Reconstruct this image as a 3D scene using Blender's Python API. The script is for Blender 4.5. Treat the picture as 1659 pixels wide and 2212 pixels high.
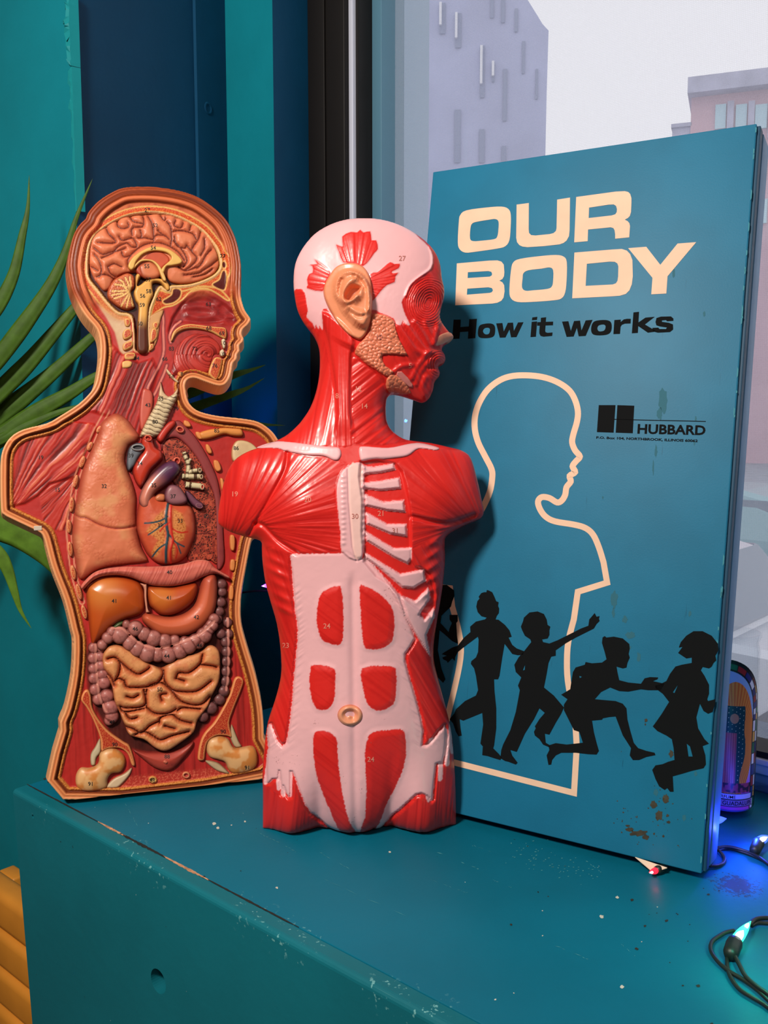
import bpy, bmesh, math, random
import numpy as np
from mathutils import Matrix, Vector
from mathutils.geometry import tessellate_polygon

sc = bpy.context.scene
for _o in list(bpy.data.objects):
    bpy.data.objects.remove(_o)
random.seed(5)
RNG = np.random.RandomState(7)

# ------------------------------------------------------------------ camera
F, CX, CY, HZ = 2000.0, 829.5, 1106.0, 890.0          # focal length, centre and horizon, in a 1659 x 2212 frame
SILL = 0.75                                            # height of the ledge above the floor
PITCH = math.atan((CY - HZ) / F)
CAM = np.array([0.0, 0.0, SILL + 0.500])
FW = np.array([0.0, math.cos(PITCH), -math.sin(PITCH)])
RT = np.array([1.0, 0.0, 0.0])
UP = np.cross(RT, FW)
cam = bpy.data.cameras.new('camera')
cam.sensor_fit = 'VERTICAL'
cam.sensor_height = 24.0
cam.lens = 24.0 * F / 2212.0
cam.clip_start = 0.01
cam.clip_end = 500
cam_o = bpy.data.objects.new('camera', cam)
sc.collection.objects.link(cam_o)
cam_o.location = CAM
cam_o.rotation_euler = (math.pi / 2 - PITCH, 0, 0)
sc.camera = cam_o

# ------------------------------------------------------------------ light
sc.view_settings.view_transform = 'Standard'
sc.view_settings.look = 'None'
sc.view_settings.exposure = 0.0
sc.view_settings.gamma = 1.0
sc.view_settings.use_curve_mapping = False
world = bpy.data.worlds.new('overcast_sky')
sc.world = world
world.use_nodes = True
_bg = world.node_tree.nodes['Background']
_bg.inputs['Color'].default_value = (0.80, 0.77, 0.785, 1)
_bg.inputs['Strength'].default_value = 1.38


def area_light(name, loc, target, size, power, color):
    l = bpy.data.lights.new(name, 'AREA')
    l.shape = 'DISK'
    l.size = size
    l.energy = power
    l.color = color
    o = bpy.data.objects.new(name, l)
    sc.collection.objects.link(o)
    o.location = loc
    d = Vector(target) - Vector(loc)
    o.rotation_euler = d.to_track_quat('-Z', 'Y').to_euler()
    return o


# the room's own warm ceiling lamps: one in front of and to the left of the shelf, one further back
area_light('ceiling_lamp', (-0.85, -0.30, 2.45), (-0.1, 1.15, 1.1), 0.34, 47, (1.0, 0.90, 0.80))
area_light('ceiling_lamp', (0.35, -1.4, 2.6), (0.1, 1.1, 1.0), 0.6, 7, (1.0, 0.9, 0.8))


# ------------------------------------------------------------------ pixel <-> world helpers
def ray(x, y):
    x = np.asarray(x, float)
    y = np.asarray(y, float)
    return FW + RT * ((x - CX) / F)[..., None] - UP * ((y - CY) / F)[..., None]


def ground(x, y, z=SILL):
    d = ray(x, y)
    return CAM + d * ((z - CAM[2]) / d[..., 2])[..., None]


def at_depth(x, y, Y):
    d = ray(x, y)
    return CAM + d * (Y / d[..., 1])[..., None]


class Plane:
    def __init__(s, O, U, V):
        s.O = np.array(O, float)
        s.U = np.array(U, float) / np.linalg.norm(U)
        V = np.array(V, float)
        V = V - s.U * (V @ s.U)
        s.V = V / np.linalg.norm(V)
        s.N = np.cross(s.U, s.V)
        s.parts = []

    def uv(s, x, y, z=0.0):
        d = ray(x, y)
        z = np.asarray(z, float)
        t = ((s.O - CAM) @ s.N + z) / (d @ s.N)
        q = CAM + d * t[..., None] - s.O
        return q @ s.U, q @ s.V

    def px(s, u, v, z):
        P = s.O + np.multiply.outer(u, s.U) + np.multiply.outer(v, s.V) + np.multiply.outer(z, s.N)
        q = P - CAM
        w = q @ FW
        return CX + F * (q @ RT) / w, CY - F * (q @ UP) / w

    def matrix(s):
        return Matrix([[s.U[i], s.V[i], s.N[i], s.O[i]] for i in range(3)] + [[0, 0, 0, 1]])


# ------------------------------------------------------------------ scene helpers
def link(o, parent=None):
    sc.collection.objects.link(o)
    if parent is not None:
        o.parent = parent
    return o


def empty(name, matrix, label=None, cat=None, group=None):
    o = bpy.data.objects.new(name, None)
    o.empty_display_size = 0.05
    link(o)
    o.matrix_world = matrix
    tag(o, label, cat, group)
    return o


def tag(o, label=None, cat=None, group=None, kind=None):
    if label:
        o['label'] = label
    if cat:
        o['category'] = cat
    if group:
        o['group'] = group
    if kind:
        o['kind'] = kind
    return o


def T(loc):
    return Matrix.Translation(Vector([float(c) for c in loc]))


def mesh_obj(name, verts, faces, m=None, parent=None, smooth=False, colors=None, matrix=None):
    me = bpy.data.meshes.new(name)
    me.from_pydata([tuple(map(float, v)) for v in verts], [], [tuple(map(int, f)) for f in faces])
    finish(me, m, smooth, colors)
    o = bpy.data.objects.new(name, me)
    link(o, parent)
    if matrix is not None:
        o.matrix_world = matrix
    return o


def finish(me, m, smooth, colors):
    if colors is not None:
        a = me.color_attributes.new('col', 'FLOAT_COLOR', 'POINT')
        c4 = np.ones((len(me.vertices), 4), np.float32)
        c4[:, :3] = colors
        a.data.foreach_set('color', c4.ravel())
    if smooth:
        me.polygons.foreach_set('use_smooth', np.ones(len(me.polygons), bool))
    if m:
        me.materials.append(m)
    me.update()


def bm_obj(name, bm, m=None, parent=None, smooth=False, matrix=None):
    bmesh.ops.recalc_face_normals(bm, faces=bm.faces)
    me = bpy.data.meshes.new(name)
    bm.to_mesh(me)
    bm.free()
    finish(me, m, smooth, None)
    o = bpy.data.objects.new(name, me)
    link(o, parent)
    if matrix is not None:
        o.matrix_world = matrix
    return o


def lin(r, g, b):
    c = np.array([r, g, b], float) / 255.0
    return np.where(c <= 0.04045, c / 12.92, ((c + 0.055) / 1.055) ** 2.4)


def bm_box(bm, x0, x1, y0, y1, z0, z1, bevel=0.0, seg=2):
    vs = [bm.verts.new(p) for p in [(x0, y0, z0), (x1, y0, z0), (x1, y1, z0), (x0, y1, z0), (x0, y0, z1), (x1, y0, z1), (x1, y1, z1), (x0, y1, z1)]]
    fs = [bm.faces.new([vs[i] for i in f]) for f in [(3, 2, 1, 0), (4, 5, 6, 7), (0, 1, 5, 4), (1, 2, 6, 5), (2, 3, 7, 6), (3, 0, 4, 7)]]
    if bevel > 0:
        es = list({e for f in fs for e in f.edges})
        bmesh.ops.bevel(bm, geom=es, offset=bevel, segments=seg, affect='EDGES', profile=0.5)
    return bm


def box_obj(name, x0, x1, y0, y1, z0, z1, m, parent=None, bevel=0.0, matrix=None, seg=2):
    return bm_obj(name, bm_box(bmesh.new(), x0, x1, y0, y1, z0, z1, bevel, seg), m, parent, bevel > 0, matrix)


def tube_mesh(path, radii, nseg=10, cap=True):
    path = np.array(path, float)
    n = len(path)
    radii = np.full(n, radii) if np.isscalar(radii) else np.array(radii, float)
    tg = np.gradient(path, axis=0)
    tg /= np.linalg.norm(tg, axis=1)[:, None] + 1e-12
    nrm = np.cross(tg[0], [0.31, 0.22, 0.93])
    nrm /= np.linalg.norm(nrm)
    V, Fc = [], []
    for i in range(n):
        nrm = nrm - tg[i] * (nrm @ tg[i])
        nrm /= np.linalg.norm(nrm)
        b = np.cross(tg[i], nrm)
        for k in range(nseg):
            a = 2 * math.pi * k / nseg
            V.append(path[i] + radii[i] * (math.cos(a) * nrm + math.sin(a) * b))
    for i in range(n - 1):
        for k in range(nseg):
            k2 = (k + 1) % nseg
            Fc.append((i * nseg + k, i * nseg + k2, (i + 1) * nseg + k2, (i + 1) * nseg + k))
    if cap:
        Fc.append(tuple(reversed(range(nseg))))
        Fc.append(tuple(range((n - 1) * nseg, n * nseg)))
    return V, Fc


def lathe(profile, nseg=48):
    """profile: list of (radius, z)"""
    V, Fc = [], []
    for r, z in profile:
        for k in range(nseg):
            a = 2 * math.pi * k / nseg
            V.append((r * math.cos(a), r * math.sin(a), z))
    for i in range(len(profile) - 1):
        for k in range(nseg):
            k2 = (k + 1) % nseg
            Fc.append((i * nseg + k, i * nseg + k2, (i + 1) * nseg + k2, (i + 1) * nseg + k))
    return V, Fc


# ------------------------------------------------------------------ materials
def material(name, color=(0.5, 0.5, 0.5), rough=0.5, metal=0.0, spec=0.5, attr=False, coat=0.0, emit=None, estr=0.0, bump=None, vary=None):
    m = bpy.data.materials.new(name)
    m.use_nodes = True
    nt = m.node_tree
    p = nt.nodes['Principled BSDF']
    p.inputs['Base Color'].default_value = (*[float(c) for c in color], 1)
    p.inputs['Roughness'].default_value = rough
    p.inputs['Metallic'].default_value = metal
    p.inputs['Specular IOR Level'].default_value = spec
    if coat:
        p.inputs['Coat Weight'].default_value = coat
        p.inputs['Coat Roughness'].default_value = 0.18
    if emit is not None:
        p.inputs['Emission Color'].default_value = (*emit, 1)
        p.inputs['Emission Strength'].default_value = estr
    if attr:
        a = nt.nodes.new('ShaderNodeVertexColor')
        a.layer_name = 'col'
        nt.links.new(a.outputs['Color'], p.inputs['Base Color'])
    tc = None
    if bump or vary:
        tc = nt.nodes.new('ShaderNodeTexCoord')
    if bump:
        n = nt.nodes.new('ShaderNodeTexNoise')
        n.inputs['Scale'].default_value = bump[0]
        n.inputs['Detail'].default_value = 4
        b = nt.nodes.new('ShaderNodeBump')
        b.inputs['Strength'].default_value = bump[1]
        b.inputs['Distance'].default_value = bump[2]
        nt.links.new(tc.outputs['Object'], n.inputs['Vector'])
        nt.links.new(n.outputs['Fac'], b.inputs['Height'])
        nt.links.new(b.outputs['Normal'], p.inputs['Normal'])
    if vary:
        n = nt.nodes.new('ShaderNodeTexNoise')
        n.inputs['Scale'].default_value = vary[0]
        n.inputs['Detail'].default_value = 5
        r = nt.nodes.new('ShaderNodeValToRGB')
        r.color_ramp.elements[0].position = 0.3
        r.color_ramp.elements[1].position = 0.7
        c = np.array(color, float)
        r.color_ramp.elements[0].color = (*(c * (1 - vary[1])), 1)
        r.color_ramp.elements[1].color = (*np.minimum(c * (1 + vary[1]), 1), 1)
        nt.links.new(tc.outputs['Object'], n.inputs['Vector'])
        nt.links.new(n.outputs['Fac'], r.inputs['Fac'])
        nt.links.new(r.outputs['Color'], p.inputs['Base Color'])
    return m


# ------------------------------------------------------------------ 2-D shape tools (numpy)
def P(s, ox=0.0, oy=0.0, k=1.0):
    """points 'x,y x,y ...' -> array, from an enlarged crop with origin (ox, oy) and scale k"""
    a = np.array([[float(c) for c in t.split(',')] for t in s.split()])
    return np.array([ox, oy]) + a / k


def ZA(s): return P(s, 130, 390, 3.687)      # crops used while measuring the photograph
def ZB(s): return P(s, 0, 830, 2.765)
def ZC(s): return P(s, 100, 1200, 3.318)
def ZD(s): return P(s, 620, 460, 4.366)
def ZE(s): return P(s, 460, 900, 2.765)
def ZG(s): return P(s, 540, 1150, 3.302)
def ZH(s): return P(s, 900, 780, 2.440)
def ZK(s): return P(s, 930, 1240, 2.552)
def ZT(s): return P(s, 940, 380, 2.307)


def crom(p, n=5, closed=True):
    p = np.asarray(p, float)
    N = len(p)
    out = []
    rng = N if closed else N - 1
    for i in range(rng):
        if closed:
            a, b, c, d = p[(i - 1) % N], p[i], p[(i + 1) % N], p[(i + 2) % N]
        else:
            a, b, c, d = p[max(i - 1, 0)], p[i], p[i + 1], p[min(i + 2, N - 1)]
        for k in range(n):
            t = k / n
            out.append(0.5 * ((2 * b) + (c - a) * t + (2 * a - 5 * b + 4 * c - d) * t * t + (3 * b - a - 3 * c + d) * t ** 3))
    if not closed:
        out.append(p[-1])
    return np.array(out)


def seg_dist(Q, A, B, chunk=20000):
    """distance from points Q to the nearest of segments AB, and the nearest point"""
    d = np.empty(len(Q))
    cp = np.empty((len(Q), 2))
    E = B - A
    L = (E ** 2).sum(1) + 1e-18
    for i in range(0, len(Q), chunk):
        q = Q[i:i + chunk]
        w = q[:, None, :] - A[None]
        t = np.clip((w * E[None]).sum(2) / L, 0, 1)
        r = w - t[..., None] * E[None]
        d2 = (r ** 2).sum(2)
        j = d2.argmin(1)
        k = np.arange(len(q))
        d[i:i + chunk] = np.sqrt(d2[k, j])
        cp[i:i + chunk] = q - r[k, j]
    return d, cp


def inside(Q, poly):
    x, y = Q[:, 0], Q[:, 1]
    c = np.zeros(len(Q), bool)
    n = len(poly)
    for i in range(n):
        x1, y1 = poly[i]
        x2, y2 = poly[(i + 1) % n]
        if y1 == y2:
            continue
        m = (y1 > y) != (y2 > y)
        c ^= m & (x < (x2 - x1) * (y - y1) / (y2 - y1) + x1)
    return c


def pdist(X, Y, poly, margin=14.0):
    """signed distance to a closed polygon, positive inside; -margin far outside"""
    out = np.full(X.shape, -margin)
    lo, hi = poly.min(0) - margin, poly.max(0) + margin
    m = (X > lo[0]) & (X < hi[0]) & (Y > lo[1]) & (Y < hi[1])
    if m.any():
        Q = np.stack([X[m], Y[m]], 1)
        d, _ = seg_dist(Q, poly, np.roll(poly, -1, 0))
        ins = inside(Q, poly)
        out[m] = np.where(ins, d, -np.minimum(d, margin))
    return out


def ldist(X, Y, line, margin=14.0):
    out = np.full(X.shape, margin)
    line = np.asarray(line, float)
    lo, hi = line.min(0) - margin, line.max(0) + margin
    m = (X > lo[0]) & (X < hi[0]) & (Y > lo[1]) & (Y < hi[1])
    if m.any():
        d, _ = seg_dist(np.stack([X[m], Y[m]], 1), line[:-1], line[1:])
        out[m] = np.minimum(d, margin)
    return out


def ldist_many(X, Y, lines, margin=14.0):
    d = np.full(X.shape, margin)
    for l in lines:
        d = np.minimum(d, ldist(X, Y, l, margin))
    return d


def sst(a, b, x):
    t = np.clip((x - a) / (b - a), 0, 1)
    return t * t * (3 - 2 * t)


def mixc(col, c, f):
    c = np.asarray(c, float)
    return col + (c - col) * np.asarray(f)[..., None]


def solid(X, c):
    return np.tile(np.asarray(c, float), (len(X), 1))


_tab = RNG.rand(512, 512)


def vnoise(x, y):
    xi = np.floor(x).astype(int)
    yi = np.floor(y).astype(int)
    fx = x - xi
    fy = y - yi
    fx = fx * fx * (3 - 2 * fx)
    fy = fy * fy * (3 - 2 * fy)
    g = lambda a, b: _tab[a % 512, b % 512]
    return (g(xi, yi) * (1 - fx) + g(xi + 1, yi) * fx) * (1 - fy) + (g(xi, yi + 1) * (1 - fx) + g(xi + 1, yi + 1) * fx) * fy


def fbm(x, y, o=3):
    s = 0
    a = 0.5
    for i in range(o):
        s = s + a * vnoise(x * 2 ** i + 17 * i, y * 2 ** i + 31 * i)
        a *= 0.5
    return s


_cx = RNG.rand(256, 256)
_cy = RNG.rand(256, 256)


def cells(x, y):
    """worley noise: nearest and second nearest distances"""
    xi = np.floor(x).astype(int)
    yi = np.floor(y).astype(int)
    f1 = np.full(x.shape, 9.0)
    f2 = np.full(x.shape, 9.0)
    for i in (-1, 0, 1):
        for j in (-1, 0, 1):
            a = xi + i
            b = yi + j
            d = np.hypot(a + _cx[a % 256, b % 256] - x, b + _cy[a % 256, b % 256] - y)
            f2 = np.minimum(np.maximum(f1, d), f2)
            f1 = np.minimum(f1, d)
    return f1, f2


def stria(s, t, seed=0.0):
    """fibre ridges across s, drifting slowly along t: 0..1"""
    a = vnoise(s + seed, t * 0.25 + 3.1 * seed)
    b = vnoise(s * 2.3 + seed * 2, t * 0.35 + 9.7)
    return 0.65 * a + 0.35 * b


def inflate(mask, h=1.0):
    """solve lap(phi) = -1 inside the mask; sqrt(2 phi) is a rounded, inflated height"""
    if min(mask.shape) > 20:
        c = mask[::2, ::2]
        p = inflate(c, h * 2)
        phi = np.repeat(np.repeat(p, 2, 0), 2, 1)[:mask.shape[0], :mask.shape[1]]
        it = 60
    else:
        phi = np.zeros(mask.shape)
        it = 300
    phi = np.where(mask, phi, 0)
    for _ in range(it):
        q = np.zeros_like(phi)
        q[1:-1, 1:-1] = 0.25 * (phi[2:, 1:-1] + phi[:-2, 1:-1] + phi[1:-1, 2:] + phi[1:-1, :-2] + h * h)
        phi = np.where(mask, q, 0)
    return phi


class Grid:
    """height field sampler of one relief part, in plane coordinates"""
    def __init__(s, u0, v0, st, Z, M):
        s.u0, s.v0, s.st, s.Z, s.M = u0, v0, st, Z, M

    def __call__(s, u, v, fill=np.nan):
        x = (np.asarray(u) - s.u0) / s.st
        y = (np.asarray(v) - s.v0) / s.st
        ny, nx = s.Z.shape
        ok = (x >= 0) & (y >= 0) & (x < nx - 1) & (y < ny - 1)
        xi = np.clip(np.floor(x).astype(int), 0, nx - 2)
        yi = np.clip(np.floor(y).astype(int), 0, ny - 2)
        fx = np.clip(x - xi, 0, 1)
        fy = np.clip(y - yi, 0, 1)
        z = (s.Z[yi, xi] * (1 - fx) + s.Z[yi, xi + 1] * fx) * (1 - fy) + (s.Z[yi + 1, xi] * (1 - fx) + s.Z[yi + 1, xi + 1] * fx) * fy
        ok = ok & s.M[yi, xi]
        return np.where(ok, z, fill)


MPP = 0.00056          # metres per photograph pixel on the two models (near enough for heights)


def relief(name, pl, parent, outline, m, col, zb=0.0, h=10.0, prof='dome', edge=8.0, step=2.0, det=None, smooth=4,
           base=None, skirt=6.0, draft=0.0, tophook=None, keep=True, vmin=None, rnd=1.0):
    """one moulded part on plane pl. outline in photograph pixels; zb, h, edge, skirt in pixel-sized units."""
    out = crom(outline, smooth) if smooth else np.asarray(outline, float)
    zz = zb * MPP
    if base is not None:
        zo = np.full(len(out), 0.03)
        for _ in range(4):
            uu, vv = pl.uv(out[:, 0], out[:, 1], zo)
            zo = base(uu, vv, fill=0.01) + zz
        u, v = uu, vv
    else:
        u, v = pl.uv(out[:, 0], out[:, 1], zz)
    poly = np.stack([u, v], 1)
    st = step * MPP
    lo = poly.min(0) - 2 * st
    hi = poly.max(0) + 2 * st
    if vmin is not None:
        lo[1] = vmin
    nx = int((hi[0] - lo[0]) / st) + 2
    ny = int((hi[1] - lo[1]) / st) + 2
    gu = lo[0] + st * np.arange(nx)
    gv = lo[1] + st * np.arange(ny)
    GU, GV = np.meshgrid(gu, gv)
    Q = np.stack([GU.ravel(), GV.ravel()], 1)
    d, cp = seg_dist(Q, poly, np.roll(poly, -1, 0))
    ins = inside(Q, poly)
    D = np.where(ins, d, -d).reshape(ny, nx)
    Mi = ins.reshape(ny, nx)
    Dp = np.maximum(D, 0) / MPP                       # distance inside, in pixels
    if callable(prof):
        X0, Y0 = pl.px(GU, GV, np.full(GU.shape, zz))
        zr = prof(X0, Y0, Dp)
    elif prof == 'dome':
        t = np.clip(Dp / edge, 0, 1)
        zr = h * np.sqrt(1 - (1 - t) ** 2)
    elif prof == 'infl':
        ph = inflate(np.pad(Mi, 1))[1:-1, 1:-1] * step * step
        zr = h * np.sqrt(2 * ph)
        zr = zr * np.clip(Dp / 1.5, 0, 1) ** 0.5 if rnd else zr
    elif prof == 'blob':                               # inflated, but limited to height h
        ph = inflate(np.pad(Mi, 1))[1:-1, 1:-1] * step * step
        q = np.sqrt(2 * ph)
        zr = h * q / max(q.max(), 1e-6)
    zb_ = np.zeros(GU.shape) if base is None else base(GU, GV, fill=np.nan)
    if base is not None:
        bad = np.isnan(zb_)
        zb_[bad] = np.nanmin(zb_) if (~bad).any() else 0
    z = zb_ + zz + zr * MPP
    X, Y = pl.px(GU, GV, z)
    Xf, Yf, Df = X.ravel(), Y.ravel(), Dp.ravel()
    if det is not None:
        z = z + det(Xf, Yf, Df).reshape(z.shape) * MPP
    C = col(Xf, Yf, Df) if callable(col) else solid(Xf, col)
    # vertices: keep cells with an inside corner, snap their outside corners to the outline
    cell = Mi[:-1, :-1] | Mi[1:, :-1] | Mi[:-1, 1:] | Mi[1:, 1:]
    use = np.zeros((ny, nx), bool)
    use[:-1, :-1] |= cell
    use[1:, :-1] |= cell
    use[:-1, 1:] |= cell
    use[1:, 1:] |= cell
    uvq = np.where(ins[:, None], Q, cp)
    vid = -np.ones(ny * nx, int)
    idx = np.flatnonzero(use.ravel())
    vid[idx] = np.arange(len(idx))
    VV = np.stack([uvq[idx, 0], uvq[idx, 1], z.ravel()[idx]], 1)
    CC = C[idx]
    jy, jx = np.nonzero(cell)
    q = np.stack([vid[jy * nx + jx], vid[jy * nx + jx + 1], vid[(jy + 1) * nx + jx + 1], vid[(jy + 1) * nx + jx]], 1)
    # skirt
    E = np.concatenate([q[:, [0, 1]], q[:, [1, 2]], q[:, [2, 3]], q[:, [3, 0]]])
    key = np.minimum(E[:, 0], E[:, 1]) * (len(VV) + 1) + np.maximum(E[:, 0], E[:, 1])
    uq, inv, cnt = np.unique(key, return_inverse=True, return_counts=True)
    B = E[cnt[inv] == 1]
    faces = [q]
    if skirt > 0 and len(B):
        bv = np.unique(B)
        nb = -np.ones(len(VV), int)
        nb[bv] = len(VV) + np.arange(len(bv))
        low = VV[bv].copy()
        if draft:
            nr = np.zeros((len(VV), 2))
            e = VV[B[:, 1], :2] - VV[B[:, 0], :2]
            en = np.stack([e[:, 1], -e[:, 0]], 1)
            np.add.at(nr, B[:, 0], en)
            np.add.at(nr, B[:, 1], en)
            for _ in range(6):
                n2 = nr.copy()
                np.add.at(n2, B[:, 0], nr[B[:, 1]])
                np.add.at(n2, B[:, 1], nr[B[:, 0]])
                nr = n2
            nn = nr[bv]
            nn /= np.linalg.norm(nn, axis=1)[:, None] + 1e-12
            low[:, :2] += nn * draft * MPP
            if vmin is not None:
                low[:, 1] = np.maximum(low[:, 1], vmin)
        if base is None:
            low[:, 2] = zz - skirt * MPP if skirt < 900 else 0.0
        else:
            low[:, 2] = base(low[:, 0], low[:, 1], fill=0.0) - skirt * MPP
        VV = np.concatenate([VV, low])
        CC = np.concatenate([CC, CC[bv]])
        faces.append(np.stack([B[:, 1], B[:, 0], nb[B[:, 0]], nb[B[:, 1]]], 1))
    FF = np.concatenate(faces)
    me = bpy.data.meshes.new(name)
    me.vertices.add(len(VV))
    me.vertices.foreach_set('co', VV.astype(np.float32).ravel())
    me.loops.add(FF.size)
    me.loops.foreach_set('vertex_index', FF.astype(np.int32).ravel())
    me.polygons.add(len(FF))
    me.polygons.foreach_set('loop_start', np.arange(0, FF.size, 4, dtype=np.int32))
    me.update(calc_edges=True)
    me.validate()
    finish(me, m, True, CC if len(CC) == len(me.vertices) else None)
    o = bpy.data.objects.new(name, me)
    link(o, parent)
    g = Grid(lo[0], lo[1], st, z, Mi)
    if keep:
        pl.parts.append(g)
    o_grid[o.name] = g
    return o


o_grid = {}


def top_z(pl, x, y):
    """height of the visible surface of a moulded model where the photograph shows pixel x, y"""
    z = 0.01
    for _ in range(4):
        u, v = pl.uv(x, y, z)
        zs = [float(g(u, v, fill=-1)) for g in pl.parts]
        z = max(zs) if zs and max(zs) > -1 else z
    u, v = pl.uv(x, y, z)
    return float(u), float(v), z


# ------------------------------------------------------------------ flat print (ink) on a plane
def print_polys(name, pl, parent, shapes, m, z=0.0003):
    """shapes: list of [outer, hole, hole ...] polygons in photograph pixels"""
    V, Fc = [], []
    for loops in shapes:
        pts = []
        for lp in loops:
            lp = np.asarray(lp, float)
            u, v = pl.uv(lp[:, 0], lp[:, 1], z)
            pts.append([Vector((a, b, 0)) for a, b in zip(u, v)])
        flat = [p for lp in pts for p in lp]
        tri = tessellate_polygon(pts)
        b = len(V)
        V += [(p.x, p.y, z) for p in flat]
        for t in tri:
            a0, a1, a2 = [flat[i] for i in t]
            if (a1 - a0).cross(a2 - a0).z < 0:
                t = (t[0], t[2], t[1])
            Fc.append(tuple(b + i for i in t))
    return mesh_obj(name, V, Fc, m, parent)


def stroke_quads(path, w, closed=False):
    """a mitred ribbon polygon list along a pixel path"""
    p = np.asarray(path, float)
    n = len(p)
    tg = np.roll(p, -1, 0) - p
    if not closed:
        tg[-1] = tg[-2]
    tg /= np.linalg.norm(tg, axis=1)[:, None] + 1e-12
    pv = np.roll(tg, 1, 0)
    if not closed:
        pv[0] = tg[0]
    n1 = np.stack([-tg[:, 1], tg[:, 0]], 1)
    n0 = np.stack([-pv[:, 1], pv[:, 0]], 1)
    mm = n0 + n1
    mm /= np.maximum((mm * n1).sum(1), 0.35)[:, None]
    a = p + mm * w / 2
    b = p - mm * w / 2
    out = []
    for i in range(n if closed else n - 1):
        j = (i + 1) % n
        out.append([np.array([a[i], a[j], b[j], b[i]])])
    return out


def text_tris(body, bold=0.0):
    cu = bpy.data.curves.new('lettering', 'FONT')
    cu.body = body
    cu.offset = bold
    cu.resolution_u = 3
    o = bpy.data.objects.new('lettering', cu)
    sc.collection.objects.link(o)
    bpy.context.view_layer.update()
    me = bpy.data.meshes.new_from_object(o.evaluated_get(bpy.context.evaluated_depsgraph_get()))
    V = np.array([v.co[:2] for v in me.vertices]) if len(me.vertices) else np.zeros((0, 2))
    Fc = [tuple(p.vertices) for p in me.polygons]
    bpy.data.objects.remove(o)
    bpy.data.curves.remove(cu)
    bpy.data.meshes.remove(me)
    return V, Fc


def print_text(name, pl, parent, items, m, z=0.0003):
    """items: (text, quad TL TR BR BL in photograph pixels, bold)"""
    VV, FF = [], []
    for body, quad, bold in items:
        V, Fc = text_tris(body, bold)
        lo, hi = V.min(0), V.max(0)
        t = (V - lo) / (hi - lo)
        tl, tr, br, bl = [np.array(c, float) for c in quad]
        s = t[:, :1]
        r = t[:, 1:]
        q = (bl * (1 - s) + br * s) * (1 - r) + (tl * (1 - s) + tr * s) * r
        u, v = pl.uv(q[:, 0], q[:, 1], z)
        b = len(VV)
        VV += [(a, c, z) for a, c in zip(u, v)]
        FF += [tuple(b + i for i in f) for f in Fc]
    return mesh_obj(name, VV, FF, m, parent)


def print_numbers(name, pl, parent, items, m, hpx=9.0):
    for body, x, y in items:
        VV, FF = [], []
        V, Fc = text_tris(body, 0.006)
        lo, hi = V.min(0), V.max(0)
        k = hpx / (hi[1] - lo[1])
        c = (lo + hi) / 2
        b = len(VV)
        for p in V:
            qx, qy = x + (p[0] - c[0]) * k, y - (p[1] - c[1]) * k
            u, v, z = top_z(pl, qx, qy)
            VV.append((u, v, z + 0.0004))
        FF += [tuple(b + i for i in f) for f in Fc]
        mesh_obj(name, VV, FF, m, parent)
# ================================================================== the room
P0 = ground(1640, 1709)
_s = ground(680, 2040) - ground(30, 1692)
E1 = -_s / np.linalg.norm(_s)                 # along the window, away to the left
E2 = np.array([-E1[1] * 1.0, E1[0], 0.0])     # out of the window wall, into the room
if E2[1] > 0:
    E2 = -E2
EZ = np.array([0.0, 0.0, 1.0])
ROOM = Matrix([[E1[i], E2[i], EZ[i], [P0[0], P0[1], 0.0][i]] for i in range(3)] + [[0, 0, 0, 1]])


def to_room(p):
    q = np.asarray(p, float) - np.array([P0[0], P0[1], 0])
    return np.array([q @ E1, q @ E2, q[2]])


def on_e2(x, y, e2):
    """where the sight line of pixel x, y meets the plane e2 = const: (e1, z)"""
    d = ray(x, y)
    o = CAM - np.array([P0[0], P0[1], 0])
    t = (e2 - o @ E2) / (d @ E2)
    p = o + d * t
    return p @ E1, p[2]


def PXR(p):
    """photograph pixel of a point given in room coordinates"""
    w = np.array((ROOM @ Vector([float(c) for c in p]))[:]) - CAM
    d = w @ FW
    return CX + F * (w @ RT) / d, CY - F * (w @ UP) / d


def on_e1(x, y, e1):
    d = ray(x, y)
    o = CAM - np.array([P0[0], P0[1], 0])
    t = (e1 - o @ E1) / (d @ E1)
    p = o + d * t
    return p @ E2, p[2]


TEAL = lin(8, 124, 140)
TEAL_SHADED = lin(4, 64, 98)  # the teal wall again, with its bluish shade put into the colour


def wall_paint(name, color, k=1.0):
    return material(name, np.array(color) * k, rough=0.55, spec=0.2, bump=(26, 0.25, 0.004), vary=(5, 0.10))


m_teal_wall = wall_paint('teal_wall_paint', TEAL)
m_shaded_wall = wall_paint('shaded_teal_wall_paint', TEAL_SHADED)
m_room = material('warm_plaster', (0.24, 0.20, 0.17), rough=0.85)
m_floor = material('dark_floorboards', (0.10, 0.06, 0.04), rough=0.5, vary=(3, 0.3))
m_black = material('black_frame_paint', (0.009, 0.008, 0.008), rough=0.5, spec=.2)
m_alu = material('window_lit_aluminium', (0.60, 0.64, 0.78), rough=0.45, metal=0.1)  # bluish white: window light on the metal put into the colour
m_grey = material('grey_frame_paint', (0.10, 0.24, 0.33), rough=0.5)
m_grey2 = material('pale_grey_frame_paint', (0.34, 0.50, 0.66), rough=0.5)

ZT_ = 2.9                                     # ceiling height
e1B = on_e2(689, 240, 0.0)[0]                 # the corner where the wall meets the window frame
c2, _ = on_e1(591, 240, e1B)                  # depth of the second pier in front of the window
e1A = on_e2(485, 240, c2)[0]
_k1 = to_room(at_depth(158, 240, 1.40))             # corner of the near pier
e1K, c1 = _k1[0], _k1[1]


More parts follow.
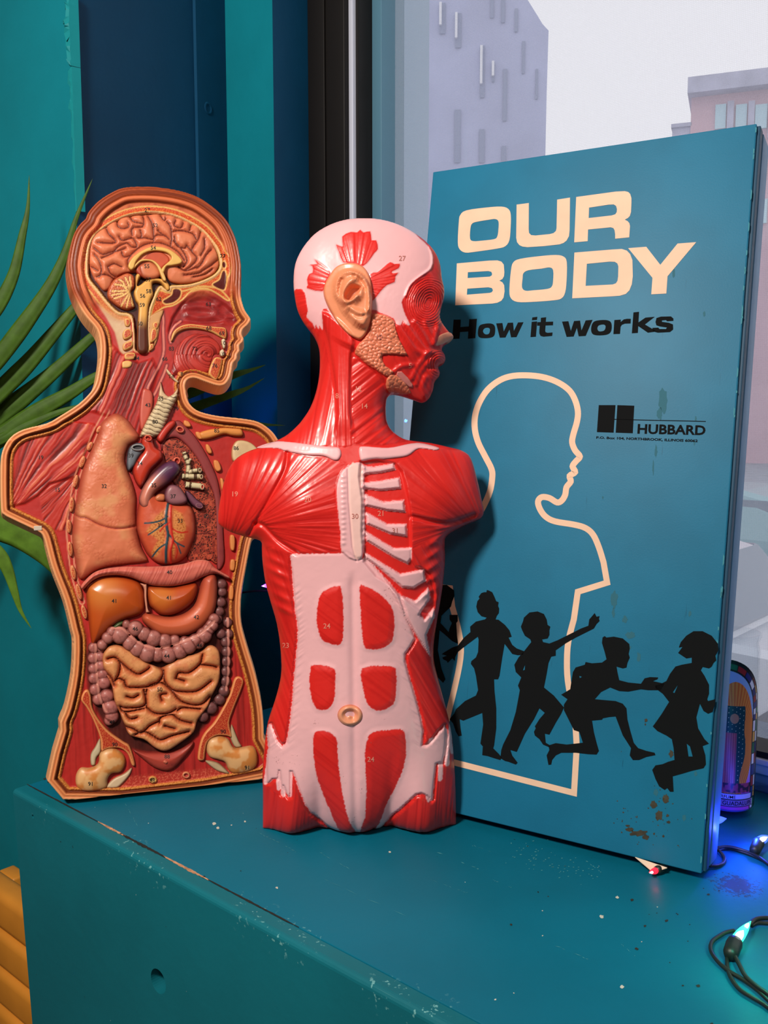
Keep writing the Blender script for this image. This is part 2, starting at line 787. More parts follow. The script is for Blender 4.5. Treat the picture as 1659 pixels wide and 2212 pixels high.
def wall_quad(name, a, b, m, z0=0.0, z1=ZT_, chips=None):
    """upright wall face from plan point a to plan point b, in room coordinates, 4 cm thick away from the room"""
    a = np.array(a, float)
    b = np.array(b, float)
    d = (b - a) / np.linalg.norm(b - a)
    n = np.array([d[1], -d[0]])
    n = -n                                    # pushed to the outside below
    V = []
    for p in (a, b, b + n * 0.03, a + n * 0.03):
        for z in (z0, z1):
            V.append((p[0], p[1], z))
    Fc = [(0, 2, 3, 1), (2, 4, 5, 3), (4, 6, 7, 5), (6, 0, 1, 7), (1, 3, 5, 7), (0, 6, 4, 2)]
    o = mesh_obj(name, V, Fc, m, matrix=ROOM)
    return tag(o, kind='structure')


# walls of the corner, from the window frame outwards (solid sides are outside the room)
def solid_block(name, pts, m, z0=0.0, z1=ZT_):
    n = len(pts)
    V = [(p[0], p[1], z0) for p in pts] + [(p[0], p[1], z1) for p in pts]
    Fc = [tuple(range(n))[::-1], tuple(range(n, 2 * n))] + [(i, (i + 1) % n, n + (i + 1) % n, n + i) for i in range(n)]
    o = mesh_obj(name, V, Fc, m, matrix=ROOM)
    bm = bmesh.new()
    bm.from_mesh(o.data)
    bmesh.ops.recalc_face_normals(bm, faces=bm.faces)
    bm.to_mesh(o.data)
    bm.free()
    return tag(o, kind='structure')


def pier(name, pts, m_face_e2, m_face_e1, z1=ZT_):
    """wall block whose faces along the window take the lit paint and whose faces across it the shaded one"""
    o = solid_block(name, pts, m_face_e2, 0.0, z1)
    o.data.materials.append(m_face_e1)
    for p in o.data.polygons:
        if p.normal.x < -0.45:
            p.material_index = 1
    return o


pier('wall_corner_pier', [(e1B, -0.25), (e1B, c2), (e1A, c2), (e1A, -0.25)], m_teal_wall, m_shaded_wall)
pier('wall_left_pier', [(e1A, -0.25), (e1A, c2), (e1K, c1), (2.2, c1), (2.2, -0.25)], m_teal_wall, m_shaded_wall)
# a flat board fixed on the shaded wall next to the pier
_wl = math.hypot(e1K - e1A, c1 - c2)
_wd = np.array([e1K - e1A, c1 - c2]) / _wl          # along the splayed shaded wall, towards the room
_fr = [s for s in np.linspace(0, _wl, 400) if True]
_px = lambda s: PXR((e1A + _wd[0] * s, c2 + _wd[1] * s, on_e1(421, 240, e1A)[1]))[0]
_bs = min(_fr, key=lambda s: abs(_px(s) - 421))
_n2 = np.array([-_wd[1], _wd[0]])
if _n2[0] > 0:
    _n2 = -_n2
_q0 = np.array([e1A, c2])
_q1 = _q0 + _wd * _bs
solid_block('trim_1', [tuple(_q0), tuple(_q1), tuple(_q1 + _n2 * .006), tuple(_q0 + _n2 * .006)], m_shaded_wall)
# old screw hole ring on that board
_rs = min(_fr, key=lambda s: abs(_px(s) - 444))
_rp = _q0 + _wd * _rs + _n2 * .0062
_rz = min(np.linspace(1.2, 2.2, 800), key=lambda z: abs(PXR((_rp[0], _rp[1], z))[1] - 234))
V, Fc = lathe([(0.006, 0.0), (0.0075, 0.0012), (0.0095, 0.0012), (0.011, 0.0)], 20)
rg = mesh_obj('trim_2', V, Fc, m_shaded_wall, smooth=True,
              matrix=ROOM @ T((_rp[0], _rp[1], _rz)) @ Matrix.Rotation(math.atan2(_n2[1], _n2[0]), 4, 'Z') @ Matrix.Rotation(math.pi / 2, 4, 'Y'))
tag(rg, kind='structure')

tag(mesh_obj('wall_far_left', [(2.2, c1, 0), (2.2, 3.4, 0), (2.2, 3.4, ZT_), (2.2, c1, ZT_), (2.24, c1, 0), (2.24, 3.4, 0), (2.24, 3.4, ZT_), (2.24, c1, ZT_)],
             [(0, 1, 2, 3), (4, 7, 6, 5), (0, 4, 5, 1), (3, 2, 6, 7), (1, 5, 6, 2), (0, 3, 7, 4)], m_room, matrix=ROOM), kind='structure')
tag(box_obj('wall_behind', -2.6, 2.24, 3.4, 3.44, 0, ZT_, m_room, matrix=ROOM), kind='structure')
tag(box_obj('wall_right', -2.64, -2.6, -0.25, 3.44, 0, ZT_, m_room, matrix=ROOM), kind='structure')
tag(box_obj('floor', -2.6, 2.24, -0.25, 3.44, -0.05, 0, m_floor, matrix=ROOM), kind='structure')
tag(box_obj('ceiling', -2.64, 2.24, -0.25, 3.44, ZT_, ZT_ + 0.05, m_room, matrix=ROOM), kind='structure')

# ------------------------------------------------------------------ window
ZG0 = on_e2(1640, 1622, 0.0)[1]               # bottom of the glass
WZ1 = 2.55
WR = -1.55                                    # right end of the glass (outside the picture)
tag(box_obj('wall_window_below', -2.6, e1B, -0.25, 0.0, 0, SILL + 0.012, m_shaded_wall, matrix=ROOM), kind='structure')
tag(box_obj('wall_window_above', -2.6, e1B, -0.25, 0.0, WZ1 + 0.05, ZT_, m_shaded_wall, matrix=ROOM), kind='structure')
tag(box_obj('wall_window_right', -2.6, WR - 0.05, -0.25, 0.0, SILL + 0.012, WZ1 + 0.05, m_shaded_wall, matrix=ROOM), kind='structure')
win = empty('window_1', ROOM)
tag(win, kind='structure')
fr = lambda x, e2=0.0: on_e2(x, 240, e2)[0]
_k = 0.001
W1 = dict(parent=win)
box_obj('black_frame', fr(763), e1B, -0.06, 0.022, SILL, WZ1, m_black, bevel=0.002, **W1)
box_obj('black_frame_stop', fr(724), e1B, 0.022, 0.027, SILL, WZ1, m_black, bevel=0.001, **W1)
box_obj('metal_bead', fr(772), fr(763.5), -0.05, 0.012, SILL, WZ1, m_alu, bevel=0.001, **W1)
box_obj('gasket', fr(778), fr(772.3), -0.05, 0.004, SILL, WZ1, m_black, **W1)
box_obj('screen_frame', fr(799), fr(778.3), -0.10, -0.03, SILL, WZ1, m_grey, bevel=0.001, **W1)
box_obj('outer_jamb', fr(840, -0.14), fr(799.5), -0.16, -0.09, SILL - 0.1, WZ1 + .1, m_grey2, **W1)
zr = lambda y: on_e2(1640, y, 0.0)[1]
box_obj('bottom_rail', WR, fr(840), -0.10, 0.0, SILL, zr(1668), m_grey, bevel=0.001, **W1)
box_obj('bottom_bead', WR, fr(778), -0.06, 0.010, zr(1646), zr(1634), m_alu, bevel=0.001, **W1)
box_obj('bottom_frame', WR, fr(778), -0.06, 0.006, zr(1668), zr(1646), m_grey2, bevel=0.001, **W1)
box_obj('bottom_gasket', WR, fr(778), -0.05, 0.004, zr(1633.5), zr(1620), m_black, **W1)
box_obj('top_rail', WR - .05, fr(763), -0.10, 0.02, WZ1, WZ1 + .05, m_black, **W1)
box_obj('right_frame', WR - .05, WR, -0.10, 0.02, SILL, WZ1, m_black, **W1)

# glass pane: clear, faintly reflecting
mg = bpy.data.materials.new('window_glass')
mg.use_nodes = True
nt = mg.node_tree
nt.nodes.clear()
out = nt.nodes.new('ShaderNodeOutputMaterial')
tr = nt.nodes.new('ShaderNodeBsdfTransparent')
tr.inputs['Color'].default_value = (0.97, 0.985, 1.0, 1)
gl = nt.nodes.new('ShaderNodeBsdfGlossy')
gl.inputs['Roughness'].default_value = 0.0
fz = nt.nodes.new('ShaderNodeFresnel')
fz.inputs['IOR'].default_value = 1.45
mx = nt.nodes.new('ShaderNodeMixShader')
ge = nt.nodes.new('ShaderNodeNewGeometry')
fm = nt.nodes.new('ShaderNodeMath')                  # only the room-side face of the pane reflects
fm.operation = 'SUBTRACT'
fm.use_clamp = True
nt.links.new(fz.outputs[0], fm.inputs[0])
nt.links.new(ge.outputs['Backfacing'], fm.inputs[1])
nt.links.new(fm.outputs[0], mx.inputs[0])
nt.links.new(tr.outputs[0], mx.inputs[1])
nt.links.new(gl.outputs[0], mx.inputs[2])
nt.links.new(mx.outputs[0], out.inputs[0])
box_obj('glass', WR, fr(778), -0.024, -0.020, SILL + .01, WZ1, mg, **W1)

# insect screen outside the glass: a fine woven grid that veils the street
ms = bpy.data.materials.new('insect_screen')
ms.use_nodes = True
nt = ms.node_tree
nt.nodes.clear()
out = nt.nodes.new('ShaderNodeOutputMaterial')
tr = nt.nodes.new('ShaderNodeBsdfTransparent')
df = nt.nodes.new('ShaderNodeBsdfDiffuse')
df.inputs['Color'].default_value = (0.55, 0.58, 0.66, 1)
tl = nt.nodes.new('ShaderNodeBsdfTranslucent')
tl.inputs['Color'].default_value = (0.80, 0.80, 0.86, 1)
m2 = nt.nodes.new('ShaderNodeMixShader')
m2.inputs[0].default_value = 0.7
tc = nt.nodes.new('ShaderNodeTexCoord')
sx = nt.nodes.new('ShaderNodeSeparateXYZ')
nt.links.new(tc.outputs['Object'], sx.inputs[0])


def thread(sock):
    a = nt.nodes.new('ShaderNodeMath')
    a.operation = 'MULTIPLY'
    a.inputs[1].default_value = 2 * math.pi / 0.0024
    b = nt.nodes.new('ShaderNodeMath')
    b.operation = 'SINE'
    nt.links.new(sock, a.inputs[0])
    nt.links.new(a.outputs[0], b.inputs[0])
    return b.outputs[0]


ad = nt.nodes.new('ShaderNodeMath')
ad.operation = 'MAXIMUM'
nt.links.new(thread(sx.outputs['X']), ad.inputs[0])
nt.links.new(thread(sx.outputs['Z']), ad.inputs[1])
mr = nt.nodes.new('ShaderNodeMapRange')
mr.inputs['From Min'].default_value = -0.5
mr.inputs['From Max'].default_value = 1.0
mr.inputs['To Min'].default_value = 0.17
mr.inputs['To Max'].default_value = 0.25
nt.links.new(ad.outputs[0], mr.inputs['Value'])
mx = nt.nodes.new('ShaderNodeMixShader')
nt.links.new(mr.outputs[0], mx.inputs[0])
nt.links.new(df.outputs[0], m2.inputs[1])
nt.links.new(tl.outputs[0], m2.inputs[2])
nt.links.new(tr.outputs[0], mx.inputs[1])
nt.links.new(m2.outputs[0], mx.inputs[2])
nt.links.new(mx.outputs[0], out.inputs[0])
box_obj('insect_screen', WR, fr(799), -0.066, -0.0655, SILL + .01, WZ1, ms, **W1)

# ------------------------------------------------------------------ the ledge under the window
eL = to_room(ground(30, 1694))
LW = eL[1]                                    # ledge depth
LE = on_e2(27, 1702, LW + 0.0095)[0]          # left end
ledge = empty('window_ledge', ROOM @ T((0, 0, 0)), 'long teal painted wooden ledge box under the window, chipped along its front edge', 'ledge')


def paint_ledge(name, base, front):
    m = material(name, base, rough=0.52, spec=0.22)
    nt = m.node_tree
    p = nt.nodes['Principled BSDF']
    p.inputs['Coat Weight'].default_value = 0.0
    p.inputs['Coat Roughness'].default_value = 0.3
    tc = nt.nodes.new('ShaderNodeTexCoord')
    sx = nt.nodes.new('ShaderNodeSeparateXYZ')
    nt.links.new(tc.outputs['Object'], sx.inputs[0])

    def noise(scale, det=4, vec=None):
        n = nt.nodes.new('ShaderNodeTexNoise')
        n.inputs['Scale'].default_value = scale
        n.inputs['Detail'].default_value = det
        nt.links.new(vec if vec else tc.outputs['Object'], n.inputs['Vector'])
        return n.outputs['Fac']

    def ramp(sock, a, b):
        r = nt.nodes.new('ShaderNodeMapRange')
        r.interpolation_type = 'SMOOTHSTEP'
        r.inputs['From Min'].default_value = a
        r.inputs['From Max'].default_value = b
        nt.links.new(sock, r.inputs['Value'])
        return r.outputs[0]

    def mul(a, b, op='MULTIPLY'):
        n = nt.nodes.new('ShaderNodeMath')
        n.operation = op
        for i, s in enumerate((a, b)):
            if isinstance(s, (int, float)):
                n.inputs[i].default_value = s
            else:
                nt.links.new(s, n.inputs[i])
        return n.outputs[0]

    def mixcol(fac, a, b):
        n = nt.nodes.new('ShaderNodeMix')
        n.data_type = 'RGBA'
        nt.links.new(fac, n.inputs[0])
        for i, s in ((6, a), (7, b)):
            if isinstance(s, tuple):
                n.inputs[i].default_value = s
            else:
                nt.links.new(s, n.inputs[i])
        return n.outputs[2]
    c = np.array(base)
    col = mixcol(ramp(noise(4, 5), .35, .65), (*(c * .92), 1), (*(c * 1.08), 1))
    # long pale scratches along the ledge
    mp = nt.nodes.new('ShaderNodeMapping')
    mp.inputs['Scale'].default_value = (4, 260, 260)
    mp.inputs['Rotation'].default_value = (0, 0, 0.12)
    nt.links.new(tc.outputs['Object'], mp.inputs[0])
    scr = mul(ramp(noise(1.0, 2, mp.outputs[0]), .74, .80), ramp(noise(9, 2), .52, .62))
    col = mixcol(mul(scr, 0.55), col, (.14, .42, .42, 1))
    # white paint specks and dark dirt specks
    col = mixcol(ramp(noise(150, 1), .845, .86), col, (.55, .62, .58, 1))
    dirt = mul(ramp(noise(210, 1), .80, .82), ramp(noise(5, 2), .50, .60))
    col = mixcol(dirt, col, (.012, .014, .010, 1))
    if front is not None:
        # worn band along the front edge: chips to pale undercoat and to bare brown wood
        ax = sx.outputs['Y'] if front == 'top' else sx.outputs['Z']
        edge = mul(ax, LW if front == 'top' else SILL, 'SUBTRACT')
        near = mul(ramp(edge, -0.030, -0.004), 1.0)
        chip = mul(near, ramp(noise(190, 4), .62, .68))
        chip = mul(chip, ramp(noise(9, 2), .50, .60))
        col = mixcol(mul(chip, .7), col, (.22, .55, .55, 1))
    if front == 'top':
        # grit near the box corner
        g0 = to_room(ground(1590, 1912))
        vd = nt.nodes.new('ShaderNodeVectorMath')
        vd.operation = 'DISTANCE'
        vd.inputs[1].default_value = (g0[0], g0[1], SILL)
        nt.links.new(tc.outputs['Object'], vd.inputs[0])
        fall = nt.nodes.new('ShaderNodeMapRange')
        fall.inputs['From Min'].default_value = 0.004
        fall.inputs['From Max'].default_value = 0.045
        fall.inputs['To Min'].default_value = 0.30
        fall.inputs['To Max'].default_value = 0.84
        nt.links.new(vd.outputs['Value'], fall.inputs['Value'])
        gr = mul(mul(noise(330, 3), fall.outputs[0], 'SUBTRACT'), 22.0)
        cl = nt.nodes.new('ShaderNodeClamp')
        nt.links.new(gr, cl.inputs[0])
        col = mixcol(mul(cl.outputs[0], .8), col, (.03, .035, .025, 1))
    nt.links.new(col, p.inputs['Base Color'])
    b = nt.nodes.new('ShaderNodeBump')
    b.inputs['Strength'].default_value = 0.22
    b.inputs['Distance'].default_value = 0.002
    nt.links.new(noise(60, 4), b.inputs['Height'])
    nt.links.new(b.outputs[0], p.inputs['Normal'])
    return m


m_top = paint_ledge('teal_ledge_top_paint', lin(4, 108, 134), 'top')
m_front = paint_ledge('teal_ledge_front_paint', lin(16, 110, 124), 'front')
LR = -1.6
box_obj('top_board', LR, LE - 0.001, 0.002, LW - 0.012, SILL - 0.018, SILL, m_top, ledge, bevel=0.001)
# front board: rounded upper edge, with a drilled round hole and a small screw hole
FT = 0.020
bm = bmesh.new()
bm_box(bm, LR, LE, LW - 0.0105, LW + FT - 0.0105, 0.0, SILL - 0.0004)
_h1, _hz = on_e2(70, 2212, LW + FT - 0.0105)          # the left end of the front board is cut a little out of square
for v in bm.verts:
    if v.co.x > LE - .001 and v.co.z < .1:
        v.co.x = LE + (_h1 - LE) * SILL / (SILL - _hz)
es = [e for e in bm.edges if all(v.co.z > SILL - .01 and v.co.y > LW for v in e.verts)]
bmesh.ops.bevel(bm, geom=es, offset=0.006, segments=4, affect='EDGES', profile=0.5)
fb = bm_obj('front_board', bm, m_front, ledge)
YF = LW + FT - 0.0105
cut = []
for hx, hy, r in ((342, 2120, 0.0142), (71, 1764, 0.0026)):
    h1, hz = on_e2(hx, hy, YF)
    V, Fc = tube_mesh([(h1, YF - 0.05, hz), (h1, YF, hz), (h1, YF + 0.05, hz)], r, 32)
    c = mesh_obj('drill', V, Fc, m_front, ledge)
    cut.append(c)
    md = fb.modifiers.new('hole', 'BOOLEAN')
    md.object = c
    md.operation = 'DIFFERENCE'
    md.solver = 'EXACT'
bpy.context.view_layer.update()
nme = bpy.data.meshes.new_from_object(fb.evaluated_get(bpy.context.evaluated_depsgraph_get()))
fb.modifiers.clear()
fb.data = nme
for c in cut:
    bpy.data.objects.remove(c)
box_obj('dark_hole_backing', LR, LE - 0.17, LW - 0.10, LW - 0.08, 0.0, SILL - 0.02, m_black, ledge)  # black sheet added behind the drilled hole to keep its inside dark
box_obj('end_board', LE - 0.16, LE - 0.14, 0.002, LW - 0.011, 0.0, SILL - 0.0182, m_front, ledge)
# long splinters of bare wood where the paint has come off along the joint
m_bare = material('bare_wood', lin(190, 140, 105), rough=0.8, vary=(120, .35))
m_dark = material('dark_gap', (0.012, 0.014, 0.013), rough=0.9)


def joint_strip(name, x0, y0, x1, y1, w, m, z=0.0004, seed=0):
    a = to_room(ground(x0, y0))
    b = to_room(ground(x1, y1))
    n = 26
    V, Fc = [], []
    rr = np.random.RandomState(seed)
    for i in range(n + 1):
        t = i / n
        p = a + (b - a) * t
        ww = w * (0.25 + 0.75 * math.sin(math.pi * t)) * (0.5 + rr.rand())
        V += [(p[0], LW - 0.0118 - ww * .35, SILL + z), (p[0], LW - 0.0118 + ww * .65, SILL + z - .0006)]
        if i:
            Fc.append((2 * i - 2, 2 * i - 1, 2 * i + 1, 2 * i))
    return mesh_obj(name, V, Fc, m, ledge)


joint_strip('bare_wood_chip', 208, 1776, 265, 1808, .0030, m_bare, seed=1)
joint_strip('bare_wood_chip', 345, 1852, 445, 1905, .0034, m_bare, seed=2)
joint_strip('paint_crack', 255, 1802, 350, 1855, .0042, m_dark, seed=3)
joint_strip('paint_crack', 440, 1902, 640, 2006, .0020, m_dark, seed=4)
joint_strip('paint_crack', 60, 1693, 215, 1780, .0020, m_dark, seed=5)



def flat_marks(name, polys, m, z=.0004):
    V, Fc = [], []
    for pl_ in polys:
        g_ = ground(pl_[:, 0], pl_[:, 1])
        b = len(V)
        for q in g_:
            r = to_room(q)
            V.append((r[0], min(r[1], LW - .012), SILL + z))
        Fc.append(tuple(range(b, b + len(pl_))))
    return tag(mesh_obj(name, V, Fc, m, ledge), kind='stuff')


def fleck(x, y, rx, ry, seed, n=9):
    r = np.random.RandomState(seed)
    t = np.linspace(0, 2 * math.pi, n, endpoint=False)
    k = 1 - .5 * r.rand(n)
    return np.stack([x + rx * k * np.cos(t), y - ry * k * np.sin(t)], 1)


m_flake = material('pale_paint_flake', lin(205, 205, 190), rough=.8)
m_crumb = material('dark_crumb', (.02, .02, .014), rough=.9)
m_scr = material('pale_teal_scratch', lin(70, 150, 160), rough=.7)
flat_marks('white_paint_specks', [fleck(x, y, r, r * .8, i) for i, (x, y, r) in enumerate([(463, 1780, 6), (471, 1789, 4), (500, 1783, 2), (529, 1775, 3), (598, 1918, 4), (1333, 1939, 5), (1300, 1981, 6), (1343, 2132, 6), (1172, 1968, 2), (842, 1841, 3), (1070, 2160, 3), (1172, 2022, 2), (1420, 1960, 2), (1386, 2035, 2), (1110, 2146, 2)])], m_flake)
flat_marks('dark_dirt_specks', [fleck(x, y, r, r * .7, 50 + i) for i, (x, y, r) in enumerate([(1365, 1945, 5), (1393, 2001, 4), (1440, 1990, 5), (1104, 1998, 4), (1508, 2131, 6), (1375, 2050, 5), (1464, 1976, 2.5), (1461, 1974, 2), (1490, 1998, 2), (1419, 1973, 2), (441, 1894, 3), (520, 1882, 2), (1184, 1937, 2), (1486, 2034, 2), (1447, 2080, 2), (1475, 2130, 3), (1530, 1933, 4), (1520, 1920, 2), (1553, 1925, 3), (1556, 1900, 2), (1538, 2212, 5), (1620, 1920, 2), (1402, 1976, 1.5), (97, 1683, 4), (104, 1690, 3)])], m_crumb)


def scratch(x0, y0, x1, y1, w, seed):
    r = np.random.RandomState(seed)
    out = []
    d = np.array([x1 - x0, y1 - y0], float)
    n = np.array([-d[1], d[0]]) / np.hypot(*d)
    t = 0.0
    while t < 1:
        l = .04 + .12 * r.rand()
        a = np.array([x0, y0]) + d * t + n * r.randn() * .8
        b = np.array([x0, y0]) + d * min(t + l, 1) + n * r.randn() * .8
        if r.rand() < .75:
            k = w * (.4 + .6 * r.rand())
            out.append(np.array([a, (a + b) / 2 + n * k / 2, b, (a + b) / 2 - n * k / 2])[::-1])
        t += l + .02 * r.rand()
    return out


sm = []
for i, q in enumerate([(943, 1841, 1035, 1878, 2.0), (1062, 1900, 1105, 1918, 1.8), (1020, 1826, 1060, 1840, 1.5), (1265, 1860, 1300, 1885, 2.2), (1180, 2035, 1290, 2080, 1.6), (1330, 2030, 1372, 2066, 1.6), (560, 1800, 640, 1840, 1.3), (690, 1842, 760, 1880, 1.2), (700, 1900, 900, 1990, 1.0), (270, 1735, 300, 1790, 1.2), (930, 1900, 1010, 1930, 1.0)]):
    sm += scratch(*q, 200 + i)
rs = np.random.RandomState(77)
for i in range(70):
    k = rs.rand()
    sm.append(fleck(1115 + 150 * k + 22 * rs.randn(), 1838 + 55 * k + 14 * rs.randn(), 1.2 + 2.2 * rs.rand(), .8 + .8 * rs.rand(), 400 + i, 7))
flat_marks('worn_scratches', sm, m_scr, .0003)

# ------------------------------------------------------------------ chipped plaster on the corner of the near pier
def corner_strip(name, ys, ins, lift, m, seed):
    r = np.random.RandomState(seed)
    V, Fc = [], []
    kdir = np.array([1.0, 0.0])
    for i, (y, w) in enumerate(zip(ys, ins)):
        zc = on_e2(150, y, c1)[1]
        jag = lift * (.5 + r.rand())
        a = (e1K - .0005, c1 + .0004)
        V += [(e1K + w * (.35 + .9 * r.rand()), c1 + .0005, zc), (e1K + w * .5, c1 + jag, zc + .004 * r.randn()), (e1K - .001, c1 + jag * .4, zc), (e1K - .004, c1 - .012, zc)]
        if i:
            b = 4 * i
            for k in range(3):
                Fc.append((b - 4 + k, b - 3 + k, b + 1 + k, b + k))
    return tag(mesh_obj(name, V, Fc, m, matrix=ROOM), kind='structure')


m_chip = wall_paint('chipped_teal_plaster', lin(20, 134, 142))
corner_strip('trim_3', np.linspace(-20, 145, 24), .003 + .017 * np.sin(np.linspace(.1, 3.1, 24)) * (.6 + .4 * np.sin(np.arange(24) * 1.7)), .005, m_chip, 3)
corner_strip('trim_4', np.linspace(146, 460, 30), np.linspace(.016, .003, 30) * (.7 + .3 * np.sin(np.arange(30) * 1.1)), .0010, m_chip, 4)

# ------------------------------------------------------------------ yellow slatted bench beside the ledge
m_yel = material('yellow_bench_paint', lin(222, 145, 48), rough=0.5, vary=(9, .12))
bench = empty('slatted_bench', ROOM @ T((LE + .01, 0, 0)), 'yellow bench back of stacked rounded slats left of the teal ledge', 'bench')
YB = max(LW - 0.08, c1 + 0.10)
zl = [on_e2(20, y, YB)[1] for y in (1948, 2031, 2116, 2200)]
dz = (zl[0] - zl[3]) / 3
for i in range(7):
    z1 = zl[0] - dz * i
    if z1 - dz < 0.02:
        break
    box_obj('slat', 0.0, 0.36, YB - 0.045, YB, z1 - dz + .004, z1, m_yel, bench, bevel=0.014, seg=4)
for xx in (0.04, 0.28):
    box_obj('post', xx, xx + .05, YB - 0.075, YB - 0.047, 0.0, zl[0] - .01, m_yel, bench, bevel=0.004)

# ------------------------------------------------------------------ outside: street, towers, cars
ST = CAM[2] - 2.3
m_street = material('grey_asphalt', (0.27, 0.29, 0.33), rough=0.9, vary=(2, .2))
m_pave = material('pale_pavement', (0.42, 0.40, 0.40), rough=0.9)
tag(box_obj('ground', -60, 60, -90, -0.3, ST - .2, ST, m_street, matrix=ROOM), kind='structure')
tag(box_obj('pavement_1', -60, 60, -1.9, -0.3, ST, ST + .12, m_pave, matrix=ROOM), kind='structure')


def facing_frame(x, y, dist):
    """a vertical frame at the given distance, its X axis to the right as seen from the window, Z up, Y away"""
    p = CAM + ray(x, y) / np.linalg.norm(ray(x, y)[:2]) * dist
    a = ray(x, 890)
    a = a / np.linalg.norm(a)
    r = np.array([a[1], -a[0], 0])
    M = Matrix([[r[0], a[0], 0, p[0]], [r[1], a[1], 0, p[1]], [0, 0, 1, ST], [0, 0, 0, 1]])

    def loc(px, py):
        d = ray(px, py)
        o = CAM - np.array([p[0], p[1], ST])
        t = -(o @ a) / (d @ a)
        q = o + d * t
        return q @ r, q[2]
    return M, loc


m_tower = material('hazy_mauve_brick', (0.42, 0.45, 0.66), rough=0.9, vary=(0.5, .12))  # haze put into the brick colour, paler and bluer
m_pane = material('dark_window_pane', (0.23, 0.27, 0.42), rough=0.6)
m_jamb = material('pale_window_jamb', (0.82, 0.82, 0.88), rough=0.8)
M, loc = facing_frame(1000, 300, 26.0)
tower = empty('apartment_tower', M, 'tall mauve apartment tower filling the left side of the window view', 'building')
prof = [(300, None), (300, -900), (1110, -900), (1110, -60), (1140, 0), (1160, 32), (1172, 52), (1185, 66), (1181, 200), (1178, 340), (1174, None)]
pts = []
for px_, py_ in prof:
    if py_ is None:
        pts.append((loc(px_, 890)[0], 0.0))
    else:
        pts.append(loc(px_, py_))
n = len(pts)
V = [(a, 0, b) for a, b in pts] + [(a, 9.0, b) for a, b in pts]
Fc = [tuple(range(n)), tuple(range(n, 2 * n))[::-1]] + [(i, n + i, n + (i + 1) % n, (i + 1) % n) for i in range(n)]
ob = mesh_obj('wall', V, Fc, m_tower, tower)
wins = [(909, 917, 4, 74, 1), (950, 962, 8, 74, 1), (984, 996, 30, 104, 1), (1038, 1046, 100, 212, 1), (1063, 1068, 135, 178, 1), (1087, 1094, 150, 262, 0),
        (911, 921, 180, 316, 1), (982, 994, 238, 352, 0), (1035, 1046, 280, 352, 0), (1084, 1092, 316, 380, 0), (838, 846, 110, 250, 0), (838, 850, 345, 470, 0),
        (1112, 1118, 20, 70, 0), (1128, 1133, 90, 160, 0), (1157, 1161, 150, 215, 0), (912, 922, 420, 520, 0), (984, 994, 420, 520, 0),
        (1083, 1090, 0, 50, 0), (1060, 1066, -30, 40, 0)]
for x0, x1, y0, y1, lit in wins:
    a0, b1 = loc(x0, y0)
    a1, b0 = loc(x1, y1)
    w = box_obj('window', a0, a1, -0.05, -0.02, b0, b1, m_pane, tower)
    if lit:
        hh = b1 - b0
        box_obj('jamb', a0 - .01, a0 + .055, -0.16, -0.05, b0 + .25 * hh, b1 - .02 * hh, m_jamb, w)

m_brick = material('hazy_pink_brick', (0.72, 0.46, 0.50), rough=0.9, vary=(.4, .1))  # brick, stone and panes lightened to paint in the haze
m_stone = material('hazy_grey_stone', (0.50, 0.50, 0.62), rough=0.9, vary=(1.2, .2))
m_teal_pane = material('hazy_teal_pane', (0.55, 0.80, 0.85), rough=0.5)
M, loc = facing_frame(1600, 300, 45.0)
bld = empty('brick_building', M, 'distant pink brick building with stone cornice above the blue box', 'building')


def fbox(name, x0, x1, y0, y1, d0, d1, m, parent):
    a0, b1 = loc(x0, y0)
    b0 = loc(x0, y1)[1]
    a1 = loc(x1, y0)[0]
    return box_obj(name, a0, a1, d0, d1, b0, b1, m, parent)


a0, zt = loc(1494, 205)
a1, _z = loc(1900, 205)
box_obj('wall', a0, a1, 0, 10, 0, zt, m_brick, bld)
fbox('cornice', 1488, 1900, 178, 212, -.7, 10, m_stone, bld)
fbox('parapet', 1494, 1900, 170, 178.5, -.2, 9, m_stone, bld)
fbox('chimney', 1500, 1532, 154, 180, 1, 3, m_stone, bld)
fbox('annex_roof', 1450, 1494, 268, 276, 0, 6, m_stone, bld)
a0, zt = loc(1452, 276)
a1, _z = loc(1494, 276)
box_obj('annex_wall', a0, a1 - .01, 0.1, 6, 0, zt, m_stone, bld)
for x0, x1 in ((1546, 1569), (1590, 1614), (1632, 1658), (1676, 1700)):
    for y0 in (228, 330, 432):
        fbox('window', x0, x1, y0, y0 + 52, -.12, -.02, m_teal_pane, bld)
    fbox('pier', x1 + 3, x1 + 17, 222, 300, -.25, -.01, m_stone, bld)

m_carw = material('white_car_paint', (0.60, 0.63, 0.70), rough=0.3, coat=.5)
m_cart = material('teal_car_paint', (0.22, 0.42, 0.46), rough=0.3, coat=.5)
m_carg = material('car_glass', (0.13, 0.18, 0.24), rough=0.15)
m_tyre = material('tyre_rubber', (0.03, 0.03, 0.035), rough=0.8)
m_hub = material('wheel_hub', (0.5, 0.5, 0.52), rough=0.4, metal=.5)
m_lamp = material('head_lamp_glass', (.8, .82, .85), rough=.2)


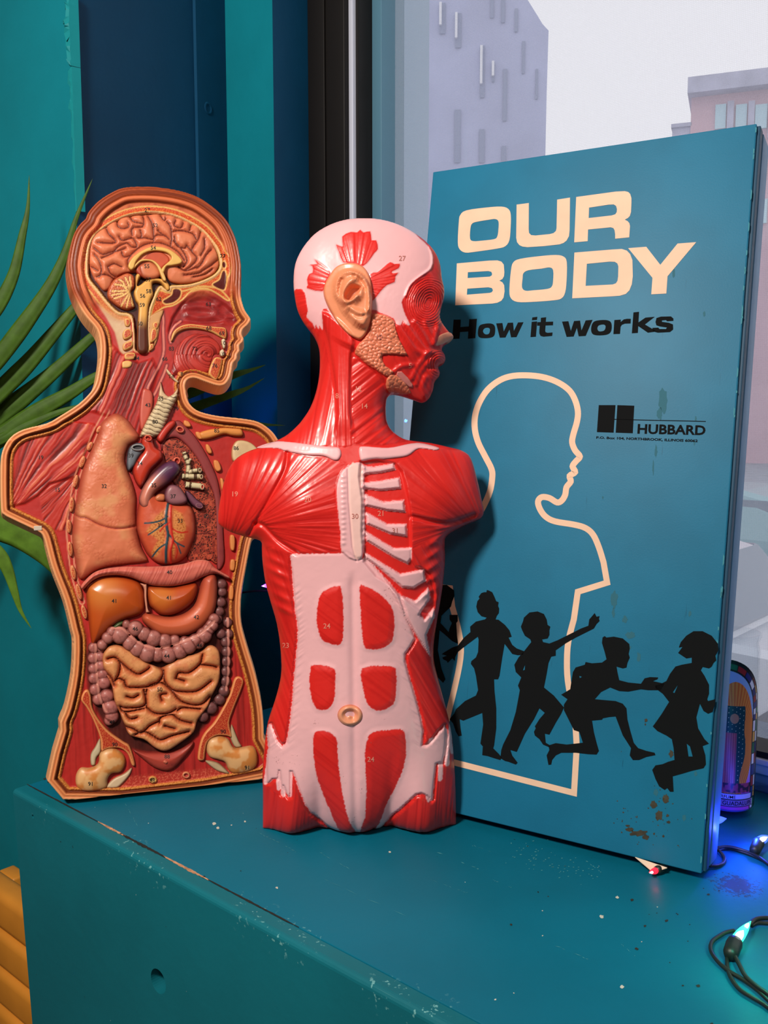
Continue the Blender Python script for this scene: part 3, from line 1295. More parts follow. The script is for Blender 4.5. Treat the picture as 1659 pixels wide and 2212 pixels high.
def car(label, e1c, e2c, paint, L=4.3, W=1.7, H=1.42):
    r = empty('parked_car', ROOM @ T((e1c, e2c, ST)), label, 'car', 'cars parked in the street')
    side = [(-.5, .22), (-.5, .42), (-.485, .56), (-.30, .63), (-.20, .64), (-.12, .93), (-.02, 1.0), (.22, 1.0), (.36, .92), (.43, .66), (.49, .62), (.5, .40), (.49, .22)]
    pts = [(a * L, b * H) for a, b in side]
    bm = bmesh.new()
    n = len(pts)
    rings = []
    for f, ins in ((-.5, .0), (-.44, 0), (.44, 0), (.5, 0)):
        ring = []
        for a, b in pts:
            tuck = 0.86 if b > .7 * H else 1.0
            k = 1.0 if abs(f) < .45 else .97
            ring.append(bm.verts.new((a * k, f * W * tuck, b * (k if b > .3 else 1))))
        rings.append(ring)
    for i in range(3):
        for j in range(n):
            k = (j + 1) % n
            bm.faces.new((rings[i][j], rings[i][k], rings[i + 1][k], rings[i + 1][j]))
    bm.faces.new(rings[0])
    bm.faces.new(rings[-1][::-1])
    bm_obj('body', bm, paint, r)
    for sd in (-1, 1):
        y = sd * W * .432
        for a, b, c, d in ((-.17, -.115, .03, -.0), (.05, .05, .235, .215)):
            V = [(a * L, sd * W * .47, .66 * H), (d * L if a < 0 else c * L + .10 * L, sd * W * .47, .66 * H), (d * L if a < 0 else c * L + .06 * L, y + sd * .02, .93 * H), (b * L, y + sd * .02, .93 * H)]
            V2 = [(p[0], p[1] - sd * .05, p[2]) for p in V]
            mesh_obj('side_window', V + V2, [(0, 1, 2, 3), (7, 6, 5, 4), (0, 4, 5, 1), (1, 5, 6, 2), (2, 6, 7, 3), (3, 7, 4, 0)], m_carg, r)
        for a in (-.31, .31):
            V, Fc = tube_mesh([(a * L, sd * (W * .5 - .2), .31), (a * L, sd * (W * .5 + .012), .31)], .31, 24)
            w = mesh_obj('wheel', V, Fc, m_tyre, r)
            V, Fc = tube_mesh([(a * L, sd * (W * .5 - .1), .31), (a * L, sd * (W * .5 + .02), .31)], .2, 20)
            mesh_obj('hub_cap', V, Fc, m_hub, w)
        box_obj('head_lamp', -.505 * L, -.47 * L, sd * .30 * W - .15, sd * .30 * W + .15, .42 * H, .52 * H, m_lamp, r, bevel=.02)
    V = [(-.195 * L, -.40 * W, .66 * H), (-.195 * L, .40 * W, .66 * H), (-.125 * L, .36 * W, .92 * H), (-.125 * L, -.36 * W, .92 * H)]
    V2 = [(p[0] - .02, p[1], p[2] + .03) for p in V]
    mesh_obj('windscreen', V + V2, [(0, 1, 2, 3), (4, 5, 6, 7), (0, 4, 5, 1), (1, 5, 6, 2), (2, 6, 7, 3), (3, 7, 4, 0)], m_carg, r)
    return r


_c = to_room(at_depth(1600, 1400, 5.6))
car('white car parked nearest outside the window, behind the glass candle', _c[0] + .9, _c[1] - .6, m_carw)
_c = to_room(at_depth(1630, 1100, 11.0))
car('teal car parked across the street, seen above the white car', _c[0], _c[1], m_cart)
# ================================================================== the anatomical relief panel (cut-away torso)
m_paint = material('painted_vinyl', rough=0.42, spec=0.32, attr=True, coat=0.06, bump=(900, .06, .0004))
m_gloss = material('glossy_painted_vinyl', rough=0.30, spec=0.5, attr=True, coat=0.25)
m_ink = material('black_print', (0.012, 0.010, 0.010), rough=0.6)

_a = ground(135, 1727, SILL + 0.0056)
_b = ground(568, 1680, SILL + 0.0056)
_u = (_b - _a) / np.linalg.norm(_b - _a)
_t = math.radians(10.5)
_back = np.array([-_u[1], _u[0], 0.0])
PN = Plane(_a, _u, EZ * math.cos(_t) + _back * math.sin(_t))
# stand the back edge of the shell on the ledge: origin at floor level of the relief
PN.O = PN.O + PN.N * 0.0 + PN.V * (0.0)
panel = empty('anatomy_relief_panel', PN.matrix(), 'flat peach-edged anatomy relief showing brain, lungs and bowels at left end of ledge', 'anatomy model')

SKIN = lin(240, 150, 92)
SKIN2 = lin(248, 176, 122)
HAIR = lin(176, 78, 38)
GROOVE = lin(120, 50, 24)
FAT = lin(226, 150, 70)
RED = lin(196, 48, 42)
DRED = lin(140, 26, 26)
BONE = lin(236, 190, 105)
MARROW = lin(205, 70, 38)
ORG = lin(224, 122, 84)

OUT = np.concatenate([
    P('136,1726 130,1577 130,1556 142,1525 156,1456 159,1387 154,1360 139,1299 118,1245 108,1215 99,1180 94,1163 87,1153 67,1143 29,1125 9,1114 2,1098 1,1011 5,975 22,946 51,928 101,915 130,899 170,873 195,848 205,830 210,808 215,775 215,743 208,716 187,691 171,667 154,629 146,588 146,564 152,531 160,506 172,488 184,476 190,462 211,439 238,421 268,409 320,407 374,413 417,425 448,442'),
    ZA('1285,285 1350,370 1400,480 1425,580 1440,680 1440,760 1437,860 1443,950 1470,1040 1510,1100 1516,1130 1490,1170 1457,1200 1447,1235 1462,1270 1455,1300 1427,1330 1432,1370 1412,1400 1405,1440 1378,1470 1367,1530 1350,1590 1310,1640 1250,1650 1150,1618 1070,1590 1020,1600 1000,1640 1010,1690'),
    P('401,837 405,862 414,878 432,890 470,899 524,905 557,912 582,928 599,949 618,990 626,1050 622,1105 600,1130 565,1150 548,1160 542,1172 536,1200 530,1232 524,1265 520,1299 521,1345 534,1396 552,1456 566,1525 570,1592 569,1681')])

HAIRP = P('0,300 660,300 660,520 523,590 522,560 505,520 470,472 400,440 330,428 270,436 225,470 200,520 190,560 192,600 205,650 225,690 228,735 214,755 190,720 0,700')
CAV = ZA('600,1360 590,1250 575,1110 540,1070 460,1055 380,980 300,880 230,790 215,700 225,560 260,460 330,390 440,320 560,275 720,255 880,275 1010,325 1130,400 1210,490 1260,570 1280,680 1240,750 1150,800 1040,835 940,845 880,850 868,880 830,870 800,850 770,890 740,960 710,1050 700,1200 700,1360')
CAVS = crom(CAV, 4)
HEADP = P('120,380 560,380 560,640 480,625 400,640 350,650 325,680 315,740 290,745 265,690 215,660 150,640')
FACE_IN = ZA('900,960 1010,890 1150,850 1300,900 1380,980 1420,1080 1450,1130 1400,1200 1400,1280 1380,1340 1370,1420 1330,1520 1290,1600 1200,1590 1080,1560 960,1570 900,1480 870,1300')
NASAL = ZA('1010,920 1080,885 1150,880 1240,920 1330,980 1400,1050 1440,1110 1430,1150 1380,1165 1300,1140 1200,1150 1100,1150 1000,1140 920,1140 890,1200 870,1240 850,1200 880,1090 950,980')
WHITEF = ZA('262,945 330,1000 460,1062 530,1085 560,1150 575,1250 585,1360 500,1390 470,1360 430,1210 360,1090')
SHOULDER_T = ZB('60,330 250,250 420,215 560,230 590,260 520,400 460,560 300,600 230,670 150,720 45,740 55,500')
SHOULDER_B = ZB('230,670 300,600 440,545 470,560 430,760 420,880 330,880 250,820')
NECK = P('215,860 225,800 240,740 262,760 300,780 330,770 345,800 330,850 312,905 300,960 240,905 190,890')


def base_prof(X, Y, D):
    head = sst(-20, 20, pdist(X, Y, HEADP, 40))
    rim = 16 * sst(0, 2.5, D) - 2.2 * np.exp(-((D - 9) / 1.4) ** 2) - 13 * sst(14, 18, D) + 4 * np.exp(-((D - 24) / 3) ** 2) - 3 * sst(24, 29, D)
    rh = 17 * sst(0, 3, D) - 2 * np.exp(-((D - 8) / 2) ** 2) - 1.8 * np.exp(-((D - 15) / 2) ** 2) - 5 * sst(20, 25, D) + 3.5 * np.exp(-((D - 30) / 3.5) ** 2) - 7 * sst(34, 39, D)
    z = rim * (1 - head) + rh * head
    cav = pdist(X, Y, CAVS, 30)
    z = z + 3.0 * np.exp(-((cav + 1) / 2.0) ** 2) - 9 * sst(0, 5, cav)
    z = z - 7 * sst(0, 8, pdist(X, Y, NASAL))
    return z


def base_det(X, Y, D):
    inner = sst(27, 33, D)
    s1 = np.hypot(X - 20, Y - 1090)
    ang = np.arctan2(Y - 1130, X + 40)
    mt = sst(0, 6, pdist(X, Y, SHOULDER_T))
    mb = sst(0, 6, pdist(X, Y, SHOULDER_B))
    wv = 7 * (fbm(X / 45 + 3, Y / 45) - .5)
    f = 2.6 * mt * (stria(np.arctan2(Y - 1125, X - 5) * 30 + .35 * wv, s1 / 20, 1.3) - .4)
    f = f + 4.5 * mt + 2.6 * mb * (stria(np.arctan2(Y - 1000, X - 190) * 30 + .35 * wv, s1 / 20, 4.3) - .3)
    mn = sst(0, 8, pdist(X, Y, NECK))
    f = f + mn * (3 + 2.2 * stria((X + .38 * (Y - 800)) / 5.2 + .4 * wv, Y / 40, 2.2))
    side = inner * sst(1180, 1240, Y)
    f = f + side * 1.8 * (stria((X - .05 * Y + 6 * fbm(X / 40, Y / 60)) / 6.5, Y / 60, 7.7) - .3)
    # nasal conchae
    for l, w, h in ((ZA('1010,965 1060,930 1140,920 1210,945 1255,985'), 7, 5), (ZA('1000,1020 1080,1005 1170,1015 1240,1050 1215,1020'), 7, 5), (ZA('1020,1075 1120,1095 1220,1085 1300,1115'), 7, 4.5), (ZA('1330,1090 1390,1090 1380,1130 1330,1125'), 5, 3)):
        f = f + h * np.exp(-(ldist(X, Y, crom(l, 4, False), 25) / w) ** 2)
    gran = np.exp(-((D - 24) / 4) ** 2) * (1 - sst(-6, 6, pdist(X, Y, HEADP)))
    f1, f2 = cells(X / 3.2, Y / 3.2)
    return f + gran * 1.6 * (0.8 - f1) + 0.5 * fbm(X / 9, Y / 9) * inner


BELLY = crom(ZC('310,640 296,900 326,1050 440,1260 600,1390 860,1430 1010,1360 1200,1160 1316,950 1336,600 1300,200 1200,130 1000,400 700,560'), 3)
LINES_PINK = [ZA('815,1040 822,1120 820,1200 825,1350 800,1450 740,1570 700,1650 705,1710 745,1710 790,1620 830,1530 850,1470'),
              ZA('880,1290 870,1240 900,1170 960,1120')]
MEMBR = ZB('640,160 600,230 565,300 530,390 490,480 450,590 430,720 412,850 420,990 440,1130 470,1240 490,1300')


def base_col(X, Y, D):
    n = fbm(X / 14, Y / 14)
    c = mixc(solid(X, RED), DRED, 0.35 * n)
    # fibres on the muscles
    mt = sst(0, 5, pdist(X, Y, SHOULDER_T))
    wv = 7 * (fbm(X / 45 + 3, Y / 45) - .5)
    st = stria(np.arctan2(Y - 1125, X - 5) * 30 + .35 * wv, np.hypot(X - 20, Y - 1090) / 20, 1.3)
    c = mixc(c, mixc(mixc(solid(X, lin(196, 52, 42)), lin(232, 118, 88), sst(.62, .82, st)), lin(112, 20, 20), sst(.45, .78, 1 - st)), mt)
    mb = sst(0, 5, pdist(X, Y, SHOULDER_B))
    st = stria(np.arctan2(Y - 1000, X - 190) * 30 + .35 * wv, np.hypot(X - 20, Y - 1090) / 20, 4.3)
    c = mixc(c, mixc(mixc(solid(X, lin(196, 54, 42)), lin(232, 118, 88), sst(.62, .82, st)), lin(116, 22, 20), sst(.45, .78, 1 - st)), mb)
    mn = sst(0, 8, pdist(X, Y, NECK))
    st = stria((X + .38 * (Y - 800)) / 5.2 + .4 * wv, Y / 40, 2.2)
    c = mixc(c, mixc(mixc(solid(X, lin(192, 48, 42)), lin(228, 108, 86), sst(.62, .82, st)), lin(118, 22, 22), sst(.45, .78, 1 - st)), mn)
    side = sst(1180, 1240, Y) * (1 - mb)
    st = stria((X - .05 * Y + 6 * fbm(X / 40, Y / 60)) / 6.5, Y / 60, 7.7)
    c = mixc(c, lin(120, 26, 24), side * .6 * sst(.5, .75, st))
    # fatty honeycomb at the bottom
    f1, f2 = cells(X / 7.5, Y / 6)
    bm_ = sst(1668, 1678, Y + .1 * (X - 330)) * sst(235, 250, X) * sst(520, 505, X)
    c = mixc(c, mixc(solid(X, lin(190, 58, 46)), lin(226, 110, 82), sst(.14, .05, f2 - f1)), bm_)
    # membranes
    dm = ldist(X, Y, crom(MEMBR, 4, False))
    c = mixc(c, lin(222, 140, 110), sst(2.2, 1.2, np.abs(dm - 5)) * sst(880, 900, Y))
    # white fascia behind the neck
    c = mixc(c, mixc(solid(X, lin(222, 190, 150)), lin(190, 120, 90), .5 * n), sst(-1, 4, pdist(X, Y, WHITEF)))
    # face, mouth
    c = mixc(c, mixc(solid(X, lin(190, 58, 50)), lin(128, 30, 32), n), sst(0, 5, pdist(X, Y, crom(FACE_IN, 3))) * .9)
    nas = pdist(X, Y, crom(NASAL, 3), 20)
    c = mixc(c, mixc(solid(X, lin(176, 48, 46)), lin(110, 28, 30), sst(0, 1, fbm(X / 20, Y / 9))), sst(0, 4, nas))
    for l in LINES_PINK:
        dl = ldist(X, Y, crom(l, 4, False))
        c = mixc(c, lin(120, 36, 44), sst(7, 3, dl) * .8)
        c = mixc(c, lin(226, 128, 112), sst(2.6, 1.4, dl))
    # dark lining of the belly cavity behind the bowels
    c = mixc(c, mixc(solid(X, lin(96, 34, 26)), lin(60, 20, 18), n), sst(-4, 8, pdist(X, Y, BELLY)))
    # skull: bone with marrow around the brain cavity
    cav = pdist(X, Y, CAVS, 34)
    head = sst(-20, 20, pdist(X, Y, HEADP, 40))
    c = mixc(c, mixc(solid(X, lin(214, 112, 68)), lin(176, 80, 46), sst(.3, .7, n)), head * sst(-6, -12, cav) * sst(705, 690, Y + .2 * (X - 250)))
    f1, f2 = cells(X / 2.4, Y / 2.4)
    mar = mixc(solid(X, MARROW), lin(240, 150, 70), sst(.35, .15, f1))
    frontal = sst(430, 460, X) * sst(540, 560, Y)
    band = sst(-16 - 10 * frontal, -13 - 10 * frontal, cav) * sst(700, 690, Y + .2 * (X - 250)) * head
    c = mixc(c, BONE, band * sst(470, 430, X) * .0 + band * .999)
    c = mixc(c, mar, sst(-13 - 9 * frontal, -11 - 9 * frontal, cav) * sst(-2.5, -4.5, cav) * sst(700, 690, Y + .2 * (X - 250)) * head)
    c = mixc(c, lin(244, 196, 140), sst(2.6, 1.2, np.abs(cav + 0.5)) * sst(765, 755, Y))
    c = mixc(c, lin(70, 20, 16), sst(1.5, 4, cav) * sst(768, 755, Y))
    # clivus: bone wedge under the pituitary
    CL = ZA('770,900 800,870 870,890 1000,870 1100,840 1180,840 1270,860 1350,940 1330,960 1240,900 1150,862 1050,880 980,950 900,1000 830,1015 760,1060 715,1090 735,1000')
    d = pdist(X, Y, crom(CL, 3))
    c = mixc(c, BONE, sst(-1, 1, d))
    c = mixc(c, mar, sst(2, 4, d))
    for s in ('820,960 850,940 890,910 900,870 930,862 960,880 950,930 900,970 840,980', '1215,830 1270,790 1290,730 1310,720 1325,770 1315,850 1290,870', '1290,660 1305,645 1320,670 1310,695 1295,690'):
        d = pdist(X, Y, crom(ZA(s), 4))
        c = mixc(c, lin(244, 186, 110), sst(-3.5, -2, d))
        c = mixc(c, lin(92, 24, 22), sst(-.5, 1, d))
    # rim: skin coloured ridges, hair coloured over the skull
    hair = sst(-3, 3, pdist(X, Y, HAIRP, 30))
    rim = mixc(solid(X, SKIN2), SKIN, sst(3, 8, D))
    rim = mixc(rim, lin(196, 104, 60), np.exp(-((D - 9) / 1.3) ** 2) * .8)
    f1, f2 = cells(X / 3.2, Y / 3.2)
    rim = mixc(rim, GROOVE, sst(13.5, 16.5, D))
    rim = mixc(rim, mixc(solid(X, FAT), lin(180, 92, 44), sst(.3, .7, f1)), sst(20, 22, D))
    w = sst(28.5, 27, D) * (1 - head)
    # no granular band on the open floor of the rim at the bottom
    c = mixc(c, rim, w)
    st = stria(D / 2.6, (X + Y) / 60, 5.0)
    rh = mixc(solid(X, lin(206, 102, 58)), lin(150, 66, 34), sst(.35, .7, st))
    rh = mixc(rh, mixc(solid(X, HAIR), lin(128, 50, 22), sst(.35, .7, st)), hair * sst(24, 20, D))
    rh = mixc(rh, lin(222, 120, 76), sst(22, 25, D) * sst(34, 31, D))
    rh = mixc(rh, lin(130, 58, 32), sst(33, 36, D))
    wid = 38 - 19 * sst(470, 520, X) - 0 * X
    wh = sst(wid + 1, wid - 1, D) * head * sst(-10, -13, cav)
    c = mixc(c, rh, wh)
    return c


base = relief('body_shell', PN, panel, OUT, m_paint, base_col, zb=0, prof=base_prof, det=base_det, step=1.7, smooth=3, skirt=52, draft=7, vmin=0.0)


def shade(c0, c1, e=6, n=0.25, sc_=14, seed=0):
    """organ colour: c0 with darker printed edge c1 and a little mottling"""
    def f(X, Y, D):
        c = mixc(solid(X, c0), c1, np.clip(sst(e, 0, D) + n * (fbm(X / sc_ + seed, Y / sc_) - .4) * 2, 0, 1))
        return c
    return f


def part(name, pts, col, zb=0, h=10, edge=9, **k):
    return relief(name, PN, panel, pts, k.pop('m', m_paint), col, zb=zb, h=h, edge=edge, **k)


# ---- brain
SUL = [crom(ZA(s), 4, False) for s in (
    '455,330 460,365 500,385 545,370 540,340', '660,290 665,330 655,370 590,375 570,400 575,440', '700,290 730,340 745,420 745,480', '800,285 830,320 840,300',
    '850,330 880,370 890,450 880,520', '920,320 910,360 960,380 980,340', '890,410 950,400 1010,410 1060,430 1085,470', '1120,405 1100,470 1060,530 1050,570 1090,620 1050,680 990,720',
    '370,390 390,430 440,480 430,500 370,500 300,495', '460,530 530,500 570,530 610,530 600,490 570,460 500,480 470,450', '420,580 460,530', '330,620 420,580', '620,460 680,460 740,470 760,440 830,440 870,470',
    '270,540 340,590 410,570 470,560 520,540', '270,590 310,640 330,720 310,770', '380,690 400,740 440,770', '380,690 430,665 490,690', '290,770 340,750 390,760 430,790', '490,570 510,610 560,600',
    '910,450 930,520 990,540 1010,520', '900,480 960,540 1000,600 1010,650 980,690', '1010,520 1050,570', '1150,470 1150,540 1120,600', '1205,550 1160,600 1130,660 1090,700',
    '1250,640 1200,680 1150,710 1100,740 990,755', '1210,710 1150,750 1060,770', '548,690 540,640 570,590 640,530 720,500 800,500 880,530 950,580 992,640', '640,400 650,440 640,460', '780,400 800,420 830,440',
    '560,300 590,330 660,345', '1040,360 1030,400', '940,690 1000,720 1090,690', '250,690 300,720')]
BR = ZA('255,470 300,420 370,370 440,330 520,300 640,285 720,280 840,280 940,310 1040,350 1120,400 1180,460 1225,540 1255,620 1260,690 1220,750 1150,790 1080,815 980,830 880,815 835,770 760,760 690,750 620,745 560,740 490,755 425,800 395,865 350,885 300,830 260,770 235,690 235,600 240,530')


def br_det(X, Y, D):
    d = ldist_many(X, Y, SUL, 16)
    return 6.5 * (1 - np.exp(-(d / 4.5) ** 1.2)) + 1.2 * fbm(X / 10, Y / 10)


def br_col(X, Y, D):
    d = ldist_many(X, Y, SUL, 16)
    c = mixc(solid(X, lin(228, 132, 92)), lin(206, 104, 70), sst(9, 2, d) * .8)
    c = mixc(c, lin(236, 150, 108), .5 * sst(.5, .8, fbm(X / 16, Y / 16)))
    c = mixc(c, lin(110, 40, 24), sst(1.7, .4, d))
    return mixc(c, lin(190, 84, 56), sst(5, 0, D) * .7)


part('brain', BR, br_col, zb=-7, h=13, edge=34, det=br_det, step=1.5)
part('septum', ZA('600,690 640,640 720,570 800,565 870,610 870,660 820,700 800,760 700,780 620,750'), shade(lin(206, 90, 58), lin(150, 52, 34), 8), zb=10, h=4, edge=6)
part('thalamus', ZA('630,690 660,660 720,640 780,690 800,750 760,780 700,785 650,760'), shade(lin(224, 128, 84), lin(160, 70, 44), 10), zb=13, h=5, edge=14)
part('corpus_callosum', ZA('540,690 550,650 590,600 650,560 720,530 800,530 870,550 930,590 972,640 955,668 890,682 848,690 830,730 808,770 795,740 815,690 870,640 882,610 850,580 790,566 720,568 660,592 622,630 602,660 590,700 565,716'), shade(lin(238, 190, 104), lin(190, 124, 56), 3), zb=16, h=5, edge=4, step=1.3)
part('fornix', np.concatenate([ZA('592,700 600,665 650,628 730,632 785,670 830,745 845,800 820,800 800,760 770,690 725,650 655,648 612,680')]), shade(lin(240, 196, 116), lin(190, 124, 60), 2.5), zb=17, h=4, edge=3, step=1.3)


def cb_det(X, Y, D):
    f1, f2 = cells(X / 3.4, Y / 3.4)
    return 1.4 * (0.8 - f1)


TREE = [crom(ZA(s), 3, False) for s in ('578,892 540,880 480,880 415,882', '540,880 500,840 440,828', '520,860 500,810 470,790', '555,880 540,820 520,775', '560,870 560,810 555,770', '540,890 490,920 430,940', '550,895 510,960 485,1000', '560,900 540,960 530,1010', '568,900 570,960 580,1000', '500,900 450,905 410,915', '530,850 480,830')]


def cb_col(X, Y, D):
    d = ldist_many(X, Y, TREE, 10)
    c = mixc(solid(X, lin(212, 112, 70)), lin(160, 66, 38), sst(6, 0, D))
    f1, f2 = cells(X / 3.4, Y / 3.4)
    c = mixc(c, lin(150, 64, 38), sst(.5, .8, f1) * .7)
    c = mixc(c, lin(120, 48, 28), sst(3.2, 2.0, d) * .7)
    return mixc(c, lin(242, 190, 116), sst(1.9, 1.0, d))


part('cerebellum', ZA('380,870 420,800 480,760 540,740 590,770 592,850 562,890 590,980 592,1010 540,1032 470,1012 400,960 375,920'), cb_col, zb=2, h=9, edge=10, det=cb_det, step=1.4)


def bs_col(X, Y, D):
    t = sst(675, 715, Y)
    c = mixc(solid(X, lin(238, 176, 88)), lin(96, 44, 26), t)
    return mixc(c, lin(120, 58, 26), sst(4, 0, D) * .8)


part('brain_stem', ZA('600,760 640,730 655,745 625,800 615,840 640,830 680,798 720,780 770,778 845,800 875,850 870,880 845,880 820,840 790,815 740,815 735,860 742,910 722,950 706,1000 700,1060 696,1180 692,1362 616,1362 610,1200 618,1100 622,1000 600,960 585,895 600,850'), bs_col, zb=5, h=8, edge=8, step=1.4)

# ---- spine, palate, tongue, jaw
VERT = ['510,1110 530,1098 558,1110 562,1145 545,1168 518,1160', '505,1200 540,1180 572,1200 570,1245 515,1272 496,1240', '505,1300 560,1275 582,1285 578,1325 520,1358 498,1340', '512,1385 560,1370 600,1380 590,1425 520,1430', '495,1445 540,1435 575,1450 560,1490 505,1500 490,1480',
        '735,1140 770,1125 788,1150 770,1190 740,1180', '725,1190 768,1185 775,1250 740,1290 712,1285', '710,1310 740,1300 748,1335 715,1362 702,1345']


def vt_col(X, Y, D):
    f1, f2 = cells(X / 2.4, Y / 2.4)
    c = mixc(solid(X, lin(236, 184, 110)), lin(180, 110, 56), sst(2, 0, D))
    return mixc(c, mixc(solid(X, lin(190, 60, 36)), lin(236, 140, 70), sst(.4, .2, f1)), sst(3.6, 4.6, D) * np.maximum(sst(777, 766, Y), sst(400, 410, X)))


for s in VERT:
    part('vertebra', ZA(s), vt_col, zb=2, h=6, edge=5, step=1.4)
part('spinal_ligament', ZA('705,1090 760,1050 820,1030 822,1060 800,1120 780,1260 750,1330 735,1360 745,1290 700,1290 700,1180'), shade(lin(214, 160, 104), lin(150, 84, 50), 4), zb=0, h=4, edge=4)
part('palate', ZA('880,1272 900,1205 960,1160 1040,1145 1150,1158 1240,1168 1318,1180 1320,1262 1275,1252 1200,1212 1100,1188 1000,1190 930,1222 892,1282'), vt_col, zb=1, h=8, edge=5, step=1.4)


def tg_col(X, Y, D):
    px_, py_ = ZA('1175,1385')[0]
    r = np.hypot((X - px_) * .9, Y - py_)
    a = np.arctan2(Y - py_, X - px_)
    s = stria(r / 2.6 + a * 1.2, a * 3, 3.0)
    c = mixc(solid(X, lin(200, 62, 52)), lin(120, 28, 28), sst(.4, .75, s) * .8)
    return mixc(c, lin(120, 26, 28), sst(4, 0, D))


def tg_det(X, Y, D):
    px_, py_ = ZA('1175,1385')[0]
    r = np.hypot((X - px_) * .9, Y - py_)
    a = np.arctan2(Y - py_, X - px_)
    return -2.2 * sst(.4, .75, stria(r / 2.6 + a * 1.2, a * 3, 3.0)) - 4 * np.exp(-(r / 6) ** 2)


part('tongue', ZA('880,1560 890,1450 910,1360 960,1280 1050,1225 1150,1222 1230,1262 1278,1330 1268,1385 1222,1402 1202,1460 1182,1530 1100,1548 1000,1545'), tg_col, zb=-2, h=11, edge=26, det=tg_det, step=1.4)
part('jaw_bone', ZA('1180,1520 1215,1430 1250,1408 1292,1428 1282,1500 1257,1580 1232,1594 1190,1560'), vt_col, zb=2, h=9, edge=6, step=1.4)
part('tooth', ZA('1283,1270 1312,1265 1318,1310 1308,1342 1292,1325'), shade(lin(232, 214, 180), lin(180, 130, 90), 2), zb=6, h=6, edge=4, step=1.2)
part('tooth', ZA('1270,1360 1298,1345 1310,1380 1300,1402 1275,1398'), shade(lin(232, 214, 180), lin(180, 130, 90), 2), zb=6, h=6, edge=4, step=1.2)
part('hyoid_bone', ZA('935,1530 960,1520 985,1535 985,1562 960,1572 937,1558'), shade(lin(238, 160, 90), lin(200, 100, 50), 3), zb=2, h=8, edge=6, step=1.3)
part('epiglottis', ZA('845,1500 870,1520 910,1570 942,1600 940,1618 910,1600 870,1560 848,1530'), shade(lin(226, 200, 160), lin(160, 110, 80), 2), zb=3, h=7, edge=4, step=1.3)
part('larynx', ZA('800,1600 815,1650 830,1690 870,1720 905,1690 935,1650 942,1690 905,1750 850,1785 795,1765 780,1720 790,1650'), shade(lin(222, 190, 150), lin(150, 80, 60), 4), zb=3, h=8, edge=7, step=1.4)

# ---- neck and chest
TRC = np.array([[350.0, 855.0], [343, 878], [335, 902], [325, 925], [318, 944]])


def tr_u(X, Y):
    a = np.array([352.0, 850.0])
    b = np.array([317.0, 946.0])
    d = (b - a) / np.linalg.norm(b - a)
    return (X - a[0]) * d[0] + (Y - a[1]) * d[1]


def tr_det(X, Y, D):
    return 2.2 * np.abs(np.sin(tr_u(X, Y) * math.pi / 9.2))


def tr_col(X, Y, D):
    r = np.abs(np.sin(tr_u(X, Y) * math.pi / 9.2 + .3 * np.sin(X / 3)))
    c = mixc(solid(X, lin(222, 200, 160)), lin(84, 54, 36), sst(.42, .16, r))
    return mixc(c, lin(130, 86, 60), sst(5, 0, D) * .6)


part('oesophagus', P('306,845 318,840 330,850 330,880 318,915 305,930 300,900'), shade(lin(210, 96, 78), lin(150, 46, 42), 5), zb=2, h=7, edge=8)
part('windpipe', ZB('950,68 990,80 1045,58 1062,75 1022,160 990,240 945,312 850,318 838,300 880,210 930,120'), tr_col, zb=5, h=14, edge=14, det=tr_det, step=1.4)


def lung_col(X, Y, D):
    f1, f2 = cells(X / 9 + .6 * fbm(X / 8, Y / 8), Y / 9)
    c = mixc(solid(X, lin(226, 126, 88)), lin(232, 158, 108), sst(.35, .65, fbm(X / 38 + 4, Y / 38)))
    c = mixc(c, lin(196, 88, 62), sst(.10, .02, f2 - f1) * .55 * sst(.3, .6, fbm(X / 24, Y / 24)))
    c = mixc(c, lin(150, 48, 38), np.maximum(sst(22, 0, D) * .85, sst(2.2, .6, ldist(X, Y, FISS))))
    return c


FISS = crom(ZB('440,775 480,795 520,800 600,840 700,862 805,850'), 4, False)


def lung_det(X, Y, D):
    f1, f2 = cells(X / 9 + .6 * fbm(X / 8, Y / 8), Y / 9)
    return .6 * sst(0, .22, f2 - f1) * sst(.25, .6, fbm(X / 24, Y / 24)) - 4 * np.exp(-(ldist(X, Y, FISS) / 3) ** 2) + 2.5 * fbm(X / 25, Y / 25)


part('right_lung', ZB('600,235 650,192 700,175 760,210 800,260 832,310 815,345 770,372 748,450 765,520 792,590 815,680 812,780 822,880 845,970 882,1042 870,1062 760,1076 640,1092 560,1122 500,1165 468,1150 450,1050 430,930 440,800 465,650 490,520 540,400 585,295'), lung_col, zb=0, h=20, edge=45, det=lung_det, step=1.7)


def ll_col(X, Y, D):
    f1, f2 = cells(X / 4.2, Y / 4.2)
    c = mixc(solid(X, lin(196, 84, 58)), lin(150, 52, 38), sst(.3, .6, fbm(X / 6, Y / 6)))
    c = mixc(c, lin(26, 9, 9), sst(.40, .26, f1) * sst(.34, .46, vnoise(X / 5 + 50, Y / 5)))
    c = mixc(c, lin(60, 14, 14), sst(.25, .18, np.abs(fbm(X / 3.3 + 9, Y / 4.4) - .45) * 4) * .35)
    return mixc(c, lin(110, 34, 30), np.maximum(sst(2.5, 0, D), sst(1.8, .6, ldist(X, Y, ZB('1180,895 1240,888 1302,912')))))


part('pleura', ZB('958,330 985,265 1060,215 1120,260 1180,330 1250,450 1300,570 1322,700 1335,900 1340,1060 1300,1110 1290,1000 1280,700 1230,560 1170,440 1090,345 1040,320 990,340 965,400'), shade(lin(150, 62, 62), lin(96, 30, 34), 4), zb=1, h=6, edge=8)
part('left_lung_section', ZB('968,370 1000,332 1050,325 1100,350 1180,440 1240,560 1290,700 1305,900 1310,1040 1290,1076 1250,1052 1180,1060 1120,1045 1100,900 1080,720 1000,500'), ll_col, zb=1, h=4, edge=4, step=1.4)

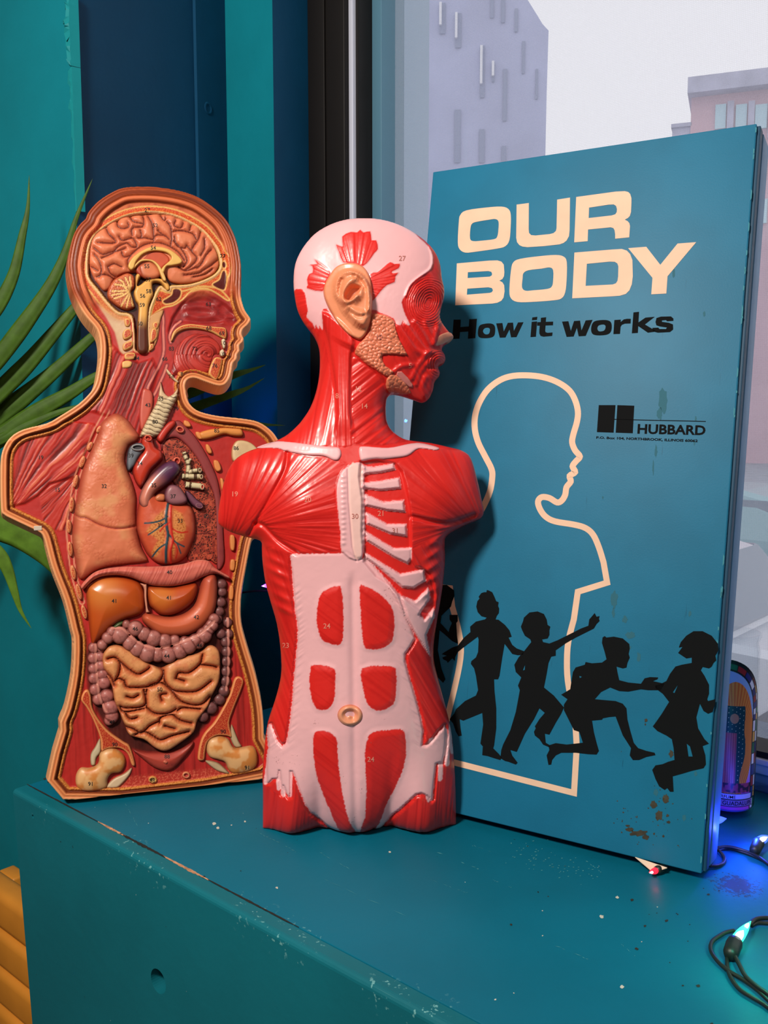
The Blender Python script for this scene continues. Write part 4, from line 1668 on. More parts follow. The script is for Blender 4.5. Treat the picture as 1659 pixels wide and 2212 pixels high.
RIBC = [(595, 270, 17, 27, 38), (538, 372, 17, 30, 25), (492, 465, 18, 38, 18), (453, 580, 15, 40, 12), (428, 720, 17, 46, 4), (412, 850, 17, 42, -2), (420, 985, 17, 46, -6), (438, 1125, 17, 46, -10), (472, 1240, 17, 50, -14), (545, 1355, 17, 45, -14)]


def rib_col(X, Y, D):
    f1, f2 = cells(X / 2.6, Y / 2.6)
    c = mixc(solid(X, lin(236, 160, 110)), lin(190, 92, 60), sst(1.2, 0, D))
    return mixc(c, mixc(solid(X, lin(190, 64, 40)), lin(240, 160, 90), sst(.4, .2, f1)), sst(2.8, 3.8, D))


for cx_, cy_, ra, rb, an in RIBC:
    if cy_ == 1355:
        cx_ = 182 * 2.765
        cy_ = (1322 - 830) * 2.765
    t = np.linspace(0, 2 * math.pi, 14, endpoint=False)
    a = math.radians(an)
    ex, ey = ra * np.cos(t), rb * np.sin(t)
    q = np.stack([cx_ + ex * math.cos(a) - ey * math.sin(a), cy_ + ex * math.sin(a) + ey * math.cos(a)], 1)
    part('rib_end', np.array([0, 830]) + q / 2.765, rib_col, zb=3, h=7, edge=5, step=1.3)
for s in ('1100,215 1130,225 1142,255 1115,258 1095,240', '1168,285 1195,288 1212,325 1190,332 1170,310', '1228,360 1250,365 1268,410 1248,418 1230,395', '1275,455 1305,460 1322,510 1298,525 1278,500', '1312,565 1335,570 1342,640 1322,632',
          '1372,905 1402,910 1400,990 1375,985', '1376,1050 1404,1052 1400,1112 1372,1108', '1370,1205 1396,1210 1392,1285 1365,1280'):
    part('rib_end', ZB(s), shade(lin(236, 150, 84), lin(196, 98, 50), 3), zb=3, h=7, edge=4, step=1.4)
part('collar_bone', ZB('1188,292 1250,270 1332,260 1385,262 1442,270 1448,310 1390,312 1338,302 1262,326 1205,332'), shade(lin(232, 150, 76), lin(176, 90, 44), 4), zb=3, h=11, edge=9, step=1.5)
part('shoulder_joint', ZB('1385,380 1420,335 1500,350 1560,420 1500,440 1420,470 1385,450'), shade(lin(226, 196, 150), lin(170, 100, 60), 4), zb=3, h=9, edge=9)

part('vena_cava', ZB('760,420 775,375 820,350 872,362 868,395 830,440 805,490 770,520 755,480'), shade(lin(112, 118, 126), lin(52, 52, 62), 6), zb=10, h=11, edge=10, step=1.5)
part('aorta', ZB('790,515 825,440 850,400 840,345 860,310 905,305 930,375 965,400 972,440 950,470 900,520 852,610 818,600'), shade(lin(206, 62, 40), lin(130, 24, 20), 8), zb=10, h=15, edge=16, m=m_gloss, step=1.5)
part('carotid_artery', ZB('935,320 990,240 1035,215 1050,240 1010,290 965,350'), shade(lin(200, 58, 44), lin(130, 26, 24), 5), zb=8, h=10, edge=8, step=1.5)


def ring_part(name, x, y, rx, ry, c_in, c_out, zb, an=0):
    t = np.linspace(0, 2 * math.pi, 20, endpoint=False)
    a = math.radians(an)
    ex, ey = rx * np.cos(t), ry * np.sin(t)
    q = np.stack([x + ex * math.cos(a) - ey * math.sin(a), y + ex * math.sin(a) + ey * math.cos(a)], 1)
    R = min(rx, ry)

    def det(X, Y, D):
        return -5 * sst(.42 * R, .75 * R, D)

    def col(X, Y, D):
        return mixc(solid(X, c_out), c_in, sst(.42 * R, .6 * R, D))
    return part(name, q, col, zb=zb, h=5, edge=3, det=det, step=1.1, smooth=2)


ring_part('vessel_opening', 298, 967, 15, 8, lin(66, 62, 66), lin(150, 150, 150), 22, 0)
ring_part('vessel_opening', 389, 928, 9.5, 7.5, lin(150, 30, 28), lin(226, 120, 92), 10, 25)
ring_part('vessel_opening', 382, 996, 8.5, 9, lin(150, 34, 30), lin(226, 110, 84), 16, 10)
ring_part('vessel_opening', 320, 947, 9, 7, lin(150, 28, 26), lin(224, 96, 72), 24, 20)


def heart_col(X, Y, D):
    c = mixc(solid(X, lin(206, 86, 54)), lin(224, 120, 80), sst(.4, .7, fbm(X / 26, Y / 26)))
    f1, f2 = cells(X / 4, Y / 4)
    fat = np.maximum(sst(-2, 4, pdist(X, Y, ZB('870,880 930,790 985,740 990,850 985,960 930,1040 900,1010 940,930'))), sst(-2, 4, pdist(X, Y, ZB('1030,740 1090,770 1115,850 1100,930 1050,950 1040,1050 1020,1000 1030,880'))))
    c = mixc(c, mixc(solid(X, lin(224, 148, 78)), lin(180, 92, 40), sst(.35, .7, f1)), fat * .9)
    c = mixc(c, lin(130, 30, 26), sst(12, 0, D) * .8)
    V = [(ZB('1003,715 992,780 995,850 1003,900 992,980 992,1068'), 2.6, lin(44, 74, 84)), (ZB('1000,790 960,815 900,828 865,830'), 1.6, lin(44, 74, 84)), (ZB('985,830 930,870 885,900'), 1.2, lin(44, 74, 84)),
         (ZB('998,950 950,980 910,1030'), 1.5, lin(44, 74, 84)), (ZB('1003,890 1045,940 1080,960 1100,970'), 1.5, lin(44, 74, 84)), (ZB('1060,955 1080,1010'), 1.2, lin(44, 74, 84)),
         (ZB('1022,722 1018,800 1024,880 1032,930 1018,1000 1020,1068'), 2.0, lin(206, 44, 30)), (ZB('1020,820 980,850 955,880'), 1.2, lin(206, 44, 30)), (ZB('1024,860 1070,885 1120,882'), 1.3, lin(206, 44, 30)), (ZB('1030,930 1060,990 1050,1040'), 1.0, lin(206, 44, 30))]
    for l, w, cc in V:
        c = mixc(c, cc, sst(w + .8, w - .2, ldist(X, Y, crom(l, 3, False))))
    return c


def heart_det(X, Y, D):
    f1, f2 = cells(X / 4, Y / 4)
    d = ldist_many(X, Y, [crom(ZB('1003,715 992,780 995,850 1003,900 992,980 992,1068'), 3, False), crom(ZB('1022,722 1018,800 1024,880 1032,930 1018,1000 1020,1068'), 3, False)])
    return 2.2 * np.exp(-(d / 3) ** 2) + .8 * fbm(X / 8, Y / 8)


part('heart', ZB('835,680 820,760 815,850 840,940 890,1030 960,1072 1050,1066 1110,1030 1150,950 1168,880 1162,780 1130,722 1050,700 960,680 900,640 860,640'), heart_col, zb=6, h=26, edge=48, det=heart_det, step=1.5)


def pt_col(X, Y, D):
    t = sst(-30, 40, (X - 340) - .9 * (Y - 1040))
    c = mixc(solid(X, lin(214, 130, 108)), lin(92, 52, 84), t)
    return mixc(c, lin(70, 26, 44), sst(9, 0, D) * .75)


part('pulmonary_artery', ZB('828,690 850,620 885,565 930,515 985,470 1040,458 1075,490 1070,530 1030,575 985,610 930,650 905,700 890,740 850,740'), pt_col, zb=14, h=20, edge=20, m=m_gloss, step=1.5)
part('heart_auricle', ZB('985,640 1015,602 1065,608 1105,655 1120,700 1085,722 1020,722 985,690'), shade(lin(158, 104, 110), lin(90, 44, 56), 8), zb=22, h=12, edge=14, step=1.5)
part('heart_fat_lobe', ZB('925,675 950,655 985,660 985,695 950,702 930,695'), shade(lin(214, 128, 84), lin(160, 80, 50), 4), zb=20, h=8, edge=8, step=1.4)
part('pulmonary_vein', ZB('1105,640 1130,640 1180,690 1215,715 1205,745 1165,740 1120,690'), shade(lin(120, 70, 90), lin(52, 22, 34), 6), zb=12, h=9, edge=8, step=1.4)
ring_part('vessel_opening', 430, 1093, 9, 6, lin(60, 24, 34), lin(150, 100, 110), 17, 20)


def br_tube(name, pts, w):
    l = np.asarray(pts, float)
    q = crom(l, 4, False)
    tg = np.gradient(q, axis=0)
    tg /= np.linalg.norm(tg, axis=1)[:, None]
    nn = np.stack([-tg[:, 1], tg[:, 0]], 1) * w
    poly = np.concatenate([q + nn, (q - nn)[::-1]])
    s = np.concatenate([[0], np.cumsum(np.linalg.norm(np.diff(q, axis=0), axis=1))])

    def along(X, Y):
        d2 = ((np.stack([X, Y], 1)[:, None, :] - q[None]) ** 2).sum(2)
        return s[d2.argmin(1)]

    def det(X, Y, D):
        return 1.6 * np.abs(np.sin(along(X, Y) * math.pi / 6))

    def col(X, Y, D):
        r = np.abs(np.sin(along(X, Y) * math.pi / 6))
        return mixc(mixc(solid(X, lin(222, 206, 164)), lin(92, 66, 46), sst(.5, .15, r)), lin(110, 78, 56), sst(2.5, 0, D) * .6)
    return part(name, poly, col, zb=10, h=9, edge=w, det=det, step=1.1, smooth=1)


br_tube('bronchus', ZB('1098,402 1110,440 1125,480 1122,530 1115,570'), 5)
br_tube('bronchus', ZB('1125,470 1140,445'), 3.5)
br_tube('bronchus', ZB('1120,530 1150,520 1192,514'), 5)
br_tube('bronchus', ZB('1085,550 1130,552 1200,552'), 6)
br_tube('bronchus', ZB('1105,600 1150,606 1205,612'), 7)
ring_part('bronchus_opening', 432, 1016, 4, 5.5, lin(120, 80, 60), lin(222, 200, 160), 16)
ring_part('bronchus_opening', 435, 1030, 4, 5.5, lin(120, 80, 60), lin(222, 200, 160), 17)
ring_part('bronchus_opening', 437, 1052, 4.5, 6.5, lin(190, 60, 50), lin(222, 200, 160), 18)

# ---- belly
def dia_col(X, Y, D):
    s = stria(X / 2.4 + .2 * Y, Y / 60, 6.1)
    c = mixc(solid(X, lin(222, 116, 98)), lin(190, 80, 70), sst(.45, .8, s) * .7)
    return mixc(c, lin(226, 150, 128), sst(4, 0, D) * .5)


def dia_det(X, Y, D):
    return 1.2 * stria(X / 2.4 + .2 * Y, Y / 60, 6.1)


part('diaphragm', ZC('252,212 330,130 420,95 560,80 700,80 850,76 980,60 1080,32 1160,38 1205,85 1260,120 1310,150 1300,165 1210,130 1120,155 1050,188 960,212 860,222 760,215 690,190 600,155 500,140 400,150 330,182 266,242'), dia_col, zb=14, h=17, edge=18, det=dia_det, step=1.6)
part('liver', ZC('285,250 330,190 400,155 500,148 600,163 670,198 702,260 708,340 702,390 660,430 570,458 490,498 430,560 380,610 330,640 312,560 298,430'),
     lambda X, Y, D: mixc(mixc(solid(X, lin(196, 84, 28)), lin(222, 130, 56), sst(60, 5, np.hypot(X - 222, Y - 1275))), lin(140, 42, 20), np.maximum(sst(12, 0, D) * .8, sst(1330, 1390, Y) * .5)), zb=2, h=26, edge=50, m=m_gloss, step=1.8)
part('liver', ZC('722,232 800,220 900,225 1000,205 1072,198 1084,250 1052,330 982,390 900,426 830,426 770,390 732,340'),
     lambda X, Y, D: mixc(mixc(solid(X, lin(196, 78, 28)), lin(218, 122, 50), sst(45, 5, np.hypot(X - 348, Y - 1285))), lin(130, 38, 20), sst(12, 0, D) * .85), zb=8, h=24, edge=38, m=m_gloss, step=1.6)
part('liver_ligament', ZC('672,200 705,205 722,215 722,300 730,380 742,405 715,410 712,380 702,300 698,235'), shade(lin(226, 160, 130), lin(180, 100, 80), 2), zb=16, h=8, edge=4, step=1.3)
part('stomach', ZC('1130,150 1180,128 1222,160 1225,280 1205,400 1135,500 1045,560 935,582 820,572 740,522 690,472 688,430 730,408 800,428 900,436 990,412 1060,352 1092,260 1110,185'),
     lambda X, Y, D: mixc(mixc(solid(X, lin(216, 104, 66)), lin(190, 78, 56), sst(1310, 1230, Y) * .8), lin(140, 48, 34), sst(13, 0, D) * .8), zb=6, h=24, edge=30, step=1.7)
part('gall_bladder', ZC('468,522 510,480 562,468 552,496 500,526'), shade(lin(70, 84, 40), lin(30, 40, 20), 4), zb=8, h=8, edge=8, step=1.4)


def beads(name, cs, c0, c1, zb=4, taenia=None, kz=.8):
    q = np.array([(100 + x / 3.318, 1200 + y / 3.318, 1.32 * r / 3.318) for x, y, r in cs])
    lo = (q[:, :2] - q[:, 2:]).min(0) - 2
    hi = (q[:, :2] + q[:, 2:]).max(0) + 2
    # outline of the union: march the distance field on a small grid, take the outer polygon by angle-free tracing
    bm = bmesh.new()
    V = []
    def fld(X, Y):
        d = np.full(X.shape, -30.0)
        for x, y, r in q:
            e = r - np.hypot(X - x, Y - y)
            m = np.maximum(d, e)
            d = m + .35 * np.maximum(0, 3 - np.abs(d - e)) ** 2 / 6
        return d
    bm.free()
    return q, lo, hi, fld


def field_part(name, lo, hi, fld, hgt, col, zb, step=1.4, m=None):
    """relief part given by an implicit field (positive inside) instead of an outline"""
    corners = np.array([[lo[0], lo[1]], [hi[0], lo[1]], [hi[0], hi[1]], [lo[0], hi[1]]])
    u, v = PN.uv(corners[:, 0], corners[:, 1], zb * MPP)
    st = step * MPP
    gu = np.arange(u.min(), u.max(), st)
    gv = np.arange(v.min(), v.max(), st)
    GU, GV = np.meshgrid(gu, gv)
    X, Y = PN.px(GU, GV, np.full(GU.shape, zb * MPP))
    f = fld(X, Y)
    for _ in range(2):                                   # slide the outside corners of border cells onto the outline
        e = .5
        gx = (fld(X + e, Y) - fld(X - e, Y)) / (2 * e)
        gy = (fld(X, Y + e) - fld(X, Y - e)) / (2 * e)
        g2 = np.maximum(gx * gx + gy * gy, .2)
        mv = (f < 0) & (f > -2.2 * step)
        X = np.where(mv, X - fld(X, Y) * gx / g2, X)
        Y = np.where(mv, Y - fld(X, Y) * gy / g2, Y)
    Mi = f > 0
    U2, V2 = PN.uv(X, Y, zb * MPP)
    D = np.maximum(fld(X, Y), 0)
    z = zb * MPP + hgt(X, Y, D) * MPP
    C = col(X.ravel(), Y.ravel(), D.ravel())
    ny, nx = Mi.shape
    cell = Mi[:-1, :-1] | Mi[1:, :-1] | Mi[:-1, 1:] | Mi[1:, 1:]
    jy, jx = np.nonzero(cell)
    q = np.stack([jy * nx + jx, jy * nx + jx + 1, (jy + 1) * nx + jx + 1, (jy + 1) * nx + jx], 1)
    ids = np.unique(q)
    remap = -np.ones(nx * ny, int)
    remap[ids] = np.arange(len(ids))
    VV = np.stack([U2.ravel()[ids], V2.ravel()[ids], z.ravel()[ids]], 1)
    CC = C[ids]
    q = remap[q]
    E = np.concatenate([q[:, [0, 1]], q[:, [1, 2]], q[:, [2, 3]], q[:, [3, 0]]])
    key = np.minimum(E[:, 0], E[:, 1]) * (len(VV) + 1) + np.maximum(E[:, 0], E[:, 1])
    uq, inv, cnt = np.unique(key, return_inverse=True, return_counts=True)
    B = E[cnt[inv] == 1]
    bv = np.unique(B)
    nb = -np.ones(len(VV), int)
    nb[bv] = len(VV) + np.arange(len(bv))
    low = VV[bv].copy()
    low[:, 2] -= 8 * MPP
    VV = np.concatenate([VV, low])
    CC = np.concatenate([CC, CC[bv]])
    FF = np.concatenate([q, np.stack([B[:, 1], B[:, 0], nb[B[:, 0]], nb[B[:, 1]]], 1)])
    o = mesh_obj(name, VV, FF, m or m_paint, panel, True, CC)
    PN.parts.append(Grid(gu[0], gv[0], st, z, Mi))
    return o


def colon(name, cs, c0, c1, zb, k=.85, taenia=None):
    q, lo, hi, fld = beads(name, cs, c0, c1)

    def near(X, Y):
        h = np.zeros(X.shape)
        s2 = np.zeros(X.shape)
        for x, y, r in q:
            e = np.sqrt(np.maximum(r * r - (X - x) ** 2 - (Y - y) ** 2, 0))
            s2 = np.maximum(s2, np.minimum(h, e))
            h = np.maximum(h, e)
        return h, s2

    def hgt(X, Y, D):
        h, s2 = near(X, Y)
        z = 2.5 + k * h
        if taenia is not None:
            d = ldist(X, Y, taenia)
            z = z * (1 - .5 * np.exp(-(d / 3.5) ** 2)) + 5 * np.exp(-(d / 3.5) ** 2)
        return z

    def col(X, Y, D):
        h, s2 = near(X, Y)
        c = mixc(solid(X, c0), c1, np.clip(sst(5, 0, D) + sst(.72, .98, s2 / np.maximum(h, .1)) * .9 * sst(.5, 2, s2), 0, 1))
        c = mixc(c, c1, .35 * sst(.45, .65, fbm(X / 5, Y / 5)))
        if taenia is not None:
            c = mixc(c, lin(214, 140, 124), sst(3.2, 2.0, ldist(X, Y, taenia)))
        return c
    return field_part(name, lo, hi, fld, hgt, col, zb)


PK = lin(186, 116, 106)
PKD = lin(112, 50, 44)
# ascending colon, descending colon, then the transverse colon hanging across
colon('ascending_colon', [(340, 660, 32), (335, 735, 32), (335, 810, 30), (340, 880, 32), (350, 960, 34), (372, 1030, 34), (395, 660, 30), (388, 725, 30), (395, 790, 32), (405, 850, 32), (415, 910, 38), (435, 1005, 40), (460, 1090, 46), (470, 1150, 40), (450, 1180, 30)], lin(188, 112, 104), lin(100, 42, 38), 2, taenia=crom(ZC('352,640 356,740 362,850 372,960 392,1040 430,1110'), 4, False))
colon('descending_colon', [(1255, 205, 30), (1258, 262, 28), (1250, 335, 30), (1240, 400, 28), (1225, 455, 30), (1285, 620, 30), (1290, 690, 30), (1288, 760, 30), (1285, 830, 30), (1282, 900, 30), (1270, 970, 32), (1240, 1030, 32), (1250, 560, 30), (1300, 480, 28), (1310, 560, 26), (1180, 1090, 36), (1120, 1150, 34)], lin(128, 78, 76), lin(60, 26, 26), 1, taenia=crom(ZC('1296,420 1300,560 1304,700 1300,860 1286,960'), 4, False))
TAE = crom(ZC('470,520 540,520 620,590 700,640 800,662 900,642 1000,604 1080,572 1150,520 1200,470'), 4, False)
colon('transverse_colon', [(575, 492, 24), (640, 522, 44), (702, 562, 40), (770, 592, 46), (850, 610, 40), (920, 604, 30), (1200, 455, 32),
                           (400, 640, 30), (440, 590, 34), (528, 572, 48), (600, 630, 42), (652, 670, 44), (725, 702, 50), (796, 712, 40), (875, 712, 46), (955, 684, 44), (1015, 645, 48), (1070, 610, 40), (1090, 625, 34), (1130, 570, 44), (1160, 530, 34), (1185, 500, 36), (470, 548, 30), (990, 610, 26)], PK, PKD, 14, taenia=TAE)

GUT = [crom(ZC(s), 4, False) for s in (
    '440,740 490,730 530,770 520,850 490,900', '530,760 600,820 660,850 720,820 740,800', '560,900 580,940 640,945 720,940 790,920 830,880', '580,1010 620,1020 660,1000',
    '700,960 715,1050 690,1080 640,1090 560,1090 530,1080', '840,820 850,900 900,960 970,975 1080,970 1180,900', '930,880 950,840 1020,840 1090,790 1110,760', '1100,780 1180,790 1220,800',
    '740,930 820,910 900,970 960,1040 1050,1070 1120,1060 1170,1010', '830,1040 820,1000 860,990', '720,1090 780,1130 870,1130 930,1100', '810,1200 820,1160 900,1140 960,1180 1040,1200',
    '570,1130 600,1170 650,1160', '550,1220 620,1240 680,1270 740,1220 800,1190', '640,1280 700,1260 760,1290 820,1320 900,1290 1020,1260', '850,1220 920,1240', '820,790 838,850 800,910', '560,900 520,880 490,900',
    '720,960 714,1000 720,1090', '530,1080 560,1120 700,1095', '940,1110 980,1090 1100,1100', '1110,760 1120,710', '420,830 470,880 490,930', '930,880 990,900')]
GO = ZC('410,700 450,650 520,640 600,680 680,740 780,790 830,800 900,760 1000,720 1100,690 1170,640 1232,680 1242,800 1232,900 1184,1000 1152,1080 1082,1170 1052,1260 962,1332 860,1392 780,1372 700,1312 600,1282 558,1200 530,1130 490,1040 470,930 420,830 404,760')


def gut_det(X, Y, D):
    d = ldist_many(X, Y, GUT, 16)
    return 14 * np.sqrt(np.clip(1 - (1 - np.clip(d / 15.5, 0, 1)) ** 2, 0, 1)) + 1.2 * fbm(X / 8, Y / 8)


def gut_col(X, Y, D):
    d = ldist_many(X, Y, GUT, 16)
    c = mixc(solid(X, lin(232, 158, 100)), lin(206, 108, 64), sst(9, 2, d))
    c = mixc(c, lin(222, 120, 80), .5 * sst(.45, .7, fbm(X / 20 + 7, Y / 20)))
    c = mixc(c, lin(170, 90, 70), sst(470, 500, X + .0 * Y) * .4)  # shading painted in: browner at the right side
    # fine vessels
    f1, f2 = cells(X / 7 + fbm(X / 6, Y / 6), Y / 7)
    c = mixc(c, lin(180, 80, 56), sst(.07, .02, f2 - f1) * .45 * sst(.4, .55, vnoise(X / 11, Y / 11)))
    c = mixc(c, lin(120, 50, 30), sst(1.7, .4, d))
    return mixc(c, lin(150, 66, 40), sst(6, 0, D) * .7)


part('small_intestine', GO, gut_col, zb=2, h=10, edge=22, det=gut_det, step=1.5)

# ---- pelvis
part('bladder', ZC('620,1390 720,1400 860,1400 960,1380 1052,1330 1042,1382 962,1480 902,1532 840,1542 760,1512 680,1450'),
     lambda X, Y, D: mixc(mixc(solid(X, lin(190, 72, 56)), lin(150, 46, 40), sst(.4, .7, fbm(X / 14, Y / 14))), lin(100, 26, 26), sst(9, 0, D) * .8), zb=1, h=16, edge=28, step=1.6)
part('bladder_neck', ZC('830,1475 852,1458 876,1475 862,1495 845,1492'), shade(lin(216, 110, 84), lin(170, 70, 54), 3), zb=12, h=8, edge=6, step=1.3)


def il_col(X, Y, D):
    f1, f2 = cells(X / 2.4, Y / 2.4)
    c = mixc(solid(X, lin(236, 150, 92)), lin(196, 104, 56), sst(1.5, 0, D))
    return mixc(c, mixc(solid(X, lin(184, 52, 34)), lin(226, 120, 66), sst(.38, .18, f1)), sst(4.2, 5.4, D))


part('hip_bone', ZC('248,1035 268,972 300,960 322,1000 334,1090 384,1180 454,1260 552,1330 602,1368 638,1492 612,1502 580,1420 520,1380 440,1385 395,1402 385,1310 335,1180 286,1090'), il_col, zb=1, h=8, edge=5, step=1.4)
part('hip_bone', ZC('1345,885 1380,865 1412,890 1402,950 1342,1100 1312,1200 1332,1300 1290,1292 1220,1292 1160,1332 1140,1402 1132,1462 1092,1468 1084,1432 1100,1340 1132,1270 1202,1190 1262,1090 1312,990'), il_col, zb=1, h=8, edge=5, step=1.4)
part('joint_cartilage', ZC('318,1425 350,1370 385,1310 392,1400 360,1450 350,1500 320,1500'), shade(lin(214, 196, 160), lin(150, 130, 100), 4), zb=1, h=5, edge=6)
part('joint_cartilage', ZC('430,1660 480,1600 560,1560 612,1520 600,1570 540,1640 500,1665'), shade(lin(226, 196, 158), lin(170, 130, 96), 4), zb=1, h=5, edge=6)
part('joint_cartilage', ZC('1325,1215 1340,1230 1380,1330 1400,1368 1350,1372 1318,1300'), shade(lin(206, 180, 140), lin(150, 120, 90), 4), zb=1, h=5, edge=5)
part('joint_cartilage', ZC('1138,1470 1180,1470 1240,1490 1300,1545 1310,1565 1230,1545 1170,1505'), shade(lin(206, 180, 140), lin(150, 120, 90), 4), zb=1, h=5, edge=5)


def fem_col(X, Y, D):
    c = mixc(solid(X, lin(238, 182, 122)), lin(222, 140, 68), sst(.4, .62, fbm(X / 17, Y / 17)))
    c = mixc(c, lin(150, 96, 60), sst(8, 0, D) * .55)
    return c


part('thigh_bone', ZC('213,1640 213,1570 248,1520 310,1520 370,1490 382,1420 430,1385 500,1385 557,1430 567,1490 532,1550 470,1562 440,1602 432,1660 350,1686 250,1682'), fem_col, zb=2, h=.62, prof='infl', step=1.5)
part('thigh_bone', ZC('1148,1390 1165,1320 1230,1294 1300,1310 1342,1372 1400,1372 1480,1364 1512,1420 1507,1500 1450,1547 1360,1562 1310,1542 1280,1482 1230,1462 1170,1442'), fem_col, zb=2, h=.62, prof='infl', step=1.5)
ring_part('vessel_opening', 330, 1684, 9.5, 8, lin(240, 200, 120), lin(214, 150, 80), 2)
ring_part('vessel_opening', 402, 1674, 8.5, 7.5, lin(190, 70, 60), lin(222, 140, 100), 2)
# small metal clip on the armpit edge
m_clip = material('clip_metal', lin(214, 200, 180), rough=.4, metal=.3)
u_, v_, z_ = top_z(PN, 82, 1141)
V = bm_box(bmesh.new(), u_ - .005, u_ + .005, v_ - .003, v_ + .003, z_ - .008, z_ + .0015, .0006)
bm_obj('clip', V, m_clip, panel)

NUM = [('27', 318, 454), ('52', 335, 487), ('54', 331, 535), ('55', 317, 575), ('57', 320, 604), ('58', 321, 629), ('56', 308, 639), ('59', 307, 659), ('60', 302, 699), ('62', 343, 646), ('63', 450, 657), ('68', 451, 709), ('69', 479, 720), ('70', 482, 741), ('70', 480, 765), ('71', 502, 743), ('71', 492, 772), ('72', 421, 753), ('76', 464, 790), ('83', 370, 753), ('66', 356, 775), ('84', 295, 774), ('74', 370, 813), ('78', 390, 808), ('27', 481, 553), ('79', 380, 883),
       ('32', 225, 1050), ('19', 89, 988), ('15', 125, 1058), ('43', 319, 875), ('45', 347, 861), ('80', 335, 911), ('85', 468, 930), ('86', 510, 968), ('39', 283, 984), ('34', 302, 1001), ('35', 332, 1048), ('37', 374, 1072), ('33', 389, 1125), ('39', 346, 1134), ('82', 446, 1115), ('40', 366, 1236), ('41', 246, 1298), ('41', 364, 1291), ('42', 424, 1333), ('46', 292, 1358), ('44', 360, 1417), ('46', 431, 1394), ('50', 345, 1489), ('49', 242, 1560), ('88', 361, 1634), ('91', 195, 1693), ('91', 533, 1658), ('90', 248, 1608), ('90', 482, 1580), ('98', 329, 1686)]
print_numbers('printed_number', PN, panel, NUM, m_ink, 8.5)
# ================================================================== the red muscle torso (moulded front half, head in profile)
m_muscle = material('glossy_red_vinyl', rough=0.38, spec=0.45, attr=True, coat=0.20)
_g = ground(770, 1783, SILL + .0008)
_tt = math.radians(4.0)
PT = Plane(_g, (1.0, 0.045, 0), (-0.0, math.sin(_tt), math.cos(_tt)))
torso = empty('muscle_torso', PT.matrix(), 'glossy red and pink muscle torso with large ear standing in front of blue box', 'anatomy model')

TRED = lin(230, 42, 36)
TPINK = lin(250, 190, 194)
THILITE = lin(252, 204, 196)
PEACH = lin(238, 150, 108)

TOUT = np.concatenate([
    P('778,476 815,477 849,485 879,498 906,515 927,533 941,552 950,575 953,602 958,625 957,648 951,671 949,689 956,703 968,718 977,728 970,738 957,749 953,758 959,767 961,778 956,788 946,794 949,804 947,815 938,826 934,845 925,863 912,870 895,865 867,856 848,853 838,858 834,872 835,907 845,928 863,943 883,951 930,957 974,967 999,974 1017,990 1030,1034 1041,1084 1045,1105 1040,1118 1028,1125 995,1139 964,1157 960,1175 961,1211 955,1271 945,1332 938,1377 936,1417 943,1453 955,1498 967,1544 976,1589 981,1650 984,1710 985,1790'),
    P('984,1880 860,1900 690,1900 570,1880'),
    P('568,1790 568,1710 567,1665 572,1604 579,1559 594,1513 605,1471 608,1438 605,1392 598,1347 585,1301 573,1256 567,1211 566,1185 563,1168 532,1160 500,1150 478,1137 471,1124 475,1081 487,1030 505,996 532,977 565,965 597,952 622,938 644,918 656,903 670,881 682,849 689,815 691,781 689,753 680,730 666,711 654,694 643,671 637,643 634,609 638,570 654,536 680,506 712,487 746,478')])

SKULL = crom(ZD('-40,-60 900,-60 1235,238 1330,330 1372,430 1352,540 1250,610 1158,690 1112,790 1078,850 1110,960 1155,1062 1120,1060 1090,1020 1070,1062 1030,1060 1000,1000 870,945 805,920 640,1000 480,1055 375,905 328,930 335,1010 335,1105 305,1060 300,1100 270,1050 265,1090 240,1040 188,985 190,945 180,850 165,745 120,715 80,740 -40,740'), 2)
FACEJAW = crom(ZD('-40,-60 1700,-60 1700,1900 1280,1800 1080,1735 960,1700 930,1610 820,1475 690,1370 640,1300 520,1240 330,1120 200,1000 -60,900'), 2)
SCM = crom(ZD('330,930 480,1010 640,1200 610,1340 600,1600 602,1900 640,2183 430,2183 470,1900 430,1500 380,1200 330,1050'), 3)
PATCH = [ZD('520,230 600,190 660,195 690,168 720,195 785,185 797,270 840,268 856,350 822,390 780,450 715,512 640,485 530,472 490,370 462,300 525,325'),
         ZD('255,435 330,480 412,560 372,640 337,738 190,712 197,680 188,630 210,575 242,562 240,505 212,488 285,482'),
         ZD('780,590 850,570 910,520 970,473 1010,492 1062,488 1050,532 988,562 1000,580 1048,572 1020,610 1012,662 940,690 880,750 808,835 788,780'),
         ZD('60,740 120,718 166,752 186,860 196,930 175,985 240,1085 120,1085 60,900')]
EARPLATE = ZD('545,478 640,478 722,512 772,582 800,680 806,800 800,950 780,1062 742,1150 692,1197 640,1187 560,1132 470,1032 390,900 345,780 350,690 400,590 462,512')
PAROTID = ZD('805,960 870,955 940,970 1010,1020 1022,1090 1062,1200 1122,1312 1112,1342 905,1338 920,1430 962,1462 1002,1502 950,1542 880,1512 820,1472 740,1422 680,1362 638,1322 672,1240 722,1190 775,1110')
GLAND2 = ZD('962,1532 1022,1528 1082,1570 1142,1640 1162,1702 1062,1712 960,1692 930,1612')
PLATE = ZD('1028,1532 1080,1493 1188,1620 1152,1648')
NOSE = ZD('1440,1150 1535,1120 1575,1165 1535,1215 1470,1240 1405,1255 1418,1200')
EYE = ZD('1330,850')[0]
CLAV_L = ZE('255,185 360,148 450,150 580,165 700,180 752,185 768,220 752,257 720,262 660,237 560,232 480,217 430,207 380,190')
CLAV_R = ZE('873,190 900,177 1050,185 1180,160 1250,158 1348,184 1330,202 1230,192 1160,236 1050,252 950,257 890,267 873,230')
STERN = ZE('738,420 760,340 800,300 840,278 880,275 908,300 903,380 908,600 903,800 862,862 770,806 762,700 742,520')
STERN_HILITE = ZE('806,312 870,290 897,320 892,780 862,850 832,780')
